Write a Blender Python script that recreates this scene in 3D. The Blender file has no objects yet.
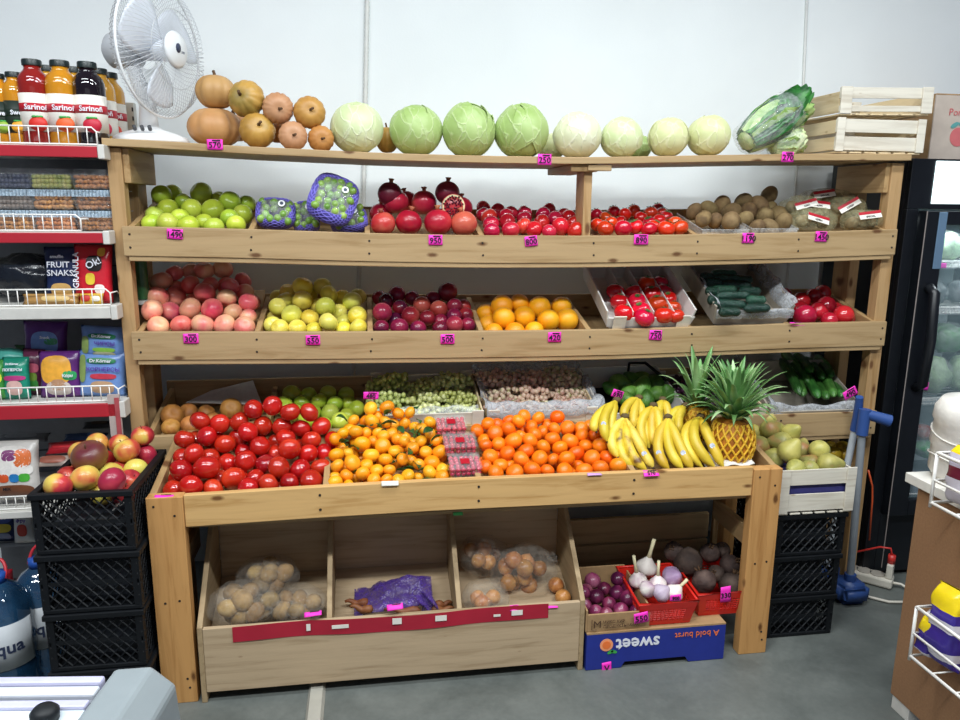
import bpy, bmesh, math, random
from mathutils import Vector, Matrix, Euler, noise
random.seed(7)
SC = bpy.context.scene
COL = SC.collection
PI = math.pi

# ------------------------------------------------------------------ camera
FPX = 740.0
CAM = Vector((.7294, -2.4156, 1.4707))
PT, YW, RL = .205, .1527, .0091
VF = Vector((math.sin(YW)*math.cos(PT), math.cos(YW)*math.cos(PT), -math.sin(PT)))
VR = Vector((math.cos(YW), -math.sin(YW), 0))
VU = VR.cross(VF)
CR, SR = math.cos(RL), math.sin(RL)
def ray(px, py):
    a = (px-480)/FPX; b = (py-360)/FPX
    x = CR*a+SR*b; y = -SR*a+CR*b
    return VF+VR*x-VU*y
def atY(px, py, Y):
    d = ray(px, py); return CAM+d*((Y-CAM.y)/d.y)
def atZ(px, py, Z):
    d = ray(px, py); return CAM+d*((Z-CAM.z)/d.z)
def depth(p): return (Vector(p)-CAM).dot(VF)
cd = bpy.data.cameras.new('camera'); cam = bpy.data.objects.new('camera', cd); COL.objects.link(cam)
cd.sensor_width = 36; cd.lens = FPX/960*36; cd.clip_start = .02
cr = VR*CR+VU*SR; cu = VU*CR-VR*SR; cb = -VF
M = Matrix((cr, cu, cb)).transposed().to_4x4(); M.translation = CAM
cam.matrix_world = M
SC.camera = cam

# ------------------------------------------------------------------ colours and materials
def lin(c):
    if isinstance(c, str):
        c = c.lstrip('#'); c = [int(c[i:i+2], 16)/255 for i in (0, 2, 4)]
    return tuple(((v/12.92) if v <= .04045 else ((v+.055)/1.055)**2.4) for v in c[:3])+(1.,)
MATS = {}
def newmat(name):
    m = bpy.data.materials.new(name); m.use_nodes = True
    nt = m.node_tree; b = nt.nodes['Principled BSDF']
    return m, nt, b
def setv(b, **k):
    for n, v in k.items():
        n = n.replace('_', ' ')
        if n in b.inputs: b.inputs[n].default_value = v
def N(nt, t, **k):
    n = nt.nodes.new(t)
    for a, v in k.items():
        if a in n.inputs.keys(): n.inputs[a].default_value = v
        else: setattr(n, a, v)
    return n
def ramp(nt, stops):
    r = nt.nodes.new('ShaderNodeValToRGB'); e = r.color_ramp.elements
    e[0].position, e[0].color = stops[0][0], stops[0][1]
    e[1].position, e[1].color = stops[-1][0], stops[-1][1]
    for p, c in stops[1:-1]:
        x = e.new(p); x.color = c
    return r
def plain(name, c, rough=.5, metal=0, spec=.5, var=.06, scale=30, bump=0, emit=None, es=0, trans=0, alpha=1, coat=0):
    """solid colour with a slight procedural mottling"""
    if name in MATS: return MATS[name]
    m, nt, b = newmat(name); c = lin(c)
    tc = N(nt, 'ShaderNodeTexCoord'); no = N(nt, 'ShaderNodeTexNoise', Scale=scale, Detail=4)
    nt.links.new(tc.outputs['Object'], no.inputs['Vector'])
    r = ramp(nt, [(.3, tuple(v*(1-var) for v in c[:3])+(1,)), (.7, tuple(min(1, v*(1+var)) for v in c[:3])+(1,))])
    nt.links.new(no.outputs['Fac'], r.inputs[0]); nt.links.new(r.outputs[0], b.inputs['Base Color'])
    setv(b, Roughness=rough, Metallic=metal, Specular_IOR_Level=spec, Transmission_Weight=trans, Alpha=alpha, Coat_Weight=coat)
    if emit: b.inputs['Emission Color'].default_value = lin(emit); b.inputs['Emission Strength'].default_value = es
    if bump:
        bp = N(nt, 'ShaderNodeBump', Strength=bump, Distance=.01); nt.links.new(no.outputs['Fac'], bp.inputs['Height']); nt.links.new(bp.outputs[0], b.inputs['Normal'])
    MATS[name] = m; return m
def fruit_mat(name, stops, scale=18, rough=.35, stretch=(1, 1, 1), detail=3, val=.18, hue=.01, coat=0, bump=0, bscale=300, lo=.3, hi=.7):
    """mottled skin; every fruit gets its own pattern and a slight own tint"""
    m, nt, b = newmat(name)
    tc = N(nt, 'ShaderNodeTexCoord'); oi = N(nt, 'ShaderNodeObjectInfo')
    mp = N(nt, 'ShaderNodeMapping'); mp.inputs['Scale'].default_value = stretch
    nt.links.new(tc.outputs['Object'], mp.inputs['Vector'])
    no = N(nt, 'ShaderNodeTexNoise', noise_dimensions='4D', Scale=scale, Detail=detail)
    w = N(nt, 'ShaderNodeMath', operation='MULTIPLY'); w.inputs[1].default_value = 37.
    nt.links.new(oi.outputs['Random'], w.inputs[0]); nt.links.new(w.outputs[0], no.inputs['W'])
    nt.links.new(mp.outputs[0], no.inputs['Vector'])
    n = len(stops)
    r = ramp(nt, [(lo+(hi-lo)*i/(n-1), lin(c)) for i, c in enumerate(stops)])
    # shift the pattern of each fruit as a whole
    sh = N(nt, 'ShaderNodeMath', operation='MULTIPLY_ADD'); sh.inputs[1].default_value = .24; sh.inputs[2].default_value = -.12
    fr = N(nt, 'ShaderNodeMath', operation='FRACT'); m7 = N(nt, 'ShaderNodeMath', operation='MULTIPLY'); m7.inputs[1].default_value = 7.31
    nt.links.new(oi.outputs['Random'], m7.inputs[0]); nt.links.new(m7.outputs[0], fr.inputs[0]); nt.links.new(fr.outputs[0], sh.inputs[0])
    ad = N(nt, 'ShaderNodeMath', operation='ADD'); nt.links.new(no.outputs['Fac'], ad.inputs[0]); nt.links.new(sh.outputs[0], ad.inputs[1])
    nt.links.new(ad.outputs[0], r.inputs[0])
    hs = N(nt, 'ShaderNodeHueSaturation')
    v = N(nt, 'ShaderNodeMapRange'); v.inputs['To Min'].default_value = 1-val; v.inputs['To Max'].default_value = 1+val
    h = N(nt, 'ShaderNodeMapRange'); h.inputs['To Min'].default_value = .5-hue; h.inputs['To Max'].default_value = .5+hue
    m3 = N(nt, 'ShaderNodeMath', operation='MULTIPLY'); m3.inputs[1].default_value = 13.7; f3 = N(nt, 'ShaderNodeMath', operation='FRACT')
    nt.links.new(oi.outputs['Random'], m3.inputs[0]); nt.links.new(m3.outputs[0], f3.inputs[0])
    nt.links.new(oi.outputs['Random'], v.inputs[0]); nt.links.new(f3.outputs[0], h.inputs[0])
    nt.links.new(v.outputs[0], hs.inputs['Value']); nt.links.new(h.outputs[0], hs.inputs['Hue']); nt.links.new(r.outputs[0], hs.inputs['Color'])
    nt.links.new(hs.outputs[0], b.inputs['Base Color'])
    setv(b, Roughness=rough, Coat_Weight=coat, Coat_Roughness=.12, Subsurface_Weight=0.0)
    if bump:
        n2 = N(nt, 'ShaderNodeTexNoise', Scale=bscale, Detail=2); nt.links.new(tc.outputs['Object'], n2.inputs['Vector'])
        bp = N(nt, 'ShaderNodeBump', Strength=bump, Distance=.004); nt.links.new(n2.outputs['Fac'], bp.inputs['Height']); nt.links.new(bp.outputs[0], b.inputs['Normal'])
    MATS[name] = m; return m
def wood_mat(name, c1, c2, knot, axis='x', rough=.62, kscale=3.0, kthr=.02, grain=14):
    m, nt, b = newmat(name)
    tc = N(nt, 'ShaderNodeTexCoord'); mp = N(nt, 'ShaderNodeMapping')
    s = {'x': (.6, 9, 9), 'y': (9, .6, 9), 'z': (9, 9, .6)}[axis]
    mp.inputs['Scale'].default_value = s
    nt.links.new(tc.outputs['Object'], mp.inputs['Vector'])
    no = N(nt, 'ShaderNodeTexNoise', Scale=grain/9*3, Detail=8, Roughness=.6, Distortion=.6); nt.links.new(mp.outputs[0], no.inputs['Vector'])
    r = ramp(nt, [(.28, lin(c2)), (.5, lin(c1)), (.75, tuple(min(1, v*1.1) for v in lin(c1)[:3])+(1,))]); nt.links.new(no.outputs['Fac'], r.inputs[0])
    mk = N(nt, 'ShaderNodeMapping'); mk.inputs['Scale'].default_value = {'x': (1, .22, 2.4), 'y': (.22, 1, 2.4), 'z': (2.4, .22, 1)}[axis]
    nt.links.new(tc.outputs['Object'], mk.inputs['Vector'])
    sx = N(nt, 'ShaderNodeSeparateXYZ'); cx_ = N(nt, 'ShaderNodeCombineXYZ'); nt.links.new(mk.outputs[0], sx.inputs[0])
    i_, j_ = {'x': (0, 2), 'y': (1, 2), 'z': (0, 2)}[axis]; sh_ = N(nt, 'ShaderNodeMath', operation='MULTIPLY_ADD'); sh_.inputs[1].default_value = 3.; nt.links.new(sx.outputs[1 if axis != 'y' else 0], sh_.inputs[0]); nt.links.new(sx.outputs[i_], sh_.inputs[2])
    nt.links.new(sh_.outputs[0], cx_.inputs[0]); nt.links.new(sx.outputs[j_], cx_.inputs[1])
    vo = N(nt, 'ShaderNodeTexVoronoi', voronoi_dimensions='2D', Scale=kscale); nt.links.new(cx_.outputs[0], vo.inputs['Vector'])
    n2 = N(nt, 'ShaderNodeTexNoise', Scale=22., Detail=3); nt.links.new(tc.outputs['Object'], n2.inputs['Vector'])
    ma = N(nt, 'ShaderNodeMath', operation='MULTIPLY_ADD'); ma.inputs[1].default_value = .07
    nt.links.new(n2.outputs['Fac'], ma.inputs[0]); nt.links.new(vo.outputs['Distance'], ma.inputs[2])
    mr = N(nt, 'ShaderNodeMapRange'); mr.inputs['From Min'].default_value = kthr+.04; mr.inputs['From Max'].default_value = kthr+.085; mr.inputs['To Min'].default_value = .9; mr.inputs['To Max'].default_value = 0
    nt.links.new(ma.outputs[0], mr.inputs[0])
    mx = N(nt, 'ShaderNodeMix', data_type='RGBA'); nt.links.new(mr.outputs[0], mx.inputs[0]); nt.links.new(r.outputs[0], mx.inputs[6]); mx.inputs[7].default_value = lin(knot)
    nt.links.new(mx.outputs[2], b.inputs['Base Color'])
    bp = N(nt, 'ShaderNodeBump', Strength=.25, Distance=.003); nt.links.new(no.outputs['Fac'], bp.inputs['Height']); nt.links.new(bp.outputs[0], b.inputs['Normal'])
    setv(b, Roughness=rough, Specular_IOR_Level=.3)
    MATS[name] = m; return m
def clear_mat(name, c='#ffffff', alpha=.25, rough=.12):
    m, nt, b = newmat(name)
    tc = N(nt, 'ShaderNodeTexCoord'); no = N(nt, 'ShaderNodeTexNoise', Scale=45., Detail=3, Distortion=1.5); nt.links.new(tc.outputs['Object'], no.inputs['Vector'])
    mr = N(nt, 'ShaderNodeMapRange'); mr.inputs['From Min'].default_value = .35; mr.inputs['From Max'].default_value = .75
    mr.inputs['To Min'].default_value = alpha*.6; mr.inputs['To Max'].default_value = min(1, alpha*1.9)
    nt.links.new(no.outputs['Fac'], mr.inputs[0]); nt.links.new(mr.outputs[0], b.inputs['Alpha'])
    bp = N(nt, 'ShaderNodeBump', Strength=.6, Distance=.01); nt.links.new(no.outputs['Fac'], bp.inputs['Height']); nt.links.new(bp.outputs[0], b.inputs['Normal'])
    b.inputs['Base Color'].default_value = lin(c); setv(b, Roughness=rough)
    MATS[name] = m; return m

PX = wood_mat('pine_lengthwise', '#ad926b', '#93764e', '#5a371e', 'x')
PY = wood_mat('pine_crosswise', '#ab8c61', '#906d44', '#5f3a20', 'y')
PZ = wood_mat('pine_upright', '#b29065', '#977346', '#5f3a20', 'z')
OZ = wood_mat('amber_pine_upright', '#c39259', '#a4713c', '#5a3416', 'z')
LX = wood_mat('pale_laminate', '#b9a283', '#9c8465', '#7b5c3c', 'x', kthr=-.03)
LY = wood_mat('pale_laminate_side', '#a8916f', '#8c7555', '#7b5c3c', 'y', kthr=-.03)
WX = wood_mat('whitish_crate_wood', '#dad4c5', '#c0b6a4', '#9c8566', 'x', kthr=-.02)
WY = wood_mat('tan_crate_wood', '#d9c5a0', '#bfa57c', '#9c7d55', 'y', kthr=-.02)
DX = wood_mat('dark_plank_wood', '#c2a578', '#a3875c', '#5a4024', 'x')
WHITE = plain('white_plastic', '#eceeee', .35)
WIRE = plain('white_wire', '#eeece6', .3)
BLACKP = plain('black_plastic', '#0e1115', .55, var=.2, spec=.3)
PINK = plain('pink_paper', '#ff34c4', .6, var=.05)
INK = plain('black_ink', '#1c1218', .7)
SCREW = plain('dark_screw', '#2b241e', .5)
CARD = plain('brown_cardboard', '#a98860', .75, var=.08, scale=60)
GREYC = plain('grey_cardboard', '#c6c3bc', .8, var=.06, scale=60)
CLEAR = clear_mat('clear_plastic', '#f2f6f8', .16, .08)
FILM = clear_mat('wrinkled_film', '#eef2f4', .17, .15)
LINER = clear_mat('milky_liner_film', '#c9ccd0', .34, .42)

# ------------------------------------------------------------------ mesh building
def box(bm, x0, x1, y0, y1, z0, z1, m=None):
    vs = [Vector((x, y, z)) for x in (x0, x1) for y in (y0, y1) for z in (z0, z1)]
    if m: vs = [m@v for v in vs]
    v = [bm.verts.new(p) for p in vs]
    for f in ((0, 1, 3, 2), (4, 6, 7, 5), (0, 4, 5, 1), (2, 3, 7, 6), (0, 2, 6, 4), (1, 5, 7, 3)):
        bm.faces.new([v[i] for i in f])
def frame_of(d):
    d = Vector(d).normalized(); a = Vector((0, 0, 1)) if abs(d.z) < .9 else Vector((1, 0, 0))
    u = d.cross(a).normalized(); return u, d.cross(u)
def tube(bm, pts, r, n=8, closed=False, cap=True):
    pts = [Vector(p) for p in pts]; L = len(pts); rs = r if isinstance(r, (list, tuple)) else [r]*L
    rings = []; u = None
    for i, p in enumerate(pts):
        if closed: d = pts[(i+1) % L]-pts[i-1]
        else: d = pts[min(i+1, L-1)]-pts[max(i-1, 0)]
        if d.length < 1e-9: d = Vector((0, 0, 1))
        d.normalize()
        if u is None: u, _ = frame_of(d)
        u = (u-d*u.dot(d))
        u = u.normalized() if u.length > 1e-6 else frame_of(d)[0]
        w = d.cross(u)
        rings.append([bm.verts.new(p+(u*math.cos(2*PI*k/n)+w*math.sin(2*PI*k/n))*rs[i]) for k in range(n)])
    for i in range(L if closed else L-1):
        a, b = rings[i], rings[(i+1) % L]
        for k in range(n): bm.faces.new((a[k], a[(k+1) % n], b[(k+1) % n], b[k]))
    if cap and not closed:
        bm.faces.new(rings[0][::-1]); bm.faces.new(rings[-1])
def lathe(bm, prof, n=24, m=None, lob=None):
    """prof: list of (radius, z) from bottom to top"""
    m = m or Matrix(); rings = []
    for r, z in prof:
        if r < 1e-5: rings.append([bm.verts.new(m@Vector((0, 0, z)))]); continue
        ring = []
        for k in range(n):
            a = 2*PI*k/n; q = r*(lob(a, z) if lob else 1)
            ring.append(bm.verts.new(m@Vector((q*math.cos(a), q*math.sin(a), z))))
        rings.append(ring)
    for a, b in zip(rings, rings[1:]):
        if len(a) == 1 and len(b) == 1: continue
        for k in range(n):
            if len(a) == 1: bm.faces.new((a[0], b[(k+1) % n], b[k]))
            elif len(b) == 1: bm.faces.new((a[k], a[(k+1) % n], b[0]))
            else: bm.faces.new((a[k], a[(k+1) % n], b[(k+1) % n], b[k]))
    if len(rings[0]) > 1: bm.faces.new(rings[0][::-1])
    if len(rings[-1]) > 1: bm.faces.new(rings[-1])
def cyl(bm, p0, p1, r, r1=None, n=16): tube(bm, [p0, p1], [r, r if r1 is None else r1], n)
def blob(bm, c, rx, ry, rz, n=14, k=9, m=None, jit=0, seed=0, sup=1.0):
    """an ellipsoid, optionally lumpy (jit) or boxy (sup<1)"""
    c = Vector(c); m = m or Matrix(); rings = []
    def sg(v): return math.copysign(abs(v)**sup, v)
    for i in range(k+1):
        t = PI*i/k; ring = []
        for j in range(n if 0 < i < k else 1):
            a = 2*PI*j/n
            d = Vector((sg(math.sin(t))*sg(math.cos(a)), sg(math.sin(t))*sg(math.sin(a)), sg(math.cos(t))))
            s = 1+(jit*noise.noise(d*2.1+Vector((seed*3.7, seed*1.3, seed))) if jit else 0)+(jit*.5*noise.noise(d*6+Vector((seed, 0, seed))) if jit else 0)
            ring.append(bm.verts.new(m@(c+Vector((d.x*rx, d.y*ry, d.z*rz))*s)))
        rings.append(ring)
    for a, b in zip(rings, rings[1:]):
        for j in range(n):
            if len(a) == 1: bm.faces.new((a[0], b[j], b[(j+1) % n]))
            elif len(b) == 1: bm.faces.new((a[j], b[0], a[(j+1) % n]))
            else: bm.faces.new((a[j], b[j], b[(j+1) % n], a[(j+1) % n]))
def sheet(bm, fn, nu, nv, th=0):
    """parametric sheet fn(u,v)->point; th gives it thickness"""
    g = [[bm.verts.new(fn(i/nu, j/nv)) for j in range(nv+1)] for i in range(nu+1)]
    fs = [bm.faces.new((g[i][j], g[i+1][j], g[i+1][j+1], g[i][j+1])) for i in range(nu) for j in range(nv)]
    if th:
        bmesh.ops.recalc_face_normals(bm, faces=fs)
        bmesh.ops.solidify(bm, geom=fs, thickness=th)
def prism(bm, poly, y0, y1, m=None):
    """polygon in x,z extruded along y"""
    m = m or Matrix()
    a = [bm.verts.new(m@Vector((x, y0, z))) for x, z in poly]; b = [bm.verts.new(m@Vector((x, y1, z))) for x, z in poly]
    n = len(poly)
    bm.faces.new(a); bm.faces.new(b[::-1])
    for i in range(n): bm.faces.new((a[i], b[i], b[(i+1) % n], a[(i+1) % n]))

def build(name, bm, mat, root=None, smooth=False, bevel=0, fix=True, world=True):
    """link ONE mesh; under a root it is given in world coordinates (world=True) or local ones"""
    if fix: bmesh.ops.recalc_face_normals(bm, faces=bm.faces)
    if root is not None and world:
        wm = root.matrix_basis.copy()
        p = root.parent
        while p is not None: wm = p.matrix_basis@wm; p = p.parent
        bm.transform(wm.inverted())
    me = bpy.data.meshes.new(name); bm.to_mesh(me); bm.free()
    for m in (mat if isinstance(mat, (list, tuple)) else [mat]): me.materials.append(m)
    if smooth:
        for p in me.polygons: p.use_smooth = True
        if smooth is not True:
            try: me.set_sharp_from_angle(angle=math.radians(smooth))
            except Exception: pass
    o = bpy.data.objects.new(name, me); COL.objects.link(o)
    if root is not None: o.parent = root
    if bevel:
        b = o.modifiers.new('bevel', 'BEVEL'); b.width = bevel; b.segments = 2; b.limit_method = 'ANGLE'
    return o
def BM(): return bmesh.new()
def tag(o, label=None, cat=None, group=None, kind=None):
    if label: o['label'] = label
    if cat: o['category'] = cat
    if group: o['group'] = group
    if kind: o['kind'] = kind
    return o
def thing(name, label, cat, loc=(0, 0, 0), group=None, rot=None):
    o = bpy.data.objects.new(name, None); o.empty_display_size = .05; COL.objects.link(o)
    o.location = loc
    if rot: o.rotation_euler = rot
    return tag(o, label, cat, group)
def one(name, bm, mat, label, cat, group=None, loc=None, smooth=False, bevel=0, kind=None):
    """a thing that is a single mesh, its origin at loc (default: centre of its base)"""
    xs = [v.co for v in bm.verts]
    if loc is None:
        loc = Vector(((min(v.x for v in xs)+max(v.x for v in xs))/2, (min(v.y for v in xs)+max(v.y for v in xs))/2, min(v.z for v in xs)))
    bm.transform(Matrix.Translation(-Vector(loc)))
    o = build(name, bm, mat, None, smooth, bevel); o.location = loc
    return tag(o, label, cat, group, kind)
def dup(o, parent=None):
    c = o.copy(); COL.objects.link(c)
    if parent is not None: c.parent = parent
    for ch in list(o.children): dup(ch, c)
    return c
def dup_t(o, label, loc, rot=None, sc=None):
    c = dup(o); c['label'] = label; c.location = loc
    if rot is not None: c.rotation_euler = rot
    if sc is not None: c.scale = (sc, sc, sc) if not isinstance(sc, tuple) else sc
    return c
def lettering(s, h, mat, root, origin, right, up, name='lettering', th=.0006, align='CENTER', bold=0, bend=0):
    """raised lettering; origin is the middle of the text, right/up span its plane"""
    cu_ = bpy.data.curves.new('t', 'FONT'); cu_.body = s; cu_.size = h; cu_.extrude = th; cu_.align_x = align; cu_.align_y = 'CENTER'
    cu_.resolution_u = 2; cu_.offset = bold
    t = bpy.data.objects.new('t', cu_); COL.objects.link(t)
    dg = bpy.context.evaluated_depsgraph_get()
    me = bpy.data.meshes.new_from_object(t.evaluated_get(dg)); me.name = name
    bpy.data.objects.remove(t); bpy.data.curves.remove(cu_)
    if bend:
        for v in me.vertices:
            a = v.co.x/bend; q = bend+v.co.z; v.co = Vector((q*math.sin(a), v.co.y, q*math.cos(a)-bend))
    r = Vector(right).normalized(); u = Vector(up); u = (u-r*u.dot(r)).normalized(); n = r.cross(u)
    m = Matrix((r, u, n)).transposed().to_4x4(); m.translation = Vector(origin)+n*th
    wm = root.matrix_basis.copy(); p = root.parent
    while p is not None: wm = p.matrix_basis@wm; p = p.parent
    me.transform(wm.inverted()@m)
    me.materials.clear(); me.materials.append(mat)
    o = bpy.data.objects.new(name, me); COL.objects.link(o); o.parent = root
    return o
ORD = ['first', 'second', 'third', 'fourth', 'fifth', 'sixth', 'seventh', 'eighth', 'ninth', 'tenth', 'eleventh', 'twelfth', 'thirteenth', 'fourteenth', 'fifteenth', 'sixteenth', 'seventeenth', 'eighteenth', 'nineteenth', 'twentieth']
# ------------------------------------------------------------------ the room
WALLY = .60
m, nt, b = newmat('painted_wall')
tc = N(nt, 'ShaderNodeTexCoord'); no = N(nt, 'ShaderNodeTexNoise', Scale=2.2, Detail=6); nt.links.new(tc.outputs['Object'], no.inputs['Vector'])
r = ramp(nt, [(.3, lin('#ebf0f0')), (.7, lin('#f2f7f7'))]); nt.links.new(no.outputs['Fac'], r.inputs[0]); nt.links.new(r.outputs[0], b.inputs['Base Color'])
n2 = N(nt, 'ShaderNodeTexNoise', Scale=120., Detail=3); nt.links.new(tc.outputs['Object'], n2.inputs['Vector'])
bp = N(nt, 'ShaderNodeBump', Strength=.08, Distance=.004); nt.links.new(n2.outputs['Fac'], bp.inputs['Height']); nt.links.new(bp.outputs[0], b.inputs['Normal']); setv(b, Roughness=.7, Specular_IOR_Level=.25)
WALL = m
m, nt, b = newmat('concrete_floor')
tc = N(nt, 'ShaderNodeTexCoord'); no = N(nt, 'ShaderNodeTexNoise', Scale=3.2, Detail=9, Roughness=.65, Distortion=.4); nt.links.new(tc.outputs['Object'], no.inputs['Vector'])
r = ramp(nt, [(.25, lin('#535855')), (.5, lin('#6a6f6b')), (.78, lin('#80847f'))]); nt.links.new(no.outputs['Fac'], r.inputs[0])
n2 = N(nt, 'ShaderNodeTexNoise', Scale=60., Detail=4); nt.links.new(tc.outputs['Object'], n2.inputs['Vector'])
mx = N(nt, 'ShaderNodeMix', data_type='RGBA', blend_type='MULTIPLY'); mx.inputs[0].default_value = .35
nt.links.new(r.outputs[0], mx.inputs[6]); nt.links.new(n2.outputs['Color'], mx.inputs[7])
bw = N(nt, 'ShaderNodeRGBToBW'); nt.links.new(n2.outputs['Color'], bw.inputs[0]); nt.links.new(bw.outputs[0], mx.inputs[7])
nt.links.new(mx.outputs[2], b.inputs['Base Color']); nt.links.new(no.outputs['Fac'], b.inputs['Roughness'])
rr = N(nt, 'ShaderNodeMapRange'); rr.inputs['To Min'].default_value = .35; rr.inputs['To Max'].default_value = .65; nt.links.new(no.outputs['Fac'], rr.inputs[0]); nt.links.new(rr.outputs[0], b.inputs['Roughness'])
FLOOR = m
bm = BM(); box(bm, -1.6, 4.2, WALLY, WALLY+.12, 0, 3.2)
tag(build('wall_back', bm, WALL), kind='structure')
bm = BM(); box(bm, -1.6, 4.2, -4.5, WALLY+.12, -.1, 0)
tag(build('floor', bm, FLOOR), kind='structure')

def interp(tab):
    def f(x):
        if x <= tab[0][0]: return tab[0][1]
        for (a, za), (c, zc) in zip(tab, tab[1:]):
            if x <= c: return za+(zc-za)*(x-a)/(c-a)
        return tab[-1][1]
    return f
ZT = interp([(-.02, 1.658), (.128, 1.653), (.358, 1.643), (.779, 1.631), (1.095, 1.628), (1.458, 1.630), (1.837, 1.643), (2.197, 1.655), (2.614, 1.662)])
Z1 = interp([(0, 1.402), (.344, 1.395), (.743, 1.383), (1.097, 1.377), (1.503, 1.377), (1.856, 1.383), (2.224, 1.391), (2.604, 1.404)])
Z2 = interp([(0, 1.076), (.544, 1.067), (.933, 1.062), (1.271, 1.059), (1.624, 1.059), (2.204, 1.069), (2.605, 1.072)])
Z3 = interp([(0, .734), (2.61, .734)])
def plank(bm, x0, x1, y0, y1, zf, h, n=20):
    """a board along x whose top follows zf (long boards sag under the load)"""
    rings = []
    for i in range(n+1):
        x = x0+(x1-x0)*i/n; z = zf(x)
        rings.append([bm.verts.new((x, y, q)) for y, q in ((y0, z-h), (y1, z-h), (y1, z), (y0, z))])
    for a, c in zip(rings, rings[1:]):
        for k in range(4): bm.faces.new((a[k], a[(k+1) % 4], c[(k+1) % 4], c[k]))
    bm.faces.new(rings[0]); bm.faces.new(rings[-1][::-1])
def ramp_board(bm, x0, x1, y0, z0, y1, z1, th):
    """a board sloping in y: top from (y0,z0) to (y1,z1)"""
    vs = [bm.verts.new((x, y, z)) for x in (x0, x1) for y, z in ((y0, z0), (y1, z1), (y1, z1-th), (y0, z0-th))]
    for f in ((0, 1, 2, 3), (7, 6, 5, 4), (0, 4, 5, 1), (1, 5, 6, 2), (2, 6, 7, 3), (3, 7, 4, 0)): bm.faces.new([vs[i] for i in f])

# ------------------------------------------------------------------ the tall display rack
rack = thing('display_rack', 'tall pine produce rack with a flat top shelf and three sloping trays', 'shelf', (1.3, .18, 0))
def part(name, bm, mat, root=rack, bevel=.002, smooth=False): return build(name, bm, mat, root, smooth, bevel)
for x0, x1 in ((-.034, .008), (2.566, 2.612)):
    bm = BM(); box(bm, x0, x1, .0225, .068, 0, 1.632); part('front_post', bm, PZ)
for x0, x1 in ((-.045, -.005), (2.575, 2.615)):
    bm = BM(); box(bm, x0, x1, .21, .31, 0, 1.632); part('rear_post', bm, PZ)
bm = BM(); plank(bm, -.036, 2.616, -.004, .36, ZT, .022); part('top_shelf', bm, PX)
bm = BM(); box(bm, 1.450, 1.478, .03, .125, 1.30, 1.585); part('middle_post', bm, PZ)
bm = BM(); box(bm, 1.40, 1.49, .012, .34, 1.585, 1.607); part('shelf_bearer', bm, PY)
bm = BM(); box(bm, 1.455, 1.535, .004, .03, 1.588, 1.607); part('bearer_block', bm, PX)
for x0, x1 in ((.0085, .028), (2.548, 2.5655)):
    bm = BM(); box(bm, x0, x1, .03, .31, 1.53, 1.632); part('side_brace', bm, PY)
for zf, xr, nm in ((Z1, 2.6, 1), (Z2, 2.602, 2), (Z3, 2.606, 3)):
    bm = BM(); plank(bm, -.002, xr, 0, .022, zf, .09); part('tray_front', bm, PX)
    bm = BM(); plank(bm, .01, xr-.012, .004, .03, lambda x: zf(x)-.0905, .015)
    part('tray_lip', bm, PX)
    bm = BM(); plank(bm, .0, 2.6, .345, .364, lambda x: zf(x)+.082 if nm < 3 else .836, .12); part('tray_back', bm, PX)
    for x in ((.010, 2.555)):
        bm = BM(); z = zf(x); vs = [(.0225, z), (.344, z+.078), (.344, z-.03), (.0225, z-.10)]
        prism(bm, [(0, 0)]*0 or [(y, q) for y, q in vs], 0, .018, Matrix(((0, 1, 0, x), (1, 0, 0, 0), (0, 0, 1, 0), (0, 0, 0, 1)))); part('tray_side', bm, PY)
    for x in {1: (.373, .735, 1.107, 1.852), 2: (.376, .737, 1.108, 1.484, 1.852, 2.222), 3: (.385, .722)}[nm]:
        bm = BM(); z = zf(x); vs = [(.0225, z-.001), (.344, z+.074), (.344, z-.03), (.0225, z-.09)]
        prism(bm, vs, -.009, .009, Matrix(((0, 1, 0, x), (1, 0, 0, 0), (0, 0, 1, 0), (0, 0, 0, 1)))); part('partition', bm, PY)
    for x in (.02, .376, .74, 1.108, 1.484, 1.852, 2.222, 2.585):
        for dz in (.024, .064):
            bm = BM(); cyl(bm, (x+.004*random.uniform(-1, 1), -.0012, zf(x)-dz), (x, .004, zf(x)-dz), .0036, n=8); part('screw', bm, SCREW, bevel=0)
def tray_floor(x0, x1, y0, z0, y1, z1, root=rack, mat=None):
    bm = BM(); ramp_board(bm, x0, x1, y0, z0, y1, z1, .010); return part('tray_floor', bm, mat or PY, root)
# boards of the rack seen under the lower bench
for a, c in ((517, 541), (543, 567), (574, 596)):
    z1 = atY(640, a, .10).z; z0 = atY(640, c, .10).z
    bm = BM(); box(bm, 1.33, 2.02, .10, .12, z0, z1); part('back_plank', bm, DX)
bm = BM(); box(bm, 2.20, 2.574, .235, .26, .15, .19); part('foot_rail', bm, PX)
bm = BM(); box(bm, 2.04, 2.06, .1, .12, .05, .60); part('inner_post', bm, PZ)

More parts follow.
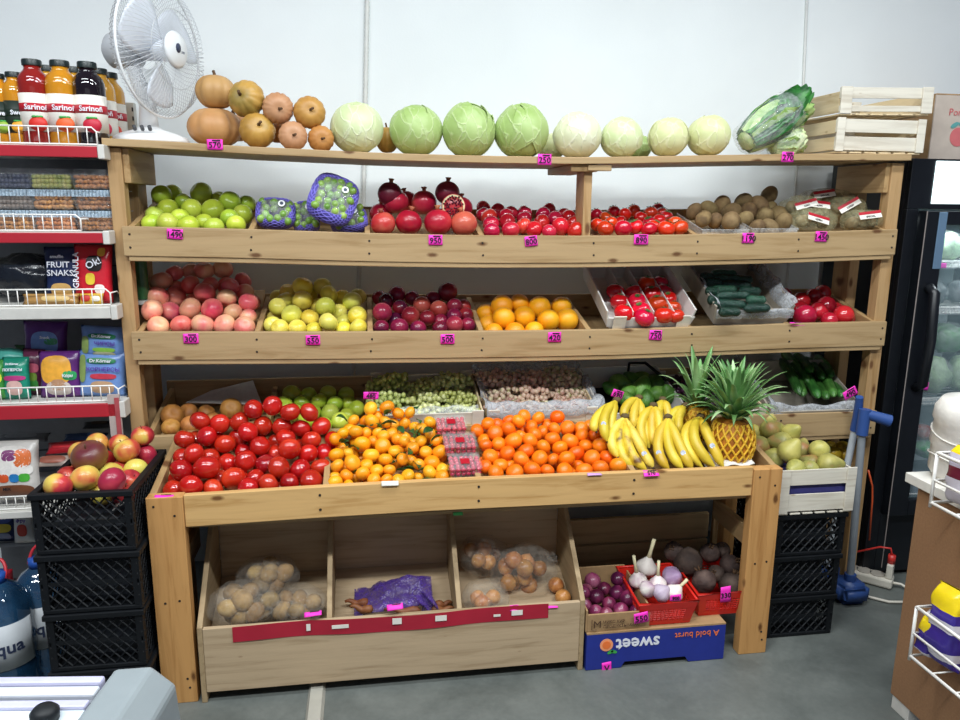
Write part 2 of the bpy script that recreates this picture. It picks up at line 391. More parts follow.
# ------------------------------------------------------------------ the lower bench
YB = -.337
bench = thing('display_bench', 'low amber pine bench with a sloping fruit tray standing in front of the rack', 'bench', (1.07, -.17, 0))
for x0, x1 in ((.099, .199), (1.938, 2.036)):
    bm = BM(); box(bm, x0, x1, YB, YB+.04, 0, .656); part('leg', bm, OZ, bench)
    for dx, z in ((.02, .63), (.075, .60), (.03, .33), (.07, .335), (.08, .05), (.075, .08)):
        bm = BM(); cyl(bm, (x0+dx, YB-.001, z), (x0+dx, YB+.004, z), .0036, n=8); part('screw', bm, SCREW, bench, 0)
for x0, x1 in ((.101, .145), (1.99, 2.034)):
    bm = BM(); box(bm, x0, x1, -.075, -.03, 0, .60); part('rear_leg', bm, OZ, bench)
ZB = interp([(.09, .655), (.58, .664), (.93, .667), (2.04, .662)])
bm = BM(); plank(bm, .2, 1.937, YB+.006, YB+.028, ZB, .096); part('tray_front', bm, wood_mat('amber_pine_lengthwise', '#cfa76e', '#b1854c', '#653c1b', 'x'), bench)
for x in (.58, 1.05, 1.54):
    for dz in (.025, .07):
        bm = BM(); cyl(bm, (x, YB+.0045, ZB(x)-dz), (x, YB+.008, ZB(x)-dz), .004, n=8); part('screw', bm, SCREW, bench, 0)
for x in (.099, 2.016):
    bm = BM(); prism(bm, [(YB+.041, .655), (-.002, .722), (-.002, .62), (YB+.041, .56)], 0, .02, Matrix(((0, 1, 0, x), (1, 0, 0, 0), (0, 0, 1, 0), (0, 0, 0, 1)))); part('tray_side', bm, PY, bench)
for x in (.597, 1.053, 1.544):
    bm = BM(); prism(bm, [(YB+.0285, .663), (-.02, .72), (-.02, .63), (YB+.0285, .57)], -.009, .009, Matrix(((0, 1, 0, x), (1, 0, 0, 0), (0, 0, 1, 0), (0, 0, 0, 1)))); part('partition', bm, PY, bench)
bm = BM(); box(bm, .12, 2.015, -.02, -.004, .60, .70); part('tray_back', bm, PX, bench)
for x in (.147, 1.966):
    bm = BM(); box(bm, x, x+.02, YB+.042, -.03, .36, .43); part('side_rail', bm, PY, bench)
bm = BM(); box(bm, .12, 2.015, -.30, -.022, .545, .556); part('under_board', bm, PX, bench)

# ------------------------------------------------------------------ the vegetable bin under the bench
binr = thing('vegetable_bin', 'pale laminate floor bin with three compartments under the bench', 'bin', (.8, -.2, 0))
yf, yb = -.345, -.035
zt = .247
def binside(bm, x0, x1, z0):
    prism(bm, [(yf, z0), (yf, zt), (yb, .53), (yb, z0)], 0, x1-x0, Matrix(((0, 1, 0, x0), (1, 0, 0, 0), (0, 0, 1, 0), (0, 0, 0, 1))))
for x0, x1 in ((.212, .228), (1.378, 1.394)):
    bm = BM(); binside(bm, x0, x1, 0); build('side_panel', bm, LY, binr, bevel=.0015)
for px, py in ((329, 617), (460, 609)):
    x = atY(px, py, yf).x; bm = BM(); prism(bm, [(yf+.014, .06), (yf+.014, zt-.004), (yb-.001, .52), (yb-.001, .06)], 0, .016, Matrix(((0, 1, 0, x-.008), (1, 0, 0, 0), (0, 0, 1, 0), (0, 0, 0, 1))))
    build('partition', bm, LY, binr, bevel=.0015)
bm = BM(); box(bm, .2285, 1.3775, yf-.002, yf+.013, .035, zt-.003); build('front_panel', bm, LX, binr, bevel=.0015)
bm = BM(); box(bm, .2285, 1.3775, yb, yb+.014, .03, .53); build('back_panel', bm, LX, binr, bevel=.0015)
bm = BM(); box(bm, .2285, 1.3775, yf+.0135, yb-.0005, .05, .064); build('bin_floor', bm, LX, binr)
REDS = plain('glossy_dark_red', '#a81f34', .25, var=.1, scale=8)
p0 = atY(233, 637, yf); p1 = atY(548, 614, yf)
bm = BM(); sheet(bm, lambda u, v: Vector((p0.x+(p1.x-p0.x)*u, yf-.0045-.0012*math.sin(u*23), .196+.049*v+.004*math.sin(u*9))), 40, 3, .0012)
strip = one('label_strip', bm, REDS, 'glossy dark red plastic strip stuck along the front edge of the floor bin', 'strip')
PAPER = plain('white_paper', '#e6e2d8', .7)
for px, w, h in ((308, .012, .022), (340, .05, .012), (397, .028, .02), (441, .035, .018), (497, .022, .008), (517, .035, .017)):
    q = atY(px, 618, yf-.008); bm = BM(); box(bm, q.x-w/2, q.x+w/2, yf-.0085, yf-.0078, .218, .218+h); build('torn_label', bm, PAPER, strip)

# ------------------------------------------------------------------ things on the wall and floor
CON = plain('grey_corrugated', '#dcddd8', .5)
def corrug(bm, pts, r0, r1, n, sides=8):
    P = [Vector(p) for p in pts]; seg = [(P[i+1]-P[i]).length for i in range(len(P)-1)]; T = sum(seg); out = []; rs = []
    for i in range(n+1):
        d = T*i/n; k = 0
        while k < len(seg)-1 and d > seg[k]: d -= seg[k]; k += 1
        out.append(P[k].lerp(P[k+1], d/seg[k])); rs.append(r1 if i % 2 else r0)
    tube(bm, out, rs, sides)
bm = BM(); corrug(bm, [atY(367.5, -12, WALLY-.012), atY(363.5, 202, WALLY-.012), atY(354, 362, WALLY-.012), atY(350, 470, WALLY-.012)], .0075, .0095, 260)
one('cable_conduit', bm, CON, 'grey corrugated cable conduit running down the white wall behind the cabbages', 'conduit', smooth=True)
bm = BM(); tube(bm, [atY(807.5, -12, WALLY-.006), atY(803, 92, WALLY-.006), atY(787, 282, WALLY-.006), atY(782, 400, WALLY-.006)], .0055, 6)
one('wall_cable', bm, CON, 'thin grey cable running down the white wall behind the leafy cabbage', 'cable', smooth=True)
bm = BM(); a = atZ(318, 682, 0); c = atZ(318, 735, 0)
prism(bm, [(-.026, .0005), (-.018, .014), (.018, .014), (.026, .0005)], c.y, a.y, Matrix.Translation((a.x, 0, 0)))
one('floor_cable_cover', bm, plain('cream_plastic', '#a8a59a', .5), 'cream plastic cable cover strip running across the concrete floor', 'cable cover', smooth=30)
# ------------------------------------------------------------------ fruit shapes
def prof_fruit(R, zs=.9, top=.2, bot=.1, tw=.3, narrow=0., pear=0., k=13):
    p = []
    for i in range(k+1):
        t = PI*(1-i/k); s = math.sin(t); c = math.cos(t)
        z = zs*R*c
        if c > 0: z -= top*R*math.exp(-(s/tw)**2)
        else: z += bot*R*math.exp(-(s/tw)**2)
        r = R*s*(1-narrow*((1-c)/2)**2)
        if pear: r *= 1-pear*max(0, c)**1.0; z *= 1+pear*.6*max(0, c)
        p.append((r if 0 < i < k else 0, z))
    return p
def lobes(n, a): return lambda ang, z: 1+a*math.cos(n*ang)
def fruit(name, R, mat, n=20, lob=None, **kw):
    bm = BM(); lathe(bm, prof_fruit(R, **kw), n, None, lob)
    return build(name, bm, mat, None, True)
def stem(root, h, r, z, mat, lean=.3):
    bm = BM(); tube(bm, [(0, 0, z), (lean*h*.3, 0, z+h*.5), (lean*h, 0, z+h)], [r, r*.8, r*1.1], 6)
    return build('stem', bm, mat, root, True, world=False)
STEMM = plain('brown_stem', '#5b4026', .7)
GREENSTEM = plain('dry_green_stem', '#6f7a4a', .7)
LEAFG = fruit_mat('dark_leaf', ['#173a17', '#2b5a28', '#3c6f35'], 40, .4)
CALYXG = plain('calyx_green', '#4d6b33', .6)

FM = dict(
 green=fruit_mat('green_apple_skin', ['#8aa62e', '#b4c93e', '#cbd75c'], 9, .28, hue=.012),
 pink=fruit_mat('pink_apple_skin', ['#cf3f55', '#e06f6c', '#e9a184', '#ecbf8f'], 14, .33, stretch=(1, 1, .45), val=.12, hue=.012),
 yellow=fruit_mat('yellow_apple_skin', ['#d9bf36', '#e6d750', '#ebe070', '#d3d250'], 9, .3, hue=.018, val=.12),
 plum=fruit_mat('dark_plum_skin', ['#4a1030', '#7d1832', '#a12c38', '#b94a48'], 9, .25, val=.2, hue=.012),
 orange=fruit_mat('orange_peel', ['#ee9310', '#f5a417', '#f8b02c'], 10, .38, bump=.25, bscale=420, val=.06),
 tomato=fruit_mat('tomato_skin', ['#b51010', '#d21b12', '#e02c1a'], 7, .16, val=.16, hue=.012, coat=.5),
 btomato=fruit_mat('deep_tomato_skin', ['#98120f', '#b82014', '#c9371f'], 9, .14, val=.12, hue=.003, coat=.6),
 pinktom=fruit_mat('pinkish_tomato_skin', ['#b3122b', '#cb2233', '#d8393b'], 7, .18, val=.14, hue=.008, coat=.5),
 darktom=fruit_mat('plum_red_tomato_skin', ['#9c1026', '#b41a2c', '#c62c33'], 7, .18, val=.14, hue=.008, coat=.5),
 pomeg=fruit_mat('pomegranate_rind', ['#9c1230', '#bd2238', '#c93a42', '#cf5a4c'], 11, .28, val=.15, hue=.008),
 dpomeg=fruit_mat('dark_pomegranate_rind', ['#5c1220', '#7c1c2b', '#8f3036'], 11, .4, val=.1),
 tang=fruit_mat('tangerine_peel', ['#ea8a0e', '#f3a11a', '#f7b42e'], 9, .32, bump=.2, bscale=500, val=.08, hue=.01),
 mand=fruit_mat('mandarin_peel', ['#e96208', '#f17a12', '#f58d1e'], 9, .3, bump=.2, bscale=450, val=.08, hue=.008),
 russet=fruit_mat('russet_skin', ['#84542a', '#a36c30', '#b97e3c', '#a0522e'], 22, .55, val=.14),
 blush=fruit_mat('blush_apple_skin', ['#cfc45a', '#d6a850', '#c2403c', '#a02733', '#8f2030'], 12, .28, stretch=(1, 1, .5), val=.12),
 kiwi=fruit_mat('kiwi_skin', ['#5f4a2e', '#7b6440', '#8d7750'], 40, .8, bump=.4, bscale=600, val=.15),
 ronion=fruit_mat('red_onion_skin', ['#4b1434', '#6c2146', '#873657', '#a05a70'], 14, .28, stretch=(2, 2, .3), val=.15),
 yonion=fruit_mat('yellow_onion_skin', ['#9a5a2c', '#bd7f45', '#d19a5c'], 14, .35, stretch=(2, 2, .3), val=.15),
 garlic=fruit_mat('garlic_skin', ['#d8cdc6', '#e6ded6', '#b592a6'], 12, .5, stretch=(2, 2, .4)),
 beet=fruit_mat('beet_skin', ['#3a2c27', '#4f3e36', '#625046'], 26, .8, bump=.6, bscale=120),
 potato=fruit_mat('potato_skin', ['#7d6038', '#967647', '#a98a58'], 30, .75, bump=.3),
 carrot=fruit_mat('carrot_skin', ['#6f4222', '#8a562c', '#5a3418'], 20, .6),  # brown instead of orange: the bin's shade is put into the colour
 pumpk=fruit_mat('pumpkin_rind', ['#b58652', '#c29662', '#b98b58'], 10, .5, val=.07),
 ypumpk=fruit_mat('yellow_pumpkin_rind', ['#9c7530', '#b2873c', '#bd9446', '#8f7836'], 12, .45, val=.06),
 avoc=fruit_mat('avocado_skin', ['#35601f', '#5d9038', '#86b455'], 24, .4, bump=.5, bscale=260),
 lime=fruit_mat('lime_skin', ['#5f8a34', '#7fa648', '#98bb5c'], 14, .3),
 pear=fruit_mat('pear_skin', ['#a3a04e', '#b9b060', '#8d8a4a', '#a8784a'], 16, .45, val=.12),
 lemon=fruit_mat('lemon_skin', ['#d8b52a', '#e6c53c'], 16, .4),
)
KIND = {}
def kind(k):
    """one fruit of each kind is built once; the heaps copy it"""
    if k in KIND: return KIND[k]
    A = {
     'green': lambda: fruit('green_apple', .0345, FM['green'], zs=.95, top=.2, bot=.12),
     'pink': lambda: fruit('pink_apple', .0355, FM['pink'], zs=.88, top=.2, bot=.12),
     'yellow': lambda: fruit('yellow_apple', .0345, FM['yellow'], zs=.92, top=.2, bot=.12),
     'plum': lambda: fruit('plum', .031, FM['plum'], zs=.98, top=.08, bot=.03),
     'orange': lambda: fruit('orange', .0385, FM['orange'], zs=.97, top=.03, bot=.05, tw=.15),
     'tomato': lambda: fruit('tomato', .0365, FM['btomato'], zs=.88, top=.13, bot=.05, lob=lobes(5, .018)),
     'shelftomato': lambda: fruit('tomato', .0285, FM['pinktom'], zs=.92, top=.12, bot=.04),
     'vinetomato': lambda: fruit('vine_tomato', .0285, FM['tomato'], zs=.88, top=.13, bot=.04),
     'ovaltomato': lambda: fruit('tomato', .033, FM['darktom'], zs=.95, top=.1, bot=.04),
     'cratetomato': lambda: fruit('tomato', .034, FM['tomato'], zs=.82, top=.14, bot=.05, lob=lobes(5, .025)),
     'pomegranate': lambda: fruit('pomegranate', .043, FM['pomeg'], 24, zs=.93, top=.02, bot=.06, lob=lobes(6, .02)),
     'tangerine': lambda: fruit('tangerine', .0235, FM['tang'], 18, zs=.84, top=.1, bot=.06),
     'mandarin': lambda: fruit('mandarin', .0265, FM['mand'], 18, zs=.86, top=.07, bot=.05),
     'russet': lambda: fruit('russet_apple', .034, FM['russet'], zs=.86, top=.2, bot=.15),
     'blush': lambda: fruit('blush_apple', .0385, FM['blush'], 24, zs=.9, top=.22, bot=.12),
     'kiwi': lambda: fruit('kiwi', .0245, FM['kiwi'], 16, zs=1.28, top=.04, bot=.04),
     'ronion': lambda: fruit('red_onion', .0255, FM['ronion'], zs=.95, top=-.16, bot=-.05, tw=.22),
     'yonion': lambda: fruit('onion', .033, FM['yonion'], zs=.92, top=-.2, bot=-.05, tw=.2),
     'avocado': lambda: fruit('avocado', .030, FM['avoc'], zs=1.3, top=0, bot=0, pear=.28),
     'pear': lambda: fruit('pear', .031, FM['pear'], zs=1.05, top=.05, bot=.1, pear=.42),
     'lemon': lambda: fruit('lemon', .026, FM['lemon'], zs=1.15, top=-.12, bot=-.08, tw=.18),
    }
    o = A[k]()
    if k == 'blush': stem(o, .014, .0016, .024, STEMM)
    if k in ('vinetomato', 'cratetomato'):
        bm = BM(); R = {'vinetomato': .0285, 'cratetomato': .034, 'tomato': .0365}[k]; zt_ = R*(.88 if k != 'cratetomato' else .82)-.13*R
        L = R*(.62 if k == 'vinetomato' else .34)
        for i in range(6):
            a = i*PI/3; d = Vector((math.cos(a), math.sin(a), 0)); w = Vector((-d.y, d.x, 0))*R*.12
            q = [Vector((0, 0, zt_+.001))+w*.8, Vector((0, 0, zt_+.001))-w*.8, d*L*.6-w+Vector((0, 0, zt_+.10*R)), d*L+Vector((0, 0, zt_+.14*R)), d*L*.6+w+Vector((0, 0, zt_+.10*R))]
            f = bm.faces.new([bm.verts.new(v) for v in q])
        bmesh.ops.recalc_face_normals(bm, faces=bm.faces); bmesh.ops.solidify(bm, geom=list(bm.faces), thickness=.0008)
        tube(bm, [(0, 0, zt_-.001), (0, .001, zt_+.2*R)], R*.05, 5)
        build('calyx', bm, CALYXG, o, world=False)
    if k == 'pomegranate':
        bm = BM(); lathe(bm, [(.007, .038), (.0065, .044), (.009, .052), (.0075, .052), (.005, .045)], 12, None, lambda a, z: 1+(.28*math.cos(6*a) if z > .05 else 0))
        build('crown', bm, fruit_mat('pomegranate_crown', ['#8a4a32', '#b0603e'], 60, .6), o, True, world=False)
    o.location = (0, 0, -5); KIND[k] = [o, False]
    return KIND[k]
def spawn(k, name=None):
    e = kind(k)
    if not e[1]: e[1] = True; return e[0]
    return dup(e[0])

def onplane(px, py, M4, h):
    """where the line of sight meets a crate's own floor, h above it"""
    n = (M4.to_3x3()@Vector((0, 0, 1))); p0 = M4@Vector((0, 0, h)); d = ray(px, py)
    return CAM+d*((p0-CAM).dot(n)/d.dot(n))
def heap(k, ents, crop, yf, yb, label, cat, group, nrow=1.35, rows=99, upright=0., tilt=1.0, Rm=None, floor=None, scale=None, xr=None, relax=80, shared=None, ymax=None, extra=0, seed=1, plane=None, slmax=.75, grow=1.04):
    """fruit set where the photo's heap shows it: the rows climb from depth yf to yb, then fruit that would share space slides back"""
    e = kind(k); R0 = max(abs(v.co.x) for v in e[0].data.vertices); rng = random.Random(seed)
    P = [(crop[0]+a[0]/crop[2], crop[1]+a[1]/crop[2], a[2]/crop[2]) for a in ents]
    pm = sorted(p[2] for p in P)[int(len(P)*.6)]
    lo = min(p[1] for p in P); hi = max(p[1] for p in P)
    items = []
    for px, py, rp in P:
        y = yf+(yb-yf)*(hi-py)/max(1e-3, hi-lo); w = atY(px, py, y)
        if plane: w = onplane(px, py, *plane)
        sc = min(1.3, max(.88, max(rp, pm*.88)*depth(w)/FPX/R0))
        if scale: sc = scale
        items.append([w, R0*sc, rp, px, py, sc])
    ym = ymax if ymax is not None else .335
    y0w = floor[2] if floor else yf-.04
    def settle(items, n):
        for it in range(n):
            mv = 0
            for i in range(len(items)):
                for j in range(i+1, len(items)):
                    a, c = items[i], items[j]; d = c[0]-a[0]; L = d.length; need = (a[1]+c[1])*.93
                    if L < need:
                        mv += 1; push = (need-L)*.5
                        # the one the photo shows more of stays in front
                        f, g = (a, c) if a[2]+(a[4]-c[4])*.35 > c[2] else (c, a)
                        g[0] = g[0]+(g[0]-CAM).normalized()*push*.8; f[0] = f[0]-(f[0]-CAM).normalized()*push*.3
                        dd = g[0]-f[0]
                        if dd.length > 1e-6: g[0] = g[0]+dd.normalized()*push*.22; f[0] = f[0]-dd.normalized()*push*.22
            for a in items:
                q = a[1]*.97
                if xr: a[0].x = min(max(a[0].x, xr[0]+q), xr[1]-q)
                lo_, hi_ = y0w+q, ym-q
                if a[0].y < lo_: a[0] = CAM+(a[0]-CAM)*((lo_-CAM.y)/(a[0].y-CAM.y))
                if a[0].y > hi_: a[0] = CAM+(a[0]-CAM)*((hi_-CAM.y)/(a[0].y-CAM.y))
            if not mv: break
    settle(items, relax if not plane else 0)
    for a in items:
        s_ = min(1.3, max(.88, max(a[2], pm*.88)*grow*depth(a[0])/FPX/R0)) if not scale else scale
        a[1] = R0*s_; a[5] = s_
    # fruit half hidden in the gaps of the top layer
    base = list(items); tries = 0
    while extra and len(items) < len(base)+extra and tries < 4000:
        tries += 1; a = rng.choice(base)
        p = a[0]+VR*rng.uniform(-1.3, 1.3)*a[1]+VU*rng.uniform(-1.1, .5)*a[1]+VF*rng.uniform(.9, 1.7)*a[1]
        if all((p-c[0]).length > (R0+c[1])*.84 for c in items) and (not xr or xr[0]+R0 < p.x < xr[1]-R0) and y0w+R0 < p.y < ym-R0:
            dd = p-CAM; kk = FPX/dd.dot(VF)
            X_ = dd.dot(cr)*kk+480; Y_ = 360-dd.dot(cu)*kk
            if Y_ < lo-2 or Y_ > hi-1: continue
            if floor and floor[5] is bench and p.z-R0 < .566+.12*(p.y-y0w): continue
            items.append([p, R0, pm*.5, X_, Y_, 1.])
    if not plane: settle(items, 12)
    # labels by row, counted from the left
    rws = {}
    for n, a in enumerate(items):
        q = max(1 if n >= len(base) else 0, int((hi-a[4])/(nrow*pm)+.25)); rws.setdefault(q, []).append(n)
    out = [None]*len(items); rk = sorted(rws)
    for qi, q in enumerate(rk):
        for t, n in enumerate(sorted(rws[q], key=lambda n: items[n][3])):
            a = items[n]; o = spawn(k)
            if qi < rows or shared is None:
                rn = 'front row' if qi == 0 else ('back row' if qi == len(rk)-1 and qi > 1 else ORD[qi]+' row')
                tot = len(rws[q])
                pos = 'alone' if tot == 1 else ('leftmost' if t == 0 else ('rightmost' if t == tot-1 else ORD[t]+' from left'))
                o['label'] = label % (pos, rn) if '%s' in label else label
            else:
                o['label'] = shared
            o['category'] = cat; o['group'] = group
            o.location = a[0]
            o.rotation_euler = (random.uniform(-1, 1)*tilt, random.uniform(-1, 1)*tilt, random.uniform(0, 6.28)) if not upright else (random.uniform(-.25, .25)+upright, random.uniform(-.25, .25), random.uniform(-.5, .5))
            s = a[5]; o.scale = (s, s, s); out[n] = o
    if floor:
        x0, x1, y0, y1, mat, root = floor
        sl = max(.1, min(slmax, (items[min(range(len(items)), key=lambda i: items[i][4])][0].z-items[max(range(len(items)), key=lambda i: items[i][4])][0].z)/max(.05, yb-yf)*.75))
        c0 = min(a[0].z-a[1]*1.0-sl*(a[0].y-y0) for a in base)-.001
        if root is bench: c0 = max(c0, .574)
        tray_floor(x0, x1, y0, c0, y1, c0+sl*(y1-y0), root, mat)
    return out, items

TF = (.0225, .344)
LAST = {}
# ---- top tray
LAST['green'] = heap('green', [(85,360,65),(255,365,72),(410,380,70),(575,390,66),(725,372,62),(140,310,62),(240,268,70),(220,198,66),(290,165,62),(365,225,60),(425,270,70),(505,165,72),(570,275,74),(695,330,60),(815,308,66),(700,222,72),(800,230,48),(340,330,45),(130,255,45),(500,365,40),(600,200,40)],
     (130,170,6.857), .06, .27, 'green apple, %s in the %s of the top tray', 'apple', 'green apples in the top tray', xr=(.03, .362), floor=(.029, .363, *TF, PY, rack))
LAST['pomegranate'] = heap('pomegranate', [(145,430,98),(350,420,104),(585,420,110),(812,430,105),(95,330,60),(225,275,96),(460,260,100),(335,255,45),(840,300,60)],
     (365,170,8), .065, .22, 'red pomegranate, %s in the %s of its tray', 'pomegranate', 'pomegranates in the top tray', upright=.001, xr=(.745, 1.097), floor=(.745, 1.097, *TF, PY, rack))
heap('shelftomato', [(160,305,60),(155,250,60),(135,195,60),(100,130,52),(75,180,40),(300,295,66),(275,235,60),(270,190,55),(210,150,50),(405,165,52),(400,210,55),(400,265,58),(470,290,60),(585,310,55),(530,240,60),(540,180,55),(580,145,50),(630,215,58),(670,270,68),(700,190,55),(780,300,65),(770,245,55),(745,205,60),(300,170,45)],
     (470,190,7.385), .055, .28, 'pinkish tomato, %s in the %s left of the middle post', 'tomato', 'tomatoes left of the middle post', xr=(1.118, 1.475), floor=(1.118, 1.47, *TF, PY, rack))
heap('vinetomato', [(160,310,68),(305,310,70),(410,295,60),(510,315,62),(640,310,70),(820,300,64),(100,280,55),(165,225,50),(230,175,40),(315,195,45),(390,165,48),(450,225,55),(525,185,58),(650,155,50),(600,245,50),(740,270,60),(90,200,35),(210,265,40),(275,260,40),(680,260,40),(520,265,50),(560,290,45),(770,220,35),(670,190,40)],
     (585,190,8), .055, .28, 'vine tomato, %s in the %s right of the middle post', 'tomato', 'vine tomatoes right of the middle post', tilt=.6, xr=(1.478, 1.842), floor=(1.4705, 1.842, *TF, PY, rack))
LAST['kiwi'] = heap('kiwi', [(545,605,28),(590,600,30),(575,635,30),(620,640,28),(655,590,38),(680,610,35),(680,640,35),(735,640,32),(740,570,32),(790,580,32),(755,610,40),(815,630,38),(860,600,30),(870,620,35),(905,645,32),(785,670,30),(835,665,30),(840,545,30)],
     (560,60,4), .08, .19, 'brown kiwi, %s in the %s of the loose kiwis', 'kiwi', 'loose kiwis in the top tray', xr=(1.862, 2.24), slmax=.22, floor=(1.862, 2.555, *TF, PY, rack))
# ---- middle tray
heap('pink', [(150,362,68),(245,455,66),(395,450,66),(530,445,70),(668,448,68),(800,450,65),(845,400,50),(300,362,62),(215,275,70),(275,172,66),(355,270,65),(448,342,70),(535,240,66),(588,348,70),(752,362,60),(690,270,60),(825,310,60),(455,205,60),(380,130,55),(520,110,60),(570,190,60),(660,110,62),(670,180,58),(780,180,50),(790,235,42),(890,300,55),(450,110,45),(370,200,40),(230,385,40),(460,280,40),(715,210,55)],
     (120,255,6.4), .06, .28, 'pink apple, %s in the %s of the heap', 'apple', 'pink apples in the middle tray', xr=(.005, .366), floor=(.029, .366, *TF, PY, rack))
heap('yellow', [(110,440,62),(190,462,66),(340,465,70),(475,475,55),(590,430,76),(705,470,55),(830,460,62),(285,355,80),(180,320,70),(120,370,45),(250,185,62),(245,240,55),(160,210,50),(390,245,78),(375,150,80),(535,140,72),(600,200,70),(440,385,70),(575,300,78),(660,330,60),(775,250,76),(855,370,74),(725,415,56),(500,280,45),(860,215,45),(690,220,45),(430,180,50)],
     (255,270,8), .06, .27, 'yellow apple, %s in the %s of the heap', 'apple', 'yellow apples in the middle tray', xr=(.386, .727), floor=(.386, .727, *TF, PY, rack))
heap('plum', [(130,420,62),(275,420,72),(425,430,64),(600,430,62),(725,395,68),(840,400,60),(125,310,76),(365,325,74),(280,260,60),(505,345,62),(455,240,70),(590,275,70),(165,205,62),(110,185,55),(255,155,66),(380,185,58),(545,185,58),(670,155,76),(725,245,62),(710,330,60),(835,320,58),(610,365,45),(220,350,45),(810,250,50),(700,220,40)],
     (365,275,8), .055, .25, 'dark red plum, %s in the %s of the heap', 'plum', 'dark red plums in the middle tray', xr=(.747, 1.098), floor=(.747, 1.098, *TF, PY, rack))
heap('orange', [(340,380,53),(305,445,42),(405,440,48),(500,438,42),(333,325,52),(270,350,42),(452,370,52),(427,305,46),(525,325,54),(572,385,52),(632,325,48),(680,378,54),(270,400,40)],
     (430,240,4.8), .06, .19, 'orange, %s in the %s of the middle tray', 'orange', 'oranges in the middle tray', xr=(1.118, 1.474), floor=(1.118, 1.474, *TF, PY, rack))
tray_floor(1.494, 1.842, .0225, .985, .344, 1.06); tray_floor(1.862, 2.212, .0225, .985, .344, 1.06)
heap('ovaltomato', [(315,285,90),(270,240,75),(435,250,75),(510,215,75),(275,175,75),(150,130,68),(385,130,65),(525,115,60),(640,285,78),(620,210,55),(740,235,55),(800,290,70),(515,325,50),(135,220,50)],
     (765,280,8), .06, .26, 'plump red tomato, %s in the %s beside the right post', 'tomato', 'tomatoes at the right end of the middle tray', tilt=1.3, xr=(2.232, 2.553), floor=(2.232, 2.555, *TF, PY, rack))
# ---- bottom tray
heap('russet', [(105,110,78),(150,195,64),(260,95,70),(295,180,70),(410,95,60),(600,65,75),(455,150,50),(645,150,45),(700,80,40)],
     (150,400,7.2), .065, .19, 'brown russet apple, %s in the %s of its tray', 'apple', 'russet apples in the bottom tray', xr=(.03, .375), floor=(.029, .375, *TF, PY, rack))
heap('green', [(180,285,75),(260,195,72),(380,200,42),(335,265,55),(285,340,58),(475,250,65),(545,185,60),(415,335,70),(560,340,72),(610,275,60),(375,400,50),(515,440,50),(640,410,72),(700,370,50),(770,310,60),(690,200,60),(700,270,50)],
     (260,370,8), .05, .27, 'green apple, %s in the %s of the bottom tray', 'apple', 'green apples in the bottom tray', xr=(.395, .73), floor=(.395, .712, *TF, PY, rack))
# ---- lower bench
heap('tomato', [(s[0], s[1], s[2]) for s in [(145,640,74),(300,625,80),(455,625,75),(600,575,82),(235,510,80),(412,500,90),(140,570,55),(560,440,72),(335,400,65),(440,380,55),(300,310,62),(535,330,70),(410,270,65),(405,195,62),(375,345,50),(555,200,60),(500,280,55),(250,410,50),(330,320,40),(510,550,45),(615,250,50)]]+
     [(x+648, y, r_) for x, y, r_ in [(50,440,75),(65,620,68),(95,570,60),(205,600,72),(355,595,65),(510,580,78),(165,470,72),(290,490,78),(440,485,78),(560,480,68),(130,350,66),(250,350,62),(370,345,76),(505,360,66),(35,330,55),(75,240,68),(235,255,60),(140,290,48),(320,275,55),(315,205,55),(415,210,60),(325,150,60),(205,125,62),(190,175,65),(95,155,50),(40,165,60),(435,165,50),(540,230,66),(500,280,60),(590,360,55),(640,295,60),(410,290,40),(15,560,55)]],
     (150,400,7.2), -.275, -.04, 'red tomato, %s in the %s of the big bench heap', 'tomato', 'big tomatoes heaped on the bench', rows=1, extra=70, grow=1.1, shared='red tomato heaped behind the front row at the left end of the bench', tilt=1.2, xr=(.122, .66), floor=(.12, .587, YB+.0285, -.02, PY, bench), ymax=-.03)
TG = heap('tangerine', [(430,90,55),(540,80,60),(480,130,45),(410,180,60),(350,170,45),(300,170,40),(610,125,50),(520,170,50),(600,180,50),(300,260,55),(370,270,50),(455,250,55),(500,290,48),(570,260,58),(335,360,68),(405,330,48),(500,365,62),(610,320,50),(595,405,45),(410,450,66),(525,475,56),(250,510,68),(365,515,55),(150,455,60),(215,430,50),(260,415,50),(455,565,55),(345,590,58),(145,525,55),(75,525,45),(205,610,55),(120,660,60),(105,625,45),(215,680,45),(430,635,55),(535,640,50),(550,560,48),(630,640,50),(180,270,50),(125,310,40),(630,370,40)]+
     [(x+480, y, r_) for x, y, r_ in [(190,350,48),(205,185,50),(270,210,45),(330,230,40),(395,180,50),(390,270,40),(440,320,40),(325,330,40),(250,375,40),(370,420,52),(470,415,62),(420,500,64),(315,515,48),(180,475,50),(225,610,55),(395,585,60),(490,610,58),(490,560,50),(310,620,40),(230,110,45)]],
     (320,400,8), -.285, -.035, 'tangerine, %s in the %s of the leafy tangerine heap', 'tangerine', 'tangerines heaped on the bench', rows=1, extra=60, shared='small orange tangerine heaped among dark leaves on the bench', xr=(.60, 1.02), floor=(.607, 1.043, YB+.0285, -.02, PY, bench), ymax=-.02)
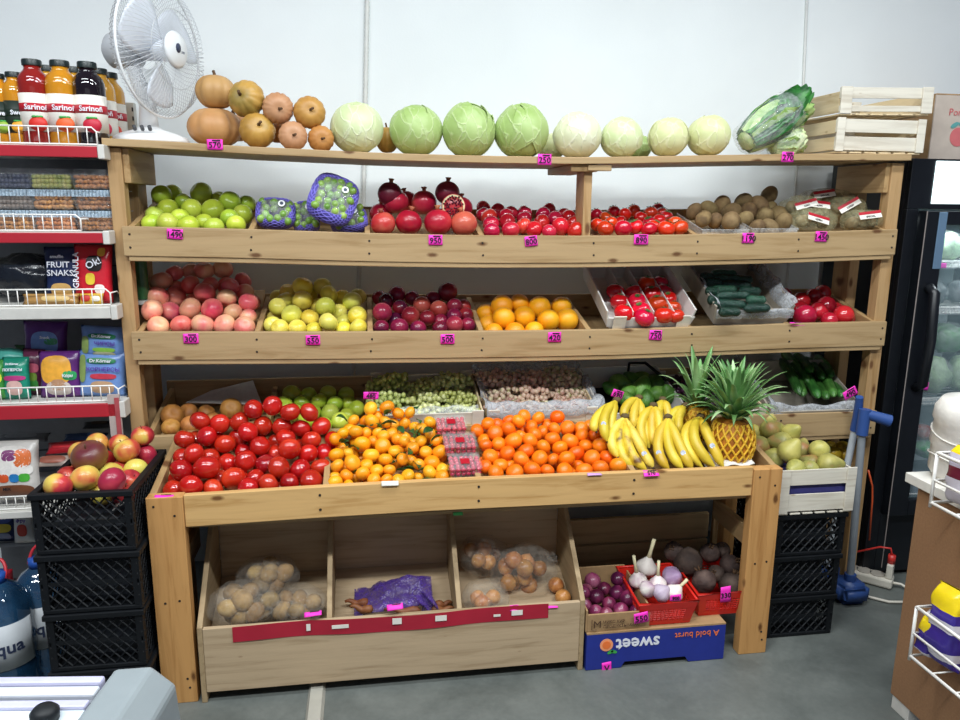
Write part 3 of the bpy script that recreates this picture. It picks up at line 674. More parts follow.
heap('mandarin', [(110,270,58),(220,205,58),(300,200,40),(245,290,65),(375,250,66),(440,190,60),(510,165,50),(605,190,45),(360,190,35),(165,330,50),(190,375,50),(275,375,60),(405,345,76),(465,300,45),(555,335,68),(580,275,60),(570,220,55),(480,260,40),(660,395,62),(520,430,65),(360,465,68),(215,480,68),(460,510,70),(635,495,70),(300,560,65),(165,570,45),(260,610,70),(420,615,75),(570,590,76),(695,600,60),(390,550,40)]+
     [(x+635, y, r_) for x, y, r_ in [(130,155,62),(230,235,65),(110,250,55),(110,330,65),(350,245,60),(355,295,58),(455,305,48),(60,200,40),(255,350,72),(165,410,66),(380,390,52),(510,385,70),(305,465,70),(440,490,70),(230,505,70),(110,505,52),(570,490,66),(660,555,76),(510,580,72),(370,595,72),(210,600,72),(300,555,40),(25,270,40)]],
     (465,400,8.467), -.28, -.04, 'orange mandarin, %s in the %s beside the bananas', 'mandarin', 'mandarins heaped on the bench', rows=1, extra=34, shared='orange mandarin heaped behind the front row between berry boxes and bananas', xr=(1.06, 1.60), floor=(1.063, 1.534, YB+.0285, -.02, PY, bench), ymax=-.02)
tray_floor(1.554, 2.015, YB+.0285, .60, -.02, .66, bench)
# leaves: each belongs to the tangerine nearest to it
def leaf_mesh(L, W):
    bm = BM()
    def fn(u, v):
        w = W*math.sin(PI*min(1, u*.98+.01))**.8*(v-.5)*2
        return Vector((L*u, w, L*.18*math.sin(u*2.6)+abs(v-.5)*W*.7))
    sheet(bm, fn, 8, 4, .0005); return bm
bm = leaf_mesh(.034, .0085); leaf0 = bpy.data.meshes.new('leaf'); bmesh.ops.recalc_face_normals(bm, faces=bm.faces); bm.to_mesh(leaf0); bm.free(); leaf0.materials.append(LEAFG)
for p in leaf0.polygons: p.use_smooth = True
objs, its = TG
for x, y in [(515,130),(240,370),(400,210),(215,175),(260,590),(270,220),(150,340),(190,350),(600,500),(235,330),(490,200)]+[(a+480, c) for a, c in [(195,270),(290,160),(210,420),(140,500),(260,500),(420,235),(300,80),(310,570),(130,560),(540,520),(360,330),(330,640),(275,310),(60,250),(170,560),(300,450),(410,330),(120,470),(350,420),(60,120),(230,250),(235,395),(350,300),(285,290)]]:
    px, py = 320+x/8, 400+y/8
    n = min(range(len(its)), key=lambda i: (its[i][3]-px)**2+(its[i][4]-py)**2)
    o = objs[n]; d = (its[n][0]-CAM).normalized()
    pos = CAM+ray(px, py)*((its[n][0]-CAM).dot(VF)-its[n][1]*1.05)
    lf = bpy.data.objects.new('leaf', leaf0); COL.objects.link(lf)
    R_ = Euler((random.uniform(-.9, -.2), random.uniform(-.5, .5), random.uniform(0, 6.28))).to_matrix().to_4x4()
    s_ = random.uniform(1.1, 1.65)
    W_ = Matrix.Translation(pos)@R_@Matrix.Scale(s_, 4)
    om = Matrix.LocRotScale(o.location, o.rotation_euler, o.scale)
    lf.parent = o; lf.matrix_local = om.inverted()@W_
# grey mould patches seen on two tomatoes
# ------------------------------------------------------------------ on the top shelf: pumpkins
def ztop(x): return ZT(x)+.0015
PUMPK = {}
def pumpkin(px, py, rp, y, mat, label, face=None, squash=.86, ribs=10, amp=.05, roll=0., rest=None):
    c = atY(px, py, y); R = rp*depth(c)/FPX
    key = (mat.name, ribs, amp, squash)
    o = thing('pumpkin', label, 'pumpkin', c, 'pumpkins on the top shelf')
    bm = BM(); lathe(bm, prof_fruit(R, squash, .16, .1, .3, k=16), 60, None, lambda a, z: 1-amp*1.5+amp*1.5*abs(math.sin(a*ribs/2))**.6*1.6)
    build('rind', bm, mat, o, True, world=False)
    st = BM(); tube(st, [(0, 0, R*squash*.78), (.002, 0, R*squash+.001), (.006, .002, R*squash+.010)], [R*.10, R*.08, R*.08], 8); build('stem', st, STEMM, o, True, world=False)
    if face:   # the stem end turned towards the shop
        d = (CAM-c).normalized(); d = Vector((d.x+face[0], d.y, d.z+face[1])).normalized()
        o.rotation_mode = 'QUATERNION'; o.rotation_quaternion = Vector((0, 0, 1)).rotation_difference(d)
    else: o.rotation_euler = (roll, roll*.6, px)
    if rest: o.location.z = ztop(c.x)+R*rest
    return o
pumpkin(215, 126.5, 26, .20, FM['pumpk'], 'large tan ribbed pumpkin at the bottom left of the pumpkin pile', ribs=9, squash=.76, rest=.76)
pumpkin(215.5, 92, 19, .20, FM['pumpk'], 'ribbed tan pumpkin stacked on top of the largest pumpkin', ribs=9, squash=.9)
pumpkin(246.5, 99, 18, .12, FM['ypumpk'], 'yellow orange pumpkin on the upper row with dark stem scar facing out', face=(-.5, .35), ribs=12, amp=.03)
pumpkin(257.5, 130.5, 17.5, .10, FM['ypumpk'], 'mottled yellow pumpkin in the lower row beside the largest pumpkin', face=(.1, .5), ribs=12, amp=.02)
pumpkin(235, 128, 16, .27, FM['pumpk'], 'tan pumpkin half hidden behind the largest and the mottled pumpkins', ribs=9)
pumpkin(278, 108.5, 15.2, .10, fruit_mat('pinkish_pumpkin_rind', ['#b07a56', '#c08d6a', '#b88560'], 14, .5, val=.06), 'pinkish ribbed pumpkin in the upper row, stem facing out', face=(.1, .0), ribs=16, amp=.03)
pumpkin(309.5, 112.5, 15.8, .10, FM['ypumpk'], 'golden pumpkin at the right end of the upper row', face=(.1, .25), ribs=12, amp=.02)
pumpkin(293, 136, 14.2, .07, MATS['pinkish_pumpkin_rind'], 'small pinkish pumpkin in the middle of the lower row', face=(.05, .1), ribs=14, amp=.02)
pumpkin(321, 139, 13, .09, fruit_mat('brown_pumpkin_rind', ['#a8703a', '#bd8648', '#b37a3e'], 14, .5, val=.05), 'small brown pumpkin at the right end of the lower row', face=(.1, .05), ribs=12, amp=.02)
pumpkin(279, 133, 12, .20, MATS['brown_pumpkin_rind'], 'dark brown pumpkin deep between the pinkish pumpkins', ribs=10)
pumpkin(387, 140, 11, .22, FM['ypumpk'], 'narrow yellow pumpkin between the first two cabbages', ribs=9, squash=1.2)
# ------------------------------------------------------------------ cabbages
def cab_mat(name, c1, c2, vein):
    m, nt, b = newmat(name)
    tc = N(nt, 'ShaderNodeTexCoord'); no = N(nt, 'ShaderNodeTexNoise', Scale=9., Detail=5); nt.links.new(tc.outputs['Object'], no.inputs['Vector'])
    r = ramp(nt, [(.32, lin(c1)), (.66, lin(c2))]); nt.links.new(no.outputs['Fac'], r.inputs[0])
    wv = N(nt, 'ShaderNodeTexVoronoi', feature='DISTANCE_TO_EDGE', Scale=26.); mp = N(nt, 'ShaderNodeMapping'); mp.inputs['Scale'].default_value = (1, 1, .38)
    n3 = N(nt, 'ShaderNodeMix', data_type='RGBA', blend_type='LINEAR_LIGHT'); n3.inputs[0].default_value = .03
    nt.links.new(tc.outputs['Object'], mp.inputs['Vector']); nt.links.new(mp.outputs[0], n3.inputs[6]); nt.links.new(no.outputs['Color'], n3.inputs[7]); nt.links.new(n3.outputs[2], wv.inputs['Vector'])
    mr = N(nt, 'ShaderNodeMapRange'); mr.inputs['From Max'].default_value = .06; mr.inputs['To Min'].default_value = .55; mr.inputs['To Max'].default_value = 0; nt.links.new(wv.outputs['Distance'], mr.inputs[0])
    mx = N(nt, 'ShaderNodeMix', data_type='RGBA'); nt.links.new(mr.outputs[0], mx.inputs[0]); nt.links.new(r.outputs[0], mx.inputs[6]); mx.inputs[7].default_value = lin(vein)
    nt.links.new(mx.outputs[2], b.inputs['Base Color']); setv(b, Roughness=.45)
    bp = N(nt, 'ShaderNodeBump', Strength=.4, Distance=.006); nt.links.new(mr.outputs[0], bp.inputs['Height']); nt.links.new(bp.outputs[0], b.inputs['Normal'])
    return m
CABG = cab_mat('green_cabbage_leaf', '#94b062', '#b4c987', '#cbd9a6'); CABP = cab_mat('pale_cabbage_leaf', '#c3d29a', '#d8dfb6', '#eaeed3'); CABW = cab_mat('whitish_cabbage_leaf', '#d3d6b0', '#e2e4c8', '#f0f0dc'); CABY = cab_mat('yellowish_cabbage_leaf', '#c8cf96', '#d9d9a8', '#e8e6c4')
def cabbage(px, rp, y, mat, label, nl=5, seed=0, squash=.95, flare=.0):
    g = atY(px, 150, y); x = g.x; R = rp*(depth((x, y, 1.7)))/FPX
    o = thing('cabbage', label, 'cabbage', (x, y, ztop(x)), 'cabbages on the top shelf')
    bm = BM(); blob(bm, (0, 0, R*squash), R*.965, R*.965, R*squash, 28, 18, jit=.05, seed=seed); build('head', bm, mat, o, True, world=False)
    rg = random.Random(seed)
    for i in range(nl):
        a0 = rg.uniform(0, 6.28) if i else -1.5+rg.uniform(-.6, .6); sp = rg.uniform(.85, 1.15); top = rg.uniform(.75, 1.35)
        tilt = Euler((rg.uniform(-.5, .5), rg.uniform(-.5, .5), a0)).to_matrix()
        def fn(u, v, sp=sp, top=top, tilt=tilt):
            lat = -1.45+u*(1.45+top); wd = sp*math.sin(PI*min(1, .12+u*.80))**.7; lon = (v-.5)*2*wd
            off = R*(1.012+.012*math.sin(u*9+v*5)+.03*max(0, abs(v-.5)*2-.75)*2+flare*max(0, u-.8)+.02*math.exp(-((v-.5)/.06)**2))
            p = Vector((math.cos(lat)*math.cos(lon), math.cos(lat)*math.sin(lon), math.sin(lat)))*off
            p = tilt@p; p.z = max(-R*.93, p.z)
            return Vector((p.x, p.y, p.z*squash+R*squash))
        bm = BM(); sheet(bm, fn, 16, 14, .0018); build('outer_leaf', bm, mat, o, 50, world=False)
    return o
cabbage(357.5, 26.0, .14, CABP, 'pale green cabbage, leftmost of the cabbages, next to the pumpkins', 4, 1)
cabbage(416, 26.0, .14, CABG, 'round green cabbage with a pale midrib, second cabbage from the left', 4, 2)
cabbage(468, 26.8, .14, CABG, 'green cabbage with ragged leaf edges at its top, third from the left', 6, 3, flare=.4)
cabbage(521, 26.8, .14, CABG, 'green cabbage with crinkled torn leaves, fourth from the left', 7, 4, flare=.3)
cabbage(576.5, 23.8, .13, CABW, 'whitish cabbage with dark specks above the middle post', 5, 5)
cabbage(621, 20.8, .13, CABP, 'small pale green veined cabbage right of the whitish speckled one', 4, 6)
cabbage(667.5, 20.2, .12, CABY, 'small yellowish cabbage with a white folded leaf, third from the right', 4, 7)
cabbage(708, 21.0, .12, CABY, 'round yellowish cabbage beside the plastic wrapped leafy head', 3, 8)
cabbage(551, 14, .27, CABY, 'pale cabbage partly hidden behind the green and whitish cabbages', 3, 9)
cabbage(638, 13, .27, CABG, 'small green cabbage mostly hidden behind the small veined one', 3, 10)
# ------------------------------------------------------------------ leafy heads in plastic wrap
DLEAF = fruit_mat('dark_green_leaf', ['#14421a', '#256a26', '#438c38'], 30, .45); LLEAF = fruit_mat('light_green_leaf', ['#7d9f50', '#a4bd74', '#ccd6a4'], 26, .45)
def leafy(label, base, tip, R, y0, y1, mats, seed, n=9):
    a = atY(*base, y0); c = atY(*tip, y1); d = c-a; L = d.length
    o = thing('leafy_cabbage', label, 'cabbage', a, 'leafy cabbages by the white crates')
    u, w = frame_of(d); d = d.normalized(); rg = random.Random(seed)
    bm = BM()
    pts = [a-d*R*.1, a+d*L*.18, a+d*L*.45, a+d*L*.7]; tube(bm, pts, [R*.5, R*.86, R*.8, R*.5], 20); build('heart', bm, mats[0], o, True)
    for i in range(n):
        an = i*2.4+rg.uniform(-.3, .3); r0 = R*rg.uniform(.55, .85); l0 = L*rg.uniform(.72, 1.0); fl = rg.uniform(.2, 1.0)
        e = u*math.cos(an)+w*math.sin(an); s = d.cross(e)
        def fn(t, v, e=e, s=s, r0=r0, l0=l0, fl=fl, an=an):
            wd = R*(.35+.75*math.sin(PI*min(1, .15+.8*t))); q = (v-.5)*2
            fr = .22*R*math.sin(q*9+t*21+an*3)*max(0, t-.25)*1.5*abs(q)+.16*R*noise.noise(Vector((t*9, q*5, an)))*t
            return a+d*(l0*t)+e*(r0*(.75+.35*math.sin(t*2.2))+fl*R*max(0, t-.55)+fr-.3*R*q*q)+s*(wd*q)
        bm = BM(); sheet(bm, fn, 14, 10, .0012); build('leaf', bm, mats[1] if i % 4 else mats[0], o, 60)
    bm = BM()
    tube(bm, [a-d*R*.25, a, a+d*L*.25, a+d*L*.5, a+d*L*.72], [R*.5, R*.98, R*1.1, R*1.16, R*1.12], 26); bmesh.ops.subdivide_edges(bm, edges=bm.edges, cuts=1)
    for v in bm.verts: v.co += Vector((noise.noise(v.co*26), noise.noise(v.co*26+Vector((9, 0, 0))), noise.noise(v.co*26+Vector((0, 9, 0)))))*.006
    build('plastic_wrap', bm, CLEAR, o, True)
    return o
leafy('leafy green cabbage head in clear plastic wrap lying against the white crates', (746, 141), (806, 98), .062, .10, .16, (LLEAF, DLEAF), 4, 12)
leafy('pale leafy head lying under the wrapped green one beside the lower white crate', (772, 146), (806, 138), .042, .12, .14, (LLEAF, LLEAF), 8, 8)
# ------------------------------------------------------------------ electric fan
fx, fy = .055, .17; fz = ztop(fx)
fan = thing('desk_fan', 'white electric desk fan with wire cage on the left end of the top shelf', 'fan', (fx, fy, fz))
FANW = plain('fan_white', '#e9ebec', .3, var=.02); FANG = plain('fan_grey', '#c9cccf', .35, var=.03); BLADE = plain('fan_blade_grey', '#dfe4ec', .25, trans=0, var=.03)
bm = BM(); lathe(bm, [(.118, 0), (.122, .006), (.115, .016), (.085, .030), (.045, .042), (.030, .052), (.0, .053)], 40, Matrix.Translation((fx, fy, fz))@Matrix.Diagonal((1, .82, 1, 1))); build('base', bm, FANW, fan, True)
hub = atY(160, 50, .13); axis = Vector((.70, -.70, -.06)).normalized()
# the cage faces the right of the shop
yaw = math.radians(68); axis = Vector((math.sin(yaw), -math.cos(yaw), -.02)).normalized()
u = Vector((0, 0, 1)); u = (u-axis*u.dot(axis)).normalized(); w = axis.cross(u)
FM4 = Matrix((w, u, axis)).transposed().to_4x4(); FM4.translation = hub
bm = BM(); back = hub-axis*.10
tube(bm, [(fx, fy, fz+.045), (fx+.002, fy, fz+.12), (back.x, back.y, hub.z-.05), (back.x, back.y, hub.z-.02)], [.030, .026, .022, .022], 16); build('column', bm, FANW, fan, True)
bm = BM()
for i in range(3):
    q = Vector((fx-.02+.022*i, fy-.078, fz+.035)); cyl(bm, q, q+Vector((0, -.010, .010)), .006, n=8)
build('speed_button', bm, plain('dark_grey_button', '#4a4d52', .5), fan, True)
bm = BM(); lathe(bm, [(0, -.185), (.035, -.182), (.052, -.165), (.056, -.12), (.052, -.085), (.03, -.07), (0, -.07)], 28, FM4); build('motor_housing', bm, FANG, fan, True)
RG = .198
def cage(front):
    bm = BM(); s = 1 if front else -1
    for i in range(84):
        a = 2*PI*i/84; c, s_ = math.cos(a), math.sin(a)
        prof = [(.048 if front else .055, .052*s), (.10, .056*s), (.15, .050*s), (.182, .032*s), (RG, .002*s)]
        sk = .25 if front else -.15
        tube(bm, [FM4@Vector((r*math.cos(a+sk*(1-r/RG)), r*math.sin(a+sk*(1-r/RG)), z)) for r, z in prof], .0009, 4, cap=False)
    for r, z in ((.10, .056*s), (.15, .050*s)) if not front else ((.115, .0565*s),):
        tube(bm, [FM4@Vector((r*math.cos(2*PI*k/48), r*math.sin(2*PI*k/48), z)) for k in range(48)], .0010, 4, True)
    return bm
build('front_cage', cage(True), FANG, fan, True); build('rear_cage', cage(False), FANG, fan, True)
bm = BM(); tube(bm, [FM4@Vector((RG*math.cos(2*PI*k/72), RG*math.sin(2*PI*k/72), 0)) for k in range(72)], .0042, 8, True); build('cage_rim', bm, FANW, fan, True)
bm = BM(); lathe(bm, [(0, .046), (.05, .048), (.054, .056), (.046, .064), (0, .067)], 32, FM4); bd = build('badge', bm, FANW, fan, True)
bm = BM(); lathe(bm, [(0, .0665), (.014, .0662), (.014, .0685), (0, .069)], 12, FM4@Matrix.Translation((.004, .004, 0))@Matrix.Diagonal((.8, 1, 1, 1))); build('emblem', bm, plain('navy_print', '#2b3550', .5), bd, True)
lettering('ava', .016, MATS['navy_print'], bd, FM4@Vector((-.018, -.004, .0662)), w, u)
for k in range(3):
    a0 = k*2*PI/3+.35
    def fn(t, v):
        r = .028+.142*t; a = a0+(v-.5)*(1.25+.35*math.sin(PI*t))*(1-.18*t)+.25*t
        return FM4@Vector((r*math.cos(a), r*math.sin(a), .022*(v-.5)*2*(1-.3*t)))
    bm = BM(); sheet(bm, fn, 10, 10, .0018); build('blade', bm, BLADE, fan, True)
bm = BM(); lathe(bm, [(0, -.07), (.03, -.06), (.034, .02), (.025, .034), (0, .038)], 24, FM4); build('blade_hub', bm, BLADE, fan, True)
# ------------------------------------------------------------------ whitish wooden crates at the right of the top shelf
def slat_crate(root, M4, W, D, H, mats, front_slats, corner=.03, side_slats=2, bottom=6, th=.006):
    """open fruit crate: local x width, y depth, z up, front at y=0"""
    wf, wsd = mats
    for a, c in front_slats:
        for y in (0, D-th):
            bm = BM(); box(bm, 0, W, y, y+th, a, c, M4); build('slat', bm, wf, root, bevel=.001)
    for k in range(side_slats):
        a = H*(.04+k/side_slats); c = a+H/side_slats*.78
        for x in (0, W-th):
            bm = BM(); box(bm, x, x+th, th, D-th, a, c, M4); build('slat', bm, wsd, root, bevel=.001)
    for x in (0, W-corner):
        for y, s in ((-.006, .0055), (D+.0005, .0055)):
            bm = BM(); box(bm, x, x+corner, y, y+s, 0, H, M4); build('corner_post', bm, wf, root, bevel=.001)
    for k in range(bottom):
        a = W*(.01+k/bottom); bm = BM(); box(bm, a, a+W/bottom*.8, 0, D, -.006, -.0005, M4); build('bottom_slat', bm, wsd, root, bevel=.001)
z0 = ztop(2.45)+.007
q0 = atY(834, 152, .02); q1 = atY(922, 152, .02)
c1 = thing('wooden_crate', 'lower of two stacked whitish wooden fruit crates on the top shelf', 'crate', ((q0.x+q1.x)/2, .16, z0), 'whitish crates on the top shelf')
M4 = Matrix.Translation((q0.x, .02, z0)); slat_crate(c1, M4, q1.x-q0.x, .38, .112, (WX, WY), ((.004, .050), (.064, .108)))
q2 = atY(846, 112, .0); q3 = atY(940, 112, .0)
z1_ = z0+.112+.014
c2 = thing('wooden_crate', 'upper of two stacked whitish wooden crates, shifted right on the top shelf', 'crate', ((q2.x+q3.x)/2, .16, z1_), 'whitish crates on the top shelf')
M4 = Matrix.Translation((q2.x-.005, .03, z1_))@Matrix.Rotation(.02, 4, 'Z')@Matrix.Rotation(-.025, 4, 'Y'); slat_crate(c2, M4, q3.x-q2.x, .38, .088, (WX, WY), ((.006, .026), (.05, .086)), .042, 1)
# ------------------------------------------------------------------ top tray: nets of limes, dark pomegranates, cut one
NETD = plain('purple_net_gaps', '#51489e', .7, var=.1)
NETP = plain('purple_foam_net', '#7d74d2', .6, var=.1)
def net_pack(label, px, py, w, h, y, roll, seed, lift=0):
    c = atY(px, py, y); k = depth(c)/FPX; W, H, D = w*k/2, h*k/2, .035
    o = thing('lime_pack', label, 'packaged limes', c, 'net packs of limes')
    M4 = Matrix.Translation(c)@Matrix.Rotation(roll, 4, 'Y')@Matrix.Rotation(-.45, 4, 'X')
    def ring(f, a, e=.62): return Vector((W*f*math.copysign(abs(math.cos(a))**e, math.cos(a)), 0, H*f*math.copysign(abs(math.sin(a))**e, math.sin(a))))
    prof = [(0, .034), (.55, .033), (.86, .026), (.99, .008), (1.0, -.012), (.90, -.026), (.74, -.032)]
    bm = BM()   # tray sleeve, open towards the shop
    sheet(bm, lambda u, v: M4@(ring(interp([(i/6, p[0]) for i, p in enumerate(prof)])(u), 2*PI*v)+Vector((0, interp([(i/6, p[1]) for i, p in enumerate(prof)])(u), 0))), 14, 36, .0012)
    bmesh.ops.remove_doubles(bm, verts=bm.verts, dist=.0001); build('sleeve', bm, NETD, o, True)
    bm = BM()   # raised diamonds of the foam net
    for s in (1, -1):
        for i in range(30):
            pts = []
            for t in range(9):
                f = t/8; u = .42+.58*f; q = ring(interp([(i_/6, p[0]) for i_, p in enumerate(prof)])(u)*1.012, 2*PI*i/30+s*t*.10)
                pts.append(M4@(q+Vector((0, interp([(i_/6, p[1]) for i_, p in enumerate(prof)])(u)-.001, 0))))
            tube(bm, pts, .0017, 5, cap=False)
    build('foam_net', bm, NETP, o, True)
    bm = BM(); sheet(bm, lambda u, v: M4@(ring(.74*(1-u)+.001, 2*PI*v)+Vector((0, -.032-.012*math.sin(u*PI/2)+.003*noise.noise(Vector((u*5*math.cos(6.28*v), u*5*math.sin(6.28*v), seed))), 0))), 8, 30); build('film', bm, CLEAR, o, True)
    bm = BM(); cyl(bm, M4@Vector((W*.35, -.0455, H*.34)), M4@Vector((W*.35, -.047, H*.34)), .011, n=16); st = build('sticker', bm, plain('white_label', '#eef0f4', .5), o)
    bm = BM(); cyl(bm, M4@Vector((W*.35, -.047, H*.34)), M4@Vector((W*.35, -.0476, H*.34)), .006, n=12); build('printed_ring', bm, plain('navy_print', '#2b3550', .5), st)
    rg = random.Random(seed); pts = []
    for i in range(900):
        p = Vector((rg.uniform(-.72, .72)*W, -.026+rg.uniform(-.005, .004), rg.uniform(-.7, .7)*H))
        if all((p-q).length > .0215 for q in pts): pts.append(p)
    for p in pts[:22]:
        f = spawn_lime(); f.location = M4@p; f.rotation_euler = (rg.uniform(-1, 1), rg.uniform(-1, 1), 0)
        f['label'] = 'lime inside the '+label.split(' purple')[0]+' net pack'; f['category'] = 'lime'; f['group'] = 'limes in the '+label.split(' purple')[0]+' net pack'
    return o
LIME = []
def spawn_lime():
    if not LIME:
        o = fruit('lime', .0125, FM['lime'], 14, zs=1.1, top=-.08, bot=-.05, tw=.2); LIME.append(o); return o
    return dup(LIME[0])
net_pack('leftmost purple foam net pack of limes next to the green apples', 276, 214, 38, 30, .13, .03, 11)
net_pack('middle purple foam net pack of limes behind the raised one', 306, 218, 26, 32, .16, -.1, 12)
net_pack('uppermost purple foam net pack of limes standing raised and tilted', 333, 200, 46, 50, .07, .38, 13)
net_pack('rightmost purple foam net pack of limes beside the pomegranates', 349, 221, 36, 26, .13, -.12, 14)
tray_floor(.383, .725, .0225, 1.31, .344, 1.40)
dp = FM['dpomeg']
def pom(px, py, rp, y, label):
    o = spawn('pomegranate'); c = atY(px, py, y); s = rp*depth(c)/FPX/.043; o.location = c; o.scale = (s, s, s); o.rotation_euler = (.05, .1, px)
    o.data = o.data.copy(); o.data.materials[0] = dp; tag(o, label, 'pomegranate', 'pomegranates in the top tray'); return o
pom(390, 194, 12.6, .17, 'dark pomegranate at the back left of its tray, crown pointing up')
pom(447.5, 193, 12.6, .17, 'dark pomegranate behind the cut open one')
c = atY(453.5, 206, .085); R = 12*depth(c)/FPX
cut = thing('cut_pomegranate', 'halved pomegranate showing dark seeds in pale pith, lying on the pomegranates', 'pomegranate', c)
d = (CAM-c).normalized(); q = Vector((0, 0, 1)).rotation_difference(d); M4 = Matrix.Translation(c)@q.to_matrix().to_4x4()
bm = BM(); lathe(bm, [(0, -R*.95)]+[(R*math.sin(t*PI/2/8), -R*.95*math.cos(t*PI/2/8)) for t in range(1, 9)]+[(R*.97, .004)], 24, M4); build('rind', bm, FM['pomeg'], cut, True)
bm = BM(); lathe(bm, [(0, .001), (R*.5, .003), (R*.93, .0045), (R*.97, .002)][::-1], 24, M4); build('pith', bm, plain('pale_pith', '#e8dcae', .5), cut, True)
bm = BM(); rg = random.Random(3); pts = []
for i in range(400):
    a = rg.uniform(0, 6.28); r_ = R*.86*math.sqrt(rg.uniform(.03, 1))
    if abs(math.sin(a*2.5+.6)) < .28: continue
    p = Vector((r_*math.cos(a), r_*math.sin(a), .005))
    if all((p-q_).length > .0062 for q_ in pts): pts.append(p)
for p in pts: blob(bm, p, .0034, .0034, .004, 8, 5, M4)
build('seeds', bm, plain('dark_seed', '#4d1024', .2), cut, True)['kind'] = 'stuff'
# ------------------------------------------------------------------ crates lying in the trays
def tiltm(x0, y0, z0, y1, z1):
    v = Vector((0, y1-y0, z1-z0)).normalized(); n = Vector((1, 0, 0)).cross(v)
    M = Matrix((Vector((1, 0, 0)), v, n)).transposed().to_4x4(); M.translation = (x0, y0, z0); return M
CBW = plain('whitish_card', '#d6d3cd', .7, var=.05, scale=40); CBG = plain('grey_crate_wood', '#a39a8c', .75, var=.14, scale=25)
def card_box(root, M4, W, D, H, mat, th=.006, flare=.0, floor=True, fh=.72):
    def pan(nm, pts):
        bm = BM(); vs = [bm.verts.new(M4@Vector(p)) for p in pts]; f = bm.faces.new(vs); bm.normal_update(); bmesh.ops.solidify(bm, geom=[f], thickness=th); build(nm, bm, mat, root, bevel=.001)
    pan('front_panel', [(0, 0, 0), (W, 0, 0), (W+flare, 0, H*fh), (-flare, 0, H*fh)])
    pan('back_panel', [(0, D, 0), (W, D, 0), (W+flare, D, H), (-flare, D, H)])
    pan('side_panel', [(0, .001, 0), (0, D-.001, 0), (-flare, D-.001, H), (-flare, .001, H*.9)])
    pan('side_panel', [(W, .001, 0), (W, D-.001, 0), (W+flare, D-.001, H), (W+flare, .001, H*.9)])
    if floor: pan('bottom', [(.001, .001, .001), (W-.001, .001, .001), (W-.001, D-.001, .001), (.001, D-.001, .001)])
# tomato box
a = atY(609, 328, .026); c = atY(690, 326, .026)
TB0 = a.x; TBW = c.x-a.x
tb = thing('tomato_box', 'whitish cardboard box of tomatoes in four columns, tilted on the middle tray', 'box', (a.x+TBW/2, .1, 1.06))
TM = tiltm(a.x, .032, 1.062, .34, 1.205)
card_box(tb, TM, TBW, .34, .075, CBW, flare=.012, fh=.5)
for f in (.27, .52, .77):
    bm = BM(); box(bm, TBW*f-.0015, TBW*f+.0015, .004, .336, .002, .06, TM); build('divider', bm, CBW, tb)
for x in (.01, TBW-.055):
    bm = BM(); box(bm, x, x+.045, -.012, -.0065, .0, .05, TM); build('corner_block', bm, WX, tb, bevel=.001)
heap('cratetomato', [(170,248,45),(190,298,47),(212,352,50),(255,250,42),(275,295,45),(290,338,47),(308,372,50),(322,210,45),(345,258,45),(370,305,48),(402,362,48),(385,205,28),(405,245,32),(425,282,35),(448,325,38),(462,365,35)],
     (580,240,4.8), .05, .26, 'tomato, %s in the %s of the cardboard box with dividers', 'tomato', 'tomatoes in the cardboard box', tilt=.5, plane=(TM, .036))
# cucumber crate, middle tray
a = atY(716, 326, .026); c = atY(787, 322, .026)
CM = tiltm(a.x, .034, 1.066, .34, 1.215); CW = c.x-a.x
cb = thing('cucumber_crate', 'grey wooden crate of short cucumbers lined with film on the middle tray', 'crate', (a.x+CW/2, .1, 1.06))
card_box(cb, CM, CW, .34, .085, CBG, flare=.012)
bm = BM(); sheet(bm, lambda u, v: CM@Vector((CW*(u*1.08-.04), -.010+.03*v*v+.002*math.sin(u*40+v*5), .030+.032*math.sin(v*2.6)+.002*math.sin(u*17))), 40, 6, .0008); build('film_liner', bm, LINER, cb, True)
for s in (0, 1):
    bm = BM(); sheet(bm, lambda u, v: CM@Vector(((-.016 if s == 0 else CW+.016)+(.03*v if s == 0 else -.03*v)+.003*math.sin(u*31), .33*u, .09+.006*math.sin(u*17)-.05*v*v)), 30, 5, .0008); build('film_liner', bm, LINER, cb, True)
CUC = fruit_mat('cucumber_skin', ['#0f2a22', '#1a3c30', '#2f5844'], 30, .25, stretch=(.4, 2, 2), val=.2, bump=.5, bscale=180)
ZUC = fruit_mat('long_cucumber_skin', ['#20481f', '#356a2c', '#56893f'], 26, .32, stretch=(.3, 2.4, 2.4), val=.2, bump=.3, bscale=160)
def cuc_mesh(name, L, R, mat, bend):
    bm = BM(); n = 14; pts = []; rs = []
    for i in range(n+1):
        t = i/n; pts.append((L*(t-.5), bend*math.sin(t*PI), 0)); e = min(t, 1-t)*2; rs.append(R*max(.12, min(1, (e*3.2)**.5))*(1-.08*math.cos(t*9)))
    tube(bm, pts, rs, 12); me = bpy.data.meshes.new(name); bmesh.ops.recalc_face_normals(bm, faces=bm.faces); bm.to_mesh(me); bm.free(); me.materials.append(mat)
    for p in me.polygons: p.use_smooth = True
    return me
ME_C = cuc_mesh('cucumber', 1, .10, CUC, .05); ME_Z = cuc_mesh('long_cucumber', 1, .088, ZUC, .03)
def lay(me, name, a, c, R, label, cat, group):
    o = bpy.data.objects.new(name, me); COL.objects.link(o); d = c-a; L = d.length; R0 = .10 if me is ME_C else .088
    o.location = (a+c)/2; o.rotation_mode = 'QUATERNION'; o.rotation_quaternion = d.to_track_quat('X', 'Z'); o.scale = (L, R/R0, R/R0)
    return tag(o, label, cat, group)
CE = [(718,344,110,.052),(850,327,130,.05),(720,309,160,.085),(845,287,100,.09),(735,267,170,.125),(815,247,110,.13),(690,240,130,.165),(745,212,160,.19),(640,205,90,.22),(705,186,150,.225),(635,250,70,.16),(790,190,80,.235),(610,180,70,.25),(690,160,130,.275),(640,290,60,.115)]
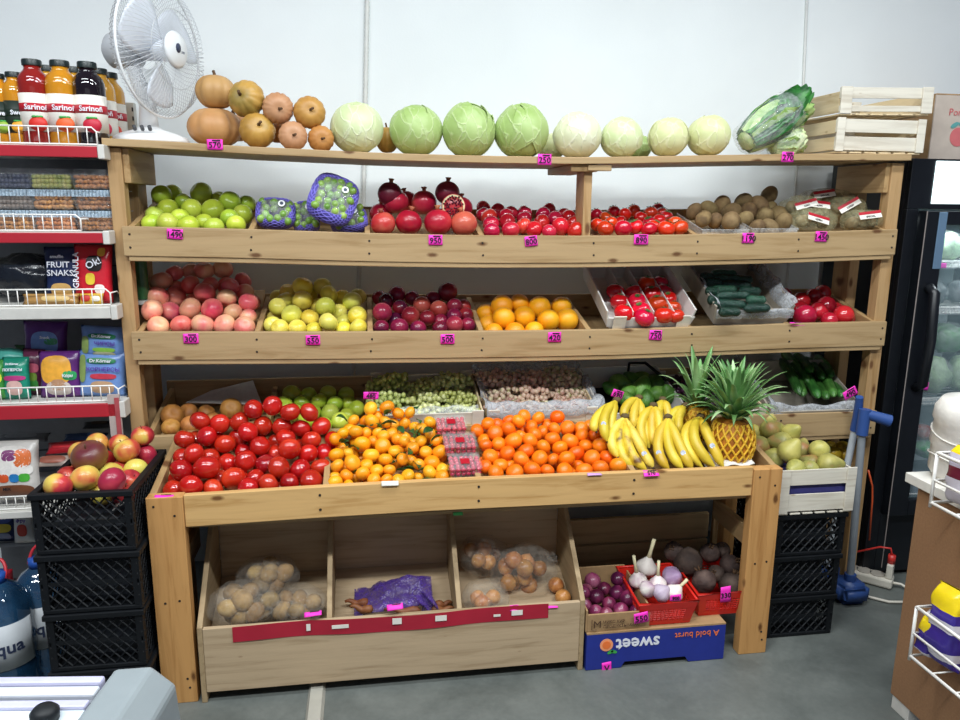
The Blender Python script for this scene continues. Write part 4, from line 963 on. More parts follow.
for n, (x, y, L, Y) in enumerate(CE):
    px, py = 580+x/4.8, 240+y/4.8; hl = L/9.6
    hh_ = .074+.06*max(0, (Y-.1))
    lay(ME_C, 'cucumber', onplane(px-hl, py+random.uniform(-1, 1), CM, hh_), onplane(px+hl, py+random.uniform(-1, 1), CM, hh_+.004), .0165,
        ['short cucumber at the very front left of the film lined crate', 'short cucumber at the very front right of the film lined crate', 'short cucumber second from the front, left side of the film lined crate'][n] if n < 3 else 'short cucumber lying behind the front three in the film lined crate', 'cucumber', 'short cucumbers in the middle tray crate')
# ---- grape crates, bottom tray
def bunch_mesh(name, mat, R, seed, n=95, sx=.062, sy=.05, sz=.024):
    bm = BM(); rg = random.Random(seed); pts = []; t = 0
    while len(pts) < n and t < 6000:
        t += 1; p = Vector((rg.gauss(0, .45)*sx*1.3, rg.gauss(0, .45)*sy*1.3, rg.uniform(-1, 1)*sz))
        if (p.x/sx/1.25)**2+(p.y/sy/1.25)**2 > 1: continue
        p.z *= max(.3, 1-(p.x/sx)**2*.4)
        if all((p-q).length > R*1.38 for q in pts): pts.append(p)
    for p in pts: blob(bm, p, R*rg.uniform(.9, 1.06), R*rg.uniform(.9, 1.06), R*rg.uniform(1, 1.2), 10, 6)
    me = bpy.data.meshes.new(name); bmesh.ops.recalc_face_normals(bm, faces=bm.faces); bm.to_mesh(me); bm.free(); me.materials.append(mat)
    for p in me.polygons: p.use_smooth = True
    return me
GRG = fruit_mat('green_grape_skin', ['#aab45e', '#c8cf80', '#dbe0a6'], 60, .3, val=.12); GRP = fruit_mat('pink_grape_skin', ['#b98a7c', '#d2b09a', '#e2cbb0', '#c6c98c'], 60, .35, val=.12, hi=.75); GRD = fruit_mat('dark_grape_skin', ['#241424', '#3d2036', '#5a3048'], 50, .3)
def grapes(label, cat, M4, W, D, mats, name, group, zz, R, rows, cols, seed):
    rg = random.Random(seed); ms = [bunch_mesh(name, mats, R, seed*10+i) for i in range(3)]
    wf = ['front', 'middle', 'back']; wc = ['left', 'centre', 'right'] if cols == 3 else ['left', 'right']
    for r in range(rows):
        for c in range(cols):
            o = bpy.data.objects.new(name, ms[(r+c) % 3]); COL.objects.link(o)
            o.location = M4@Vector((W*(c+.5)/cols+rg.uniform(-.006, .006), D*(.13+.76*(r+.5)/rows), zz(r, c)+rg.uniform(-.004, .006)))
            o.rotation_euler = (rg.uniform(-.15, .35), rg.uniform(-.2, .2), rg.uniform(-.5, .5)+(PI if rg.random() < .5 else 0))
            bm = BM(); tube(bm, [(-.03, 0, .012), (.0, .004, .02), (.035, 0, .026), (.055, .004, .034)], .0016, 5); st = build('stalk', bm, GREENSTEM, o, True, world=False)
            tag(o, label % (wf[r if rows == 3 else r*2], wc[c]), cat, group)
a = atY(366, 436, .03); W1 = 1.122-.735
GM = tiltm(.737, .032, .672, .34, .745)
g1 = thing('grape_crate', 'whitish wooden crate of green grapes tilted in the bottom tray', 'crate', (.92, .1, .67))
slat_crate(g1, GM, .380, .305, .118, (WX, WY), ((.062, .108), (.004, .052)), .04, 2)
grapes('green grape bunch in the %s %s of its wooden crate', 'grapes', GM, .37, .305, GRG, 'green_grape_bunch', 'green grape bunches', lambda r, c: .070+.012*r+(.016 if r == 2 and c != 1 else 0), .0092, 3, 3, 5)
bm = BM(); sheet(bm, lambda u, v: GM@Vector((.02+.345*u, -.001+.05*v, .062+.055*math.sin(v*2.2)+.004*math.sin(u*26))), 30, 5, .0006); build('film_liner', bm, FILM, g1, True)
GM = tiltm(1.132, .032, .672, .34, .748)
g2 = thing('grape_crate', 'whitish wooden crate of pink grapes with plastic liner in the bottom tray', 'crate', (1.32, .1, .67))
slat_crate(g2, GM, .39, .305, .118, (WX, WY), ((.062, .108), (.004, .052)), .04, 2)
grapes('pink grape bunch in the %s %s of its lined crate', 'grapes', GM, .38, .305, GRP, 'pink_grape_bunch', 'pink grape bunches', lambda r, c: .074+.014*r+(.012 if r == 2 and c == 2 else 0), .0096, 3, 3, 6)
bm = BM(); sheet(bm, lambda u, v: GM@Vector((-.005+.41*u, -.012+.06*v, .05+.082*math.sin(.5+v*2.0)+.004*math.sin(u*31+v*3)+.012*abs(u-.5))), 40, 6, .0008); build('film_liner', bm, LINER, g2, True)
for s in (0, 1):
    bm = BM(); sheet(bm, lambda u, v: GM@Vector((.403*s+(1-2*s)*(-.012+.05*v)+.004*math.sin(u*19+v*4), .33*u, .125+.012*math.sin(u*13)-.06*v*v)), 30, 5, .0008); build('film_liner', bm, LINER, g2, True)
bm = BM(); sheet(bm, lambda u, v: GM@Vector((.40*u, .325-.03*v, .135-.05*v+.006*math.sin(u*21))), 30, 4, .0008); build('film_liner', bm, LINER, g2, True)
# ---- avocados
AM = tiltm(1.545, .03, .672, .34, .75)
ab = thing('avocado_box', 'white carton with a dark plastic inner tray holding avocados', 'box', (1.69, .1, .67))
card_box(ab, AM, .298, .30, .12, CBW, flare=.008)
bm = BM(); tube(bm, [AM@Vector(p) for p in ((.19, .30, .06), (.19, .30, .135), (.255, .30, .135), (.30, .18, .118))], .006, 8); build('black_handle', bm, BLACKP, ab, True)
bm = BM(); box(bm, .014, .286, .014, .306, .02, .03, AM); build('inner_tray', bm, BLACKP, ab)
AV = [(190,205,42),(295,238,50),(235,248,36),(355,210,48),(425,262,38),(250,195,40),(320,290,36),(150,230,30),(215,280,34),(300,190,40),(370,255,34)]
heap('avocado', AV, (580,340,4.8), .07, .20, 'green avocado, %s in the %s of its white carton', 'avocado', 'avocados in the white carton', tilt=1.6, plane=(AM, .090))
# ---- dark plum grapes behind the pineapple
PMm = tiltm(1.862, .03, .668, .34, .745)
pb = thing('dark_grape_crate', 'wooden crate of dark grapes behind the pineapple in the bottom tray', 'crate', (2.0, .1, .67))
slat_crate(pb, PMm, .30, .30, .10, (WX, WY), ((.004, .085),), .03, 2)
grapes('dark purple grape bunch in the %s %s of the crate behind the pineapple', 'grapes', PMm, .29, .30, GRD, 'dark_grape_bunch', 'dark grape bunches', lambda r, c: .068+.012*r, .0105, 2, 2, 7)
# ---- long cucumbers
ZM = tiltm(2.185, .03, .675, .34, .80)
zb = thing('long_cucumber_crate', 'wooden crate of long cucumbers with plastic liner, right end of the bottom tray', 'crate', (2.36, .1, .67))
card_box(zb, ZM, .345, .29, .10, CBG, flare=.008)
bm = BM(); sheet(bm, lambda u, v: ZM@Vector((-.01+.37*u, -.012+.05*v, .032+.07*math.sin(v*2.4)+.006*math.sin(u*17)-.018*math.sin(u*PI))), 36, 6, .0008); build('film_liner', bm, LINER, zb, True)
bm = BM(); sheet(bm, lambda u, v: ZM@Vector((-.014+.05*v+.004*math.sin(u*19), .33*u, .108-.05*v*v+.006*math.sin(u*13))), 30, 5, .0008); build('film_liner', bm, LINER, zb, True)
ZE = [((215,130),(288,262)),((258,175),(303,268)),((300,160),(378,278)),((345,195),(420,281)),((390,160),(452,272)),((430,190),(488,272)),((230,90),(330,205)),((325,110),(400,185)),((380,100),(440,175)),((280,90),(340,150))]
for n, (p, q) in enumerate(ZE):
    up = n > 5
    A_ = atY(740+p[0]/4.8, 340+p[1]/4.8, .31 if up else .23); C_ = atY(740+q[0]/4.8, 340+q[1]/4.8, .14 if up else .05)
    A_ = A_+(A_-C_)*.35
    lay(ME_Z, 'long_cucumber', A_, C_, .0195, ('long cucumber, %s from left at the front of its crate' % ORD[n]) if not up else 'long cucumber lying towards the back of its crate', 'cucumber', 'long cucumbers')
# ---- cardboard sheet behind the russets
bm = BM(); P4 = [atY(186, 404, .20), atY(212, 392, .26), atY(253, 382, .325), atY(262, 406, .19)]
f = bm.faces.new([bm.verts.new(p+Vector((0, 0, .004))) for p in P4]); bm.normal_update(); bmesh.ops.solidify(bm, geom=[f], thickness=.003)
one('cardboard_sheet', bm, GREYC, 'grey cardboard sheet lying in the tray behind the russet apples', 'cardboard')
# ------------------------------------------------------------------ net bags of kiwis, top tray right
NETC = clear_mat('yellowish_net', '#c9c49a', .22, .3); REDL = plain('red_label', '#b5182b', .4)
def netbag(label, px, py, w, h, y, nk, lab, seed):
    c = atY(px, py, y); k = depth(c)/FPX; W = w*k/2; H = h*k/2
    o = thing('net_bag', label, 'bag', c, 'net bags of kiwis')
    bm = BM(); blob(bm, (0, 0, 0), W, .05, H, 24, 12, Matrix.Translation(c)@Matrix.Rotation(-.2, 4, 'X'), jit=.12, seed=seed, sup=.85); build('net', bm, NETC, o, True)
    rg = random.Random(seed)
    for l in lab:
        q = c+Vector((l[0]*W, -.053-abs(l[0])*.0, l[1]*H)); Rr = Matrix.Translation(q)@Matrix.Rotation(l[2], 4, 'Y')@Matrix.Rotation(-.45, 4, 'X')
        bm = BM(); box(bm, -.042, .042, -.001, .001, -.013, .013, Rr); lb = build('paper_label', bm, PAPER, o)
        bm = BM(); box(bm, -.0425, .0425, -.0018, -.0011, .003, .0135, Rr); build('red_band', bm, REDL, lb)
        lettering(['КИВИ', 'SPECIAL', 'KIWI'][seed % 3], .010, INK, lb, Rr@Vector((0, -.0012, -.006)), Rr.to_3x3()@Vector((1, 0, 0)), Rr.to_3x3()@Vector((0, 0, 1)))
    for i in range(nk):
        f = spawn('kiwi'); f.location = c+Vector((W*(-.62+1.24*(i+.5)/nk), .0+rg.uniform(-.006, .006), H*rg.uniform(-.25, .1))); f.rotation_euler = (rg.uniform(1, 2), rg.uniform(-.6, .6), rg.uniform(0, 3)); f.scale = (.92, .92, .92)
        tag(f, 'kiwi inside the '+label.replace(' net bag of kiwis', ' net bag'), 'kiwi', 'kiwis in the '+label)
netbag('front left net bag of kiwis', 812, 221, 50, 26, .075, 3, [(-.1, .2, .25)], 21)
netbag('front right net bag of kiwis', 862, 221, 44, 22, .075, 3, [(-.1, .55, -.12)], 22)
netbag('second row left net bag of kiwis', 802, 208, 46, 24, .15, 3, [(-.2, .3, -.25), (.4, .3, .1)], 23)
netbag('second row right net bag of kiwis', 846, 209, 44, 24, .15, 3, [(-.3, .3, -.5)], 24)
netbag('back net bag of kiwis', 826, 198, 56, 18, .24, 3, [(-.4, .4, -.15)], 25)
# clear trays under the loose kiwis
for px, lab in ((722, 'left clear plastic tray under the loose kiwis'), (771, 'right clear plastic tray under the loose kiwis')):
    c = atY(px, 231, .04); o = thing('clear_tray', lab, 'tray', c, 'clear kiwi trays')
    bm = BM(); M4 = tiltm(c.x-.075, .032, Z1(c.x)-.045, .26, Z1(c.x)+.01); W = .15
    for pts in ([(0, 0, 0), (W, 0, 0), (W+.012, -.006, .062), (-.012, -.006, .062)], [(0, 0, 0), (0, .22, 0), (-.012, .22, .062), (-.012, -.006, .062)], [(W, 0, 0), (W, .22, 0), (W+.012, .22, .062), (W+.012, -.006, .062)]):
        bm.faces.new([bm.verts.new(M4@Vector(p)) for p in pts])
    bm.normal_update(); bmesh.ops.solidify(bm, geom=list(bm.faces), thickness=.0008); build('wall', bm, CLEAR, o)
    bm = BM(); tube(bm, [M4@Vector(p) for p in ((-.012, .22, .062), (-.012, -.006, .062), (W+.012, -.006, .062), (W+.012, .22, .062))], .0018, 6); build('rim', bm, CLEAR, o)
# ------------------------------------------------------------------ bananas
BANM = fruit_mat('banana_peel', ['#c9a92a', '#dcc13c', '#e6d058'], 10, .42, stretch=(1, 1, 1), val=.06); BTIP = plain('banana_tip', '#3a2a1c', .8); BCR = plain('banana_crown', '#5b4a2c', .8, var=.2)
BANS = fruit_mat('spotted_banana_peel', ['#6b4a1c', '#cfae30', '#dcc13c', '#e6d058'], 26, .42, val=.05, lo=.22, hi=.6)
STK = plain('sticker_blue_white', '#c4cbdc', .4, var=.3, scale=160)
def banana_bunch(label, crown, yc, fingers, mat=BANM, stickers=()):
    cx = lambda p, y: atY(590+p[0]/6.857, 390+p[1]/6.857, y)
    c = cx(crown, yc); o = thing('banana_bunch', label, 'bananas', c, 'banana bunches on the bench')
    bm = BM(); blob(bm, c+Vector((0, 0, .002)), .015, .012, .011, 12, 8, jit=.2, seed=crown[0]); build('crown', bm, BCR, o, True)
    for i, (m_, t_, ym_, yt_, r_) in enumerate(fingers):
        a, b_, d_ = c, cx(m_, ym_), cx(t_, yt_)
        ctrl = b_*2-(a+d_)*.5; pts = []; rs = []
        for k in range(15):
            t = k/14; p = a*(1-t)**2+ctrl*2*t*(1-t)+d_*t*t; pts.append(p)
            e = .34 if t < .04 else (min(1, .34+(t-.04)*3.4) if t < .24 else (1 if t < .8 else max(.22, 1-((t-.8)/.2)**2*.78))); rs.append(r_*e)
        bm = BM(); tube(bm, pts, rs, 10); bo = build('banana', bm, mat, o, 50)
        bm = BM(); cyl(bm, pts[-1], pts[-1]+(pts[-1]-pts[-2]).normalized()*.006, r_*.27, r_*.2, 8); build('tip', bm, BTIP, bo)
        if i in stickers:
            p = pts[9]; n_ = (CAM-p).normalized(); u_ = n_.cross((pts[10]-pts[8]).normalized()).normalized(); n2_ = n_
            q = p+n2_*r_*1.0; bm = BM(); cyl(bm, q-n2_*.0015, q+n2_*.0012, .0085, n=14); build('sticker', bm, STK, bo)
    return o
banana_bunch('banana bunch at the left end, curving down beside the mandarins', (183, 72), -.09, [((45, 190), (42, 285), -.15, -.19, .0155), ((98, 190), (118, 352), -.165, -.215, .0165), ((150, 190), (150, 330), -.15, -.19, .0155)], stickers=(1,))
banana_bunch('spotted banana bunch with brown blotches in front of the left bunch', (240, 185), -.15, [((150, 320), (190, 460), -.20, -.25, .016), ((205, 390), (300, 525), -.225, -.275, .0165), ((270, 400), (385, 548), -.24, -.295, .017), ((345, 390), (432, 530), -.235, -.29, .0165)], BANS, (3,))
banana_bunch('banana bunch behind the spotted bunch, short stalk upright', (335, 55), -.07, [((250, 110), (235, 200), -.11, -.14, .0155), ((300, 150), (300, 260), -.12, -.16, .016), ((362, 200), (405, 400), -.13, -.19, .0165)])
banana_bunch('banana bunch in the middle with a reddish stalk', (435, 108), -.10, [((350, 230), (385, 400), -.15, -.20, .0165), ((420, 240), (440, 380), -.15, -.2, .0165), ((470, 200), (470, 330), -.14, -.18, .0155)])
banana_bunch('banana bunch at the back left of the pineapple net', (500, 68), -.06, [((470, 140), (480, 230), -.10, -.13, .0155), ((530, 140), (540, 240), -.10, -.13, .0155)])
banana_bunch('front middle banana bunch with two round stickers', (535, 188), -.16, [((465, 380), (540, 545), -.235, -.295, .0168), ((540, 380), (635, 540), -.24, -.298, .0168), ((615, 380), (700, 545), -.245, -.298, .0168)], stickers=(0, 2))
banana_bunch('banana bunch nearest the pineapple, fingers pointing to the bench front', (757, 185), -.15, [((650, 330), (770, 530), -.215, -.28, .0165), ((715, 330), (855, 535), -.235, -.295, .0172), ((815, 330), (912, 530), -.235, -.295, .0168)], stickers=(2,))
banana_bunch('banana bunch with stalk against the far pineapple', (655, 108), -.09, [((610, 190), (615, 290), -.13, -.17, .0155), ((560, 180), (560, 280), -.12, -.16, .0155)])
# ------------------------------------------------------------------ pineapples in yellow foam nets
PIN = fruit_mat('pineapple_rind', ['#7d4a12', '#b87a1e', '#d89a2c'], 34, .6, bump=.8, bscale=90); NETY = plain('yellow_foam_net', '#e6b62e', .6, var=.06)
PLEAF = fruit_mat('pineapple_leaf', ['#4a7a40', '#79a862', '#b0cf98'], 16, .4, stretch=(1, 1, .3))
def pineapple(label, px, py, y, R, H, tips, seed, net=True):
    c = atY(px, py, y); o = thing('pineapple', label, 'pineapple', c, 'pineapples in foam nets')
    M4 = Matrix.Translation(c)
    pr = [(0, 0), (R*.6, .004), (R*.9, H*.16), (R, H*.42), (R*.97, H*.66), (R*.78, H*.9), (R*.4, H), (0, H)]
    bm = BM(); lathe(bm, pr, 28, M4); build('body', bm, PIN, o, True)
    def rad(z):
        for (r0, z0), (r1, z1) in zip(pr, pr[1:]):
            if z <= z1: return r0+(r1-r0)*(z-z0)/max(1e-6, z1-z0)
        return R*.4
    bm = BM()
    for s in (1, -1):
        for i in range(17):
            tube(bm, [M4@Vector(((rad(z)+.0025)*math.cos(a), (rad(z)+.0025)*math.sin(a), z)) for z, a in ((H*(.02+.9*k/16), 2*PI*i/17+s*k*.075) for k in range(17))], .0038, 6, cap=False)
    build('foam_net', bm, NETY, o, True)
    rg = random.Random(seed); top = c+Vector((0, 0, H-.004))
    for i in range(tips):
        f = i/tips; an = i*2.4; el = .12+1.35*f+rg.uniform(-.1, .1); L = (.100+.080*math.sin(f*PI))*rg.uniform(.85, 1.12)*(1 if f < .85 else .8)
        d = Vector((math.cos(an)*math.cos(el), math.sin(an)*math.cos(el), math.sin(el))); s = Vector((-math.sin(an), math.cos(an), 0)); up = Vector((0, 0, 1))
        b0 = top+Vector((math.cos(an), math.sin(an), 0))*R*.34*(1-f)+Vector((0, 0, .055*f))
        def fn(u, v):
            q = (v-.5)*2; w_ = .0165*(1-u)**.75*(1 if u > .05 else .8)
            return b0+d*L*u+up*(.035*math.sin(u*2.2)-.055*u*u*(1-f))+s*w_*q+d.cross(s)*(-.004*(1-q*q)*(1-u))
        bm = BM(); sheet(bm, fn, 8, 2, .0009); build('leaf', bm, PLEAF, o, True)
    return o
pineapple('large pineapple in a yellow foam net at the right end of the bench', 730, 462, -.20, .072, .155, 92, 3)
pineapple('second pineapple, mostly hidden behind the netted one and the bananas', 694, 440, -.065, .05, .125, 26, 4)
bm = BM(); sheet(bm, lambda u, v: Vector((1.80+.17*u, -.28+.09*v, .652+.022*v+.004*math.sin(u*14))), 20, 6, .001)
one('paper_sheet', bm, PAPER, 'white paper sheet lying on the bench under the large pineapple', 'paper', smooth=True)
# ------------------------------------------------------------------ berry boxes between tangerines and mandarins
CLEAR2 = clear_mat('very_clear_plastic', '#f2f6f8', .06, .05)
BERR = fruit_mat('red_berry_skin', ['#8e1030', '#b81d3c', '#d8445a'], 60, .22)
def berry_box(label, px, py, w, h, y, seed):
    c = atY(px, py, y); k = depth(c)/FPX; W = w*k; H = .036; D = .085
    M4 = Matrix.Translation(c)@Matrix.Rotation(.22, 4, 'X')
    o = thing('berry_box', label, 'box', c, 'clear boxes of red berries')
    bm = BM(); box(bm, -W/2, W/2, 0, D, 0, H, M4); build('clear_box', bm, CLEAR2, o, bevel=.004)
    bm = BM(); box(bm, -W/2-.003, W/2+.003, -.003, D+.003, H-.004, H+.002, M4); build('lid', bm, CLEAR2, o, bevel=.001)
    bm = BM(); box(bm, -.014, .014, D*.25, D*.6, H+.0022, H+.003, M4); build('label_sticker', bm, REDL, o)
    bm = BM(); rg = random.Random(seed)
    for ix in range(6):
        for iy in range(5):
            for iz in range(2): blob(bm, ((-.42+.168*ix)*W+rg.uniform(-.002, .002), (.12+.19*iy)*D+rg.uniform(-.002, .002), .010+.014*iz), .0078, .0078, .0078, 9, 6, M4)
    one('red_berries', bm, BERR, 'red berries inside the '+label.replace('clear plastic', 'clear'), 'berries', 'berries in clear boxes', smooth=True, kind='stuff')
berry_box('clear plastic berry box at the back beside the grape crate', 452, 437, 29, 16, -.115, 1)
berry_box('clear plastic berry box in the middle of the three', 461, 456, 32, 18, -.195, 2)
berry_box('clear plastic berry box at the front with a red sticker', 466, 478, 31, 22, -.285, 3)
# ------------------------------------------------------------------ pears in a white crate on black crates
px0 = atY(781, 472, -.27).x; PW = 2.345-px0
pc = thing('pear_crate', 'white slatted crate of pears standing on the black crates', 'crate', (px0+PW/2, -.1, .467))
M4 = Matrix.Translation((px0, -.27, .469)); slat_crate(pc, M4, PW, .36, .155, (WX, WX), ((.006, .066), (.098, .152)), .034, 2)
bm = BM(); box(bm, .01, PW-.01, .012, .35, .004, .125, M4); build('purple_liner', bm, plain('purple_liner', '#3a3a78', .5), pc)
heap('pear', [(85,515,50),(150,430,50),(230,445,45),(180,485,60),(220,540,60),(160,545,50),(305,530,45),(365,530,48),(275,575,38),(330,590,36),(270,615,45),(410,595,55),(330,615,35),(140,395,30),(60,455,40)],
     (740,340,4.8), -.23, -.02, 'green brown pear, %s in the %s of the white crate', 'pear', 'pears in the white crate', tilt=1.6, xr=(px0-.02, px0+PW), ymax=.06)
BCM = BLACKP
def plastic_crate(label, x0, x1, y0, y1, z0, z1, group, rows=5, cols=9, seed=0, mat=None, grid=True):
    """plastic produce crate: corner posts, rims and lattice walls"""
    mat = mat or BCM; o = thing('plastic_crate', label, 'crate', ((x0+x1)/2, (y0+y1)/2, z0), group); H = z1-z0
    bm = BM()
    for z, t in ((z0, .012), (z1-.016, .016)):
        e = .006 if z > z0 else 0
        box(bm, x0-e, x1+e, y0-e, y0+.012, z, z+t); box(bm, x0-e, x1+e, y1-.012, y1+e, z, z+t)
        box(bm, x0-e, x0+.012, y0+.012, y1-.012, z, z+t); box(bm, x1-.012, x1+e, y0+.012, y1-.012, z, z+t)
    build('rim', bm, mat, o, bevel=.002)
    for x in (x0, x1-.02):
        for y in (y0, y1-.02): bm = BM(); box(bm, x, x+.02, y, y+.02, z0+.012, z1-.016); build('corner_post', bm, mat, o)
    def wall(n, fn, L):
        bm = BM(); h = H-.028; k = max(3, int(L/.028))
        box(bm, *fn(0, L, z0+.012+h*.46, z0+.012+h*.54))
        for s in (1, -1):
            for i in range(-6, k+7):
                u0 = i*L/k; u1 = u0+s*h*.9; lo, hi = (u0, u1)
                za, zb = z0+.012, z0+.012+h
                # clip the diagonal bar to the panel
                t0, t1 = 0., 1.
                for lim in (0., L):
                    if (lo-lim)*(hi-lim) < 0:
                        t = (lim-lo)/(hi-lo)
                        if (lo < 0 and lim == 0) or (lo > L and lim == L): t0 = max(t0, t)
                        else: t1 = min(t1, t)
                if max(lo, hi) <= 0 or min(lo, hi) >= L: continue
                if (lo < 0 and hi < 0) or (lo > L and hi > L) or t1-t0 < .05: continue
                p = lambda t: fn(lo+(hi-lo)*t, None, za+(zb-za)*t, None)
                tube(bm, [p(t0), p(t1)], .0026, 4)
        build(n, bm, mat, o)
    def ff(y):
        def g(a, c, z, zz): return (a+x0, c+x0, y-.002, y+.002, z, zz) if c is not None else Vector((a+x0, y, z))
        return g
    def fs(x):
        def g(a, c, z, zz): return (x-.002, x+.002, a+y0, c+y0, z, zz) if c is not None else Vector((x, a+y0, z))
        return g
    wall('front_wall', ff(y0+.006), x1-x0); wall('back_wall', ff(y1-.006), x1-x0); wall('side_wall', fs(x0+.006), y1-y0); wall('side_wall', fs(x1-.006), y1-y0)
    bm = BM(); box(bm, x0+.006, x1-.006, y0+.006, y1-.006, z0+.002, z0+.008); build('bottom', bm, mat, o)
    return o
for k, lab in enumerate(('black plastic crate on the floor, lowest of three under the pear crate', 'black plastic crate, middle of three under the pear crate', 'black plastic crate, topmost of three directly under the pear crate')):
    plastic_crate(lab, 2.075+.004*k, 2.325+.004*k, -.262, .07, .002+.153*k, .153+.153*k, 'black crates under the pears')
    bm = BM(); box(bm, 2.108, 2.298, -.228, .04, .012+.153*k, .142+.153*k)
    one('dark_bag', bm, plain('dark_bag_plastic', '#1d2128', .45, var=.3, scale=14, bump=.5), 'dark plastic sack filling the %s black crate under the pears' % ('lowest', 'middle', 'topmost')[k], 'bag', 'dark sacks in the black crates', bevel=.02)  # added dark block, keeps the crate inside dark behind the lattice
# lemons and a cardboard box deeper under the tray
bx = thing('cardboard_box', 'brown cardboard box behind the pear crate by the right rack post', 'box', (2.53, .18, .19))
M4 = Matrix.Translation((2.40, .06, .191)); card_box(bx, M4, .15, .16, .33, CARD)
heap('lemon', [(410,525,30),(440,520,30),(480,520,34),(455,545,32),(500,545,30)], (740,340,4.8), .09, .16, 'yellow lemon in the dark gap above the cardboard box', 'lemon', 'lemons in the dark gap', tilt=1.5)
# ------------------------------------------------------------------ inside the floor bin
XP = [atY(329, 617, yf).x, atY(460, 609, yf).x]
for a, c in ((.229, XP[0]-.009), (XP[0]+.009, XP[1]-.009), (XP[1]+.009, 1.377)):
    bm = BM(); ramp_board(bm, a, c, yf+.016, .155, yb-.003, .25, .01); build('raised_floor', bm, LX, binr)
BAGF = clear_mat('bag_film', '#c9c2b6', .12, .08)
def filled_bag(label, px, py, rx, ry, y, k, n, noun, seed, film=BAGF, knot=(0, 1), contents=None, rs=1.):
    c = atY(px, py, y); kk = depth(c)/FPX; A, B = rx*kk*1.08, ry*kk*1.1; Dp = min(A, .075)
    e = kind(k); R0 = max(abs(v.co.x) for v in e[0].data.vertices)
    rg = random.Random(seed); pts = []; t = 0
    while len(pts) < n and t < 5000:
        t += 1; p = Vector((rg.uniform(-1, 1), rg.uniform(-1, .5), rg.uniform(-1, 1)))
        if p.length > .98: continue
        q = Vector((p.x*(A-R0*.9), p.y*max(.01, Dp-R0*.9), p.z*max(.008, B-R0*.9)))
        if all((q-w).length > R0*1.5*rs for w in pts): pts.append(q)
    for p in pts:
        f = spawn(k); f.location = c+p; f.rotation_euler = (rg.uniform(-1.5, 1.5), rg.uniform(-1.5, 1.5), rg.uniform(0, 6)); s = rs*rg.uniform(.86, 1.04); f.scale = (s, s, s)
        tag(f, '%s in the clear bag, %s' % (contents or noun, label.split(', ', 1)[1]), noun, '%ss in the clear bag, %s' % (noun, label.split(', ', 1)[1]))
    o = thing('produce_bag', label, 'bag', c-Vector((0, 0, B)), 'bags in the floor bin')
    bm = BM(); blob(bm, c, A*1.06, Dp*1.06, B*1.06, 30, 18, jit=.10, seed=seed)
    for v in bm.verts:
        d = v.co-c
        if d.length > 0: v.co += d.normalized()*.0035*noise.noise(v.co*70)
    build('film', bm, film, o, True)
    kx, kz = knot; kp = c+Vector((kx*A*.9, -Dp*.6, kz*B*.85))
    bm = BM()
    for i in range(7):
        a = i*PI/3.5+seed; q = kp+Vector((math.cos(a)*.03, -.012+rg.uniform(-.008, .008), abs(math.sin(a))*.03+.004))
        w = Vector((-.006*math.sin(a), .003, .006*math.cos(a))); bm.faces.new([bm.verts.new(v) for v in (kp-w*.4, kp+w*.4, q+w*1.5, q-w*1.5)])
    build('knot', bm, film, o)
    return o
KP = fruit('potato', .033, FM['potato'], 16, zs=1.25, top=0, bot=0); KP.location = (0, 0, -5); KIND['potato'] = [KP, False]
filled_bag('clear bag of potatoes, front left in the bin', 246, 604, 33, 21, -.265, 'potato', 16, 'potato', 31, rs=.9, knot=(0, -.4))
filled_bag('clear bag of potatoes, at the back of the left compartment', 268, 576, 27, 17, -.16, 'potato', 13, 'potato', 32, rs=.85, knot=(0, .9))
filled_bag('clear bag of potatoes, front right in the left compartment', 298, 605, 25, 17, -.255, 'potato', 11, 'potato', 33, rs=.8, knot=(0, .3))
filled_bag('clear bag of onions, back left of the right compartment', 483, 555, 22, 17, -.12, 'yonion', 13, 'onion', 34, rs=.8)
filled_bag('clear bag of onions, largest, in the middle of the right compartment', 524, 571, 30, 24, -.17, 'yonion', 24, 'onion', 35, knot=(.7, .8), rs=.9)
filled_bag('clear bag of onions, front left of the right compartment', 486, 596, 21, 13, -.265, 'yonion', 11, 'onion', 36, knot=(0, -.5), rs=.85)
for px, py, y, lab in ((563, 597, -.25, 'loose onion at the front right corner of the floor bin'), (556, 585, -.20, 'loose onion behind the corner onion in the floor bin')):
    f = spawn('yonion'); f.location = atY(px, py, y); f.rotation_euler = (.4, .2, 0); tag(f, lab, 'onion', 'loose onions in the floor bin')
PUR = clear_mat('purple_bag_film', '#5a3f96', .5, .2)
o = thing('purple_bag', 'crumpled purple plastic bag over the carrots in the middle bin compartment', 'bag', atY(400, 608, -.22))
a = atY(354, 607, -.24); q = atY(404, 588, -.20); c = atY(432, 600, -.22)
def pf(u, v):
    x = a.x+(c.x-a.x)*u; ridge = math.sin(min(1, max(0, (u-.08)/.92))*2.2); z = a.z-.012+.075*max(0, ridge)*(1-abs(v-.5)*1.6)+.010*noise.noise(Vector((u*7, v*7, 2)))
    return Vector((x, -.27+.16*v+.012*noise.noise(Vector((u*6, v*5, 7))), z+.012*v))
bm = BM(); sheet(bm, pf, 34, 20, .0008); build('bag_film', bm, PUR, o, True)
bm = BM(); sheet(bm, lambda u, v: Vector((c.x-.045+.05*u+.01*math.sin(v*5), -.275+.01*math.sin(u*9+v*6), c.z-.022+.088*v*(1-.3*abs(u-.5)))), 12, 12, .0008); build('bag_mouth', bm, PUR, o, True)
def carrot(pa, pb, r, lab):
    bm = BM(); d = pb-pa; n = 10; tube(bm, [pa+d*(i/n)+Vector((0, 0, .004*math.sin(i))) for i in range(n+1)], [r*(.55 if i == 0 else 1-.75*(i/n)**1.3) for i in range(n+1)], 10)
    one('carrot', bm, FM['carrot'], lab, 'carrot', 'carrots in the floor bin', smooth=True, loc=pa)
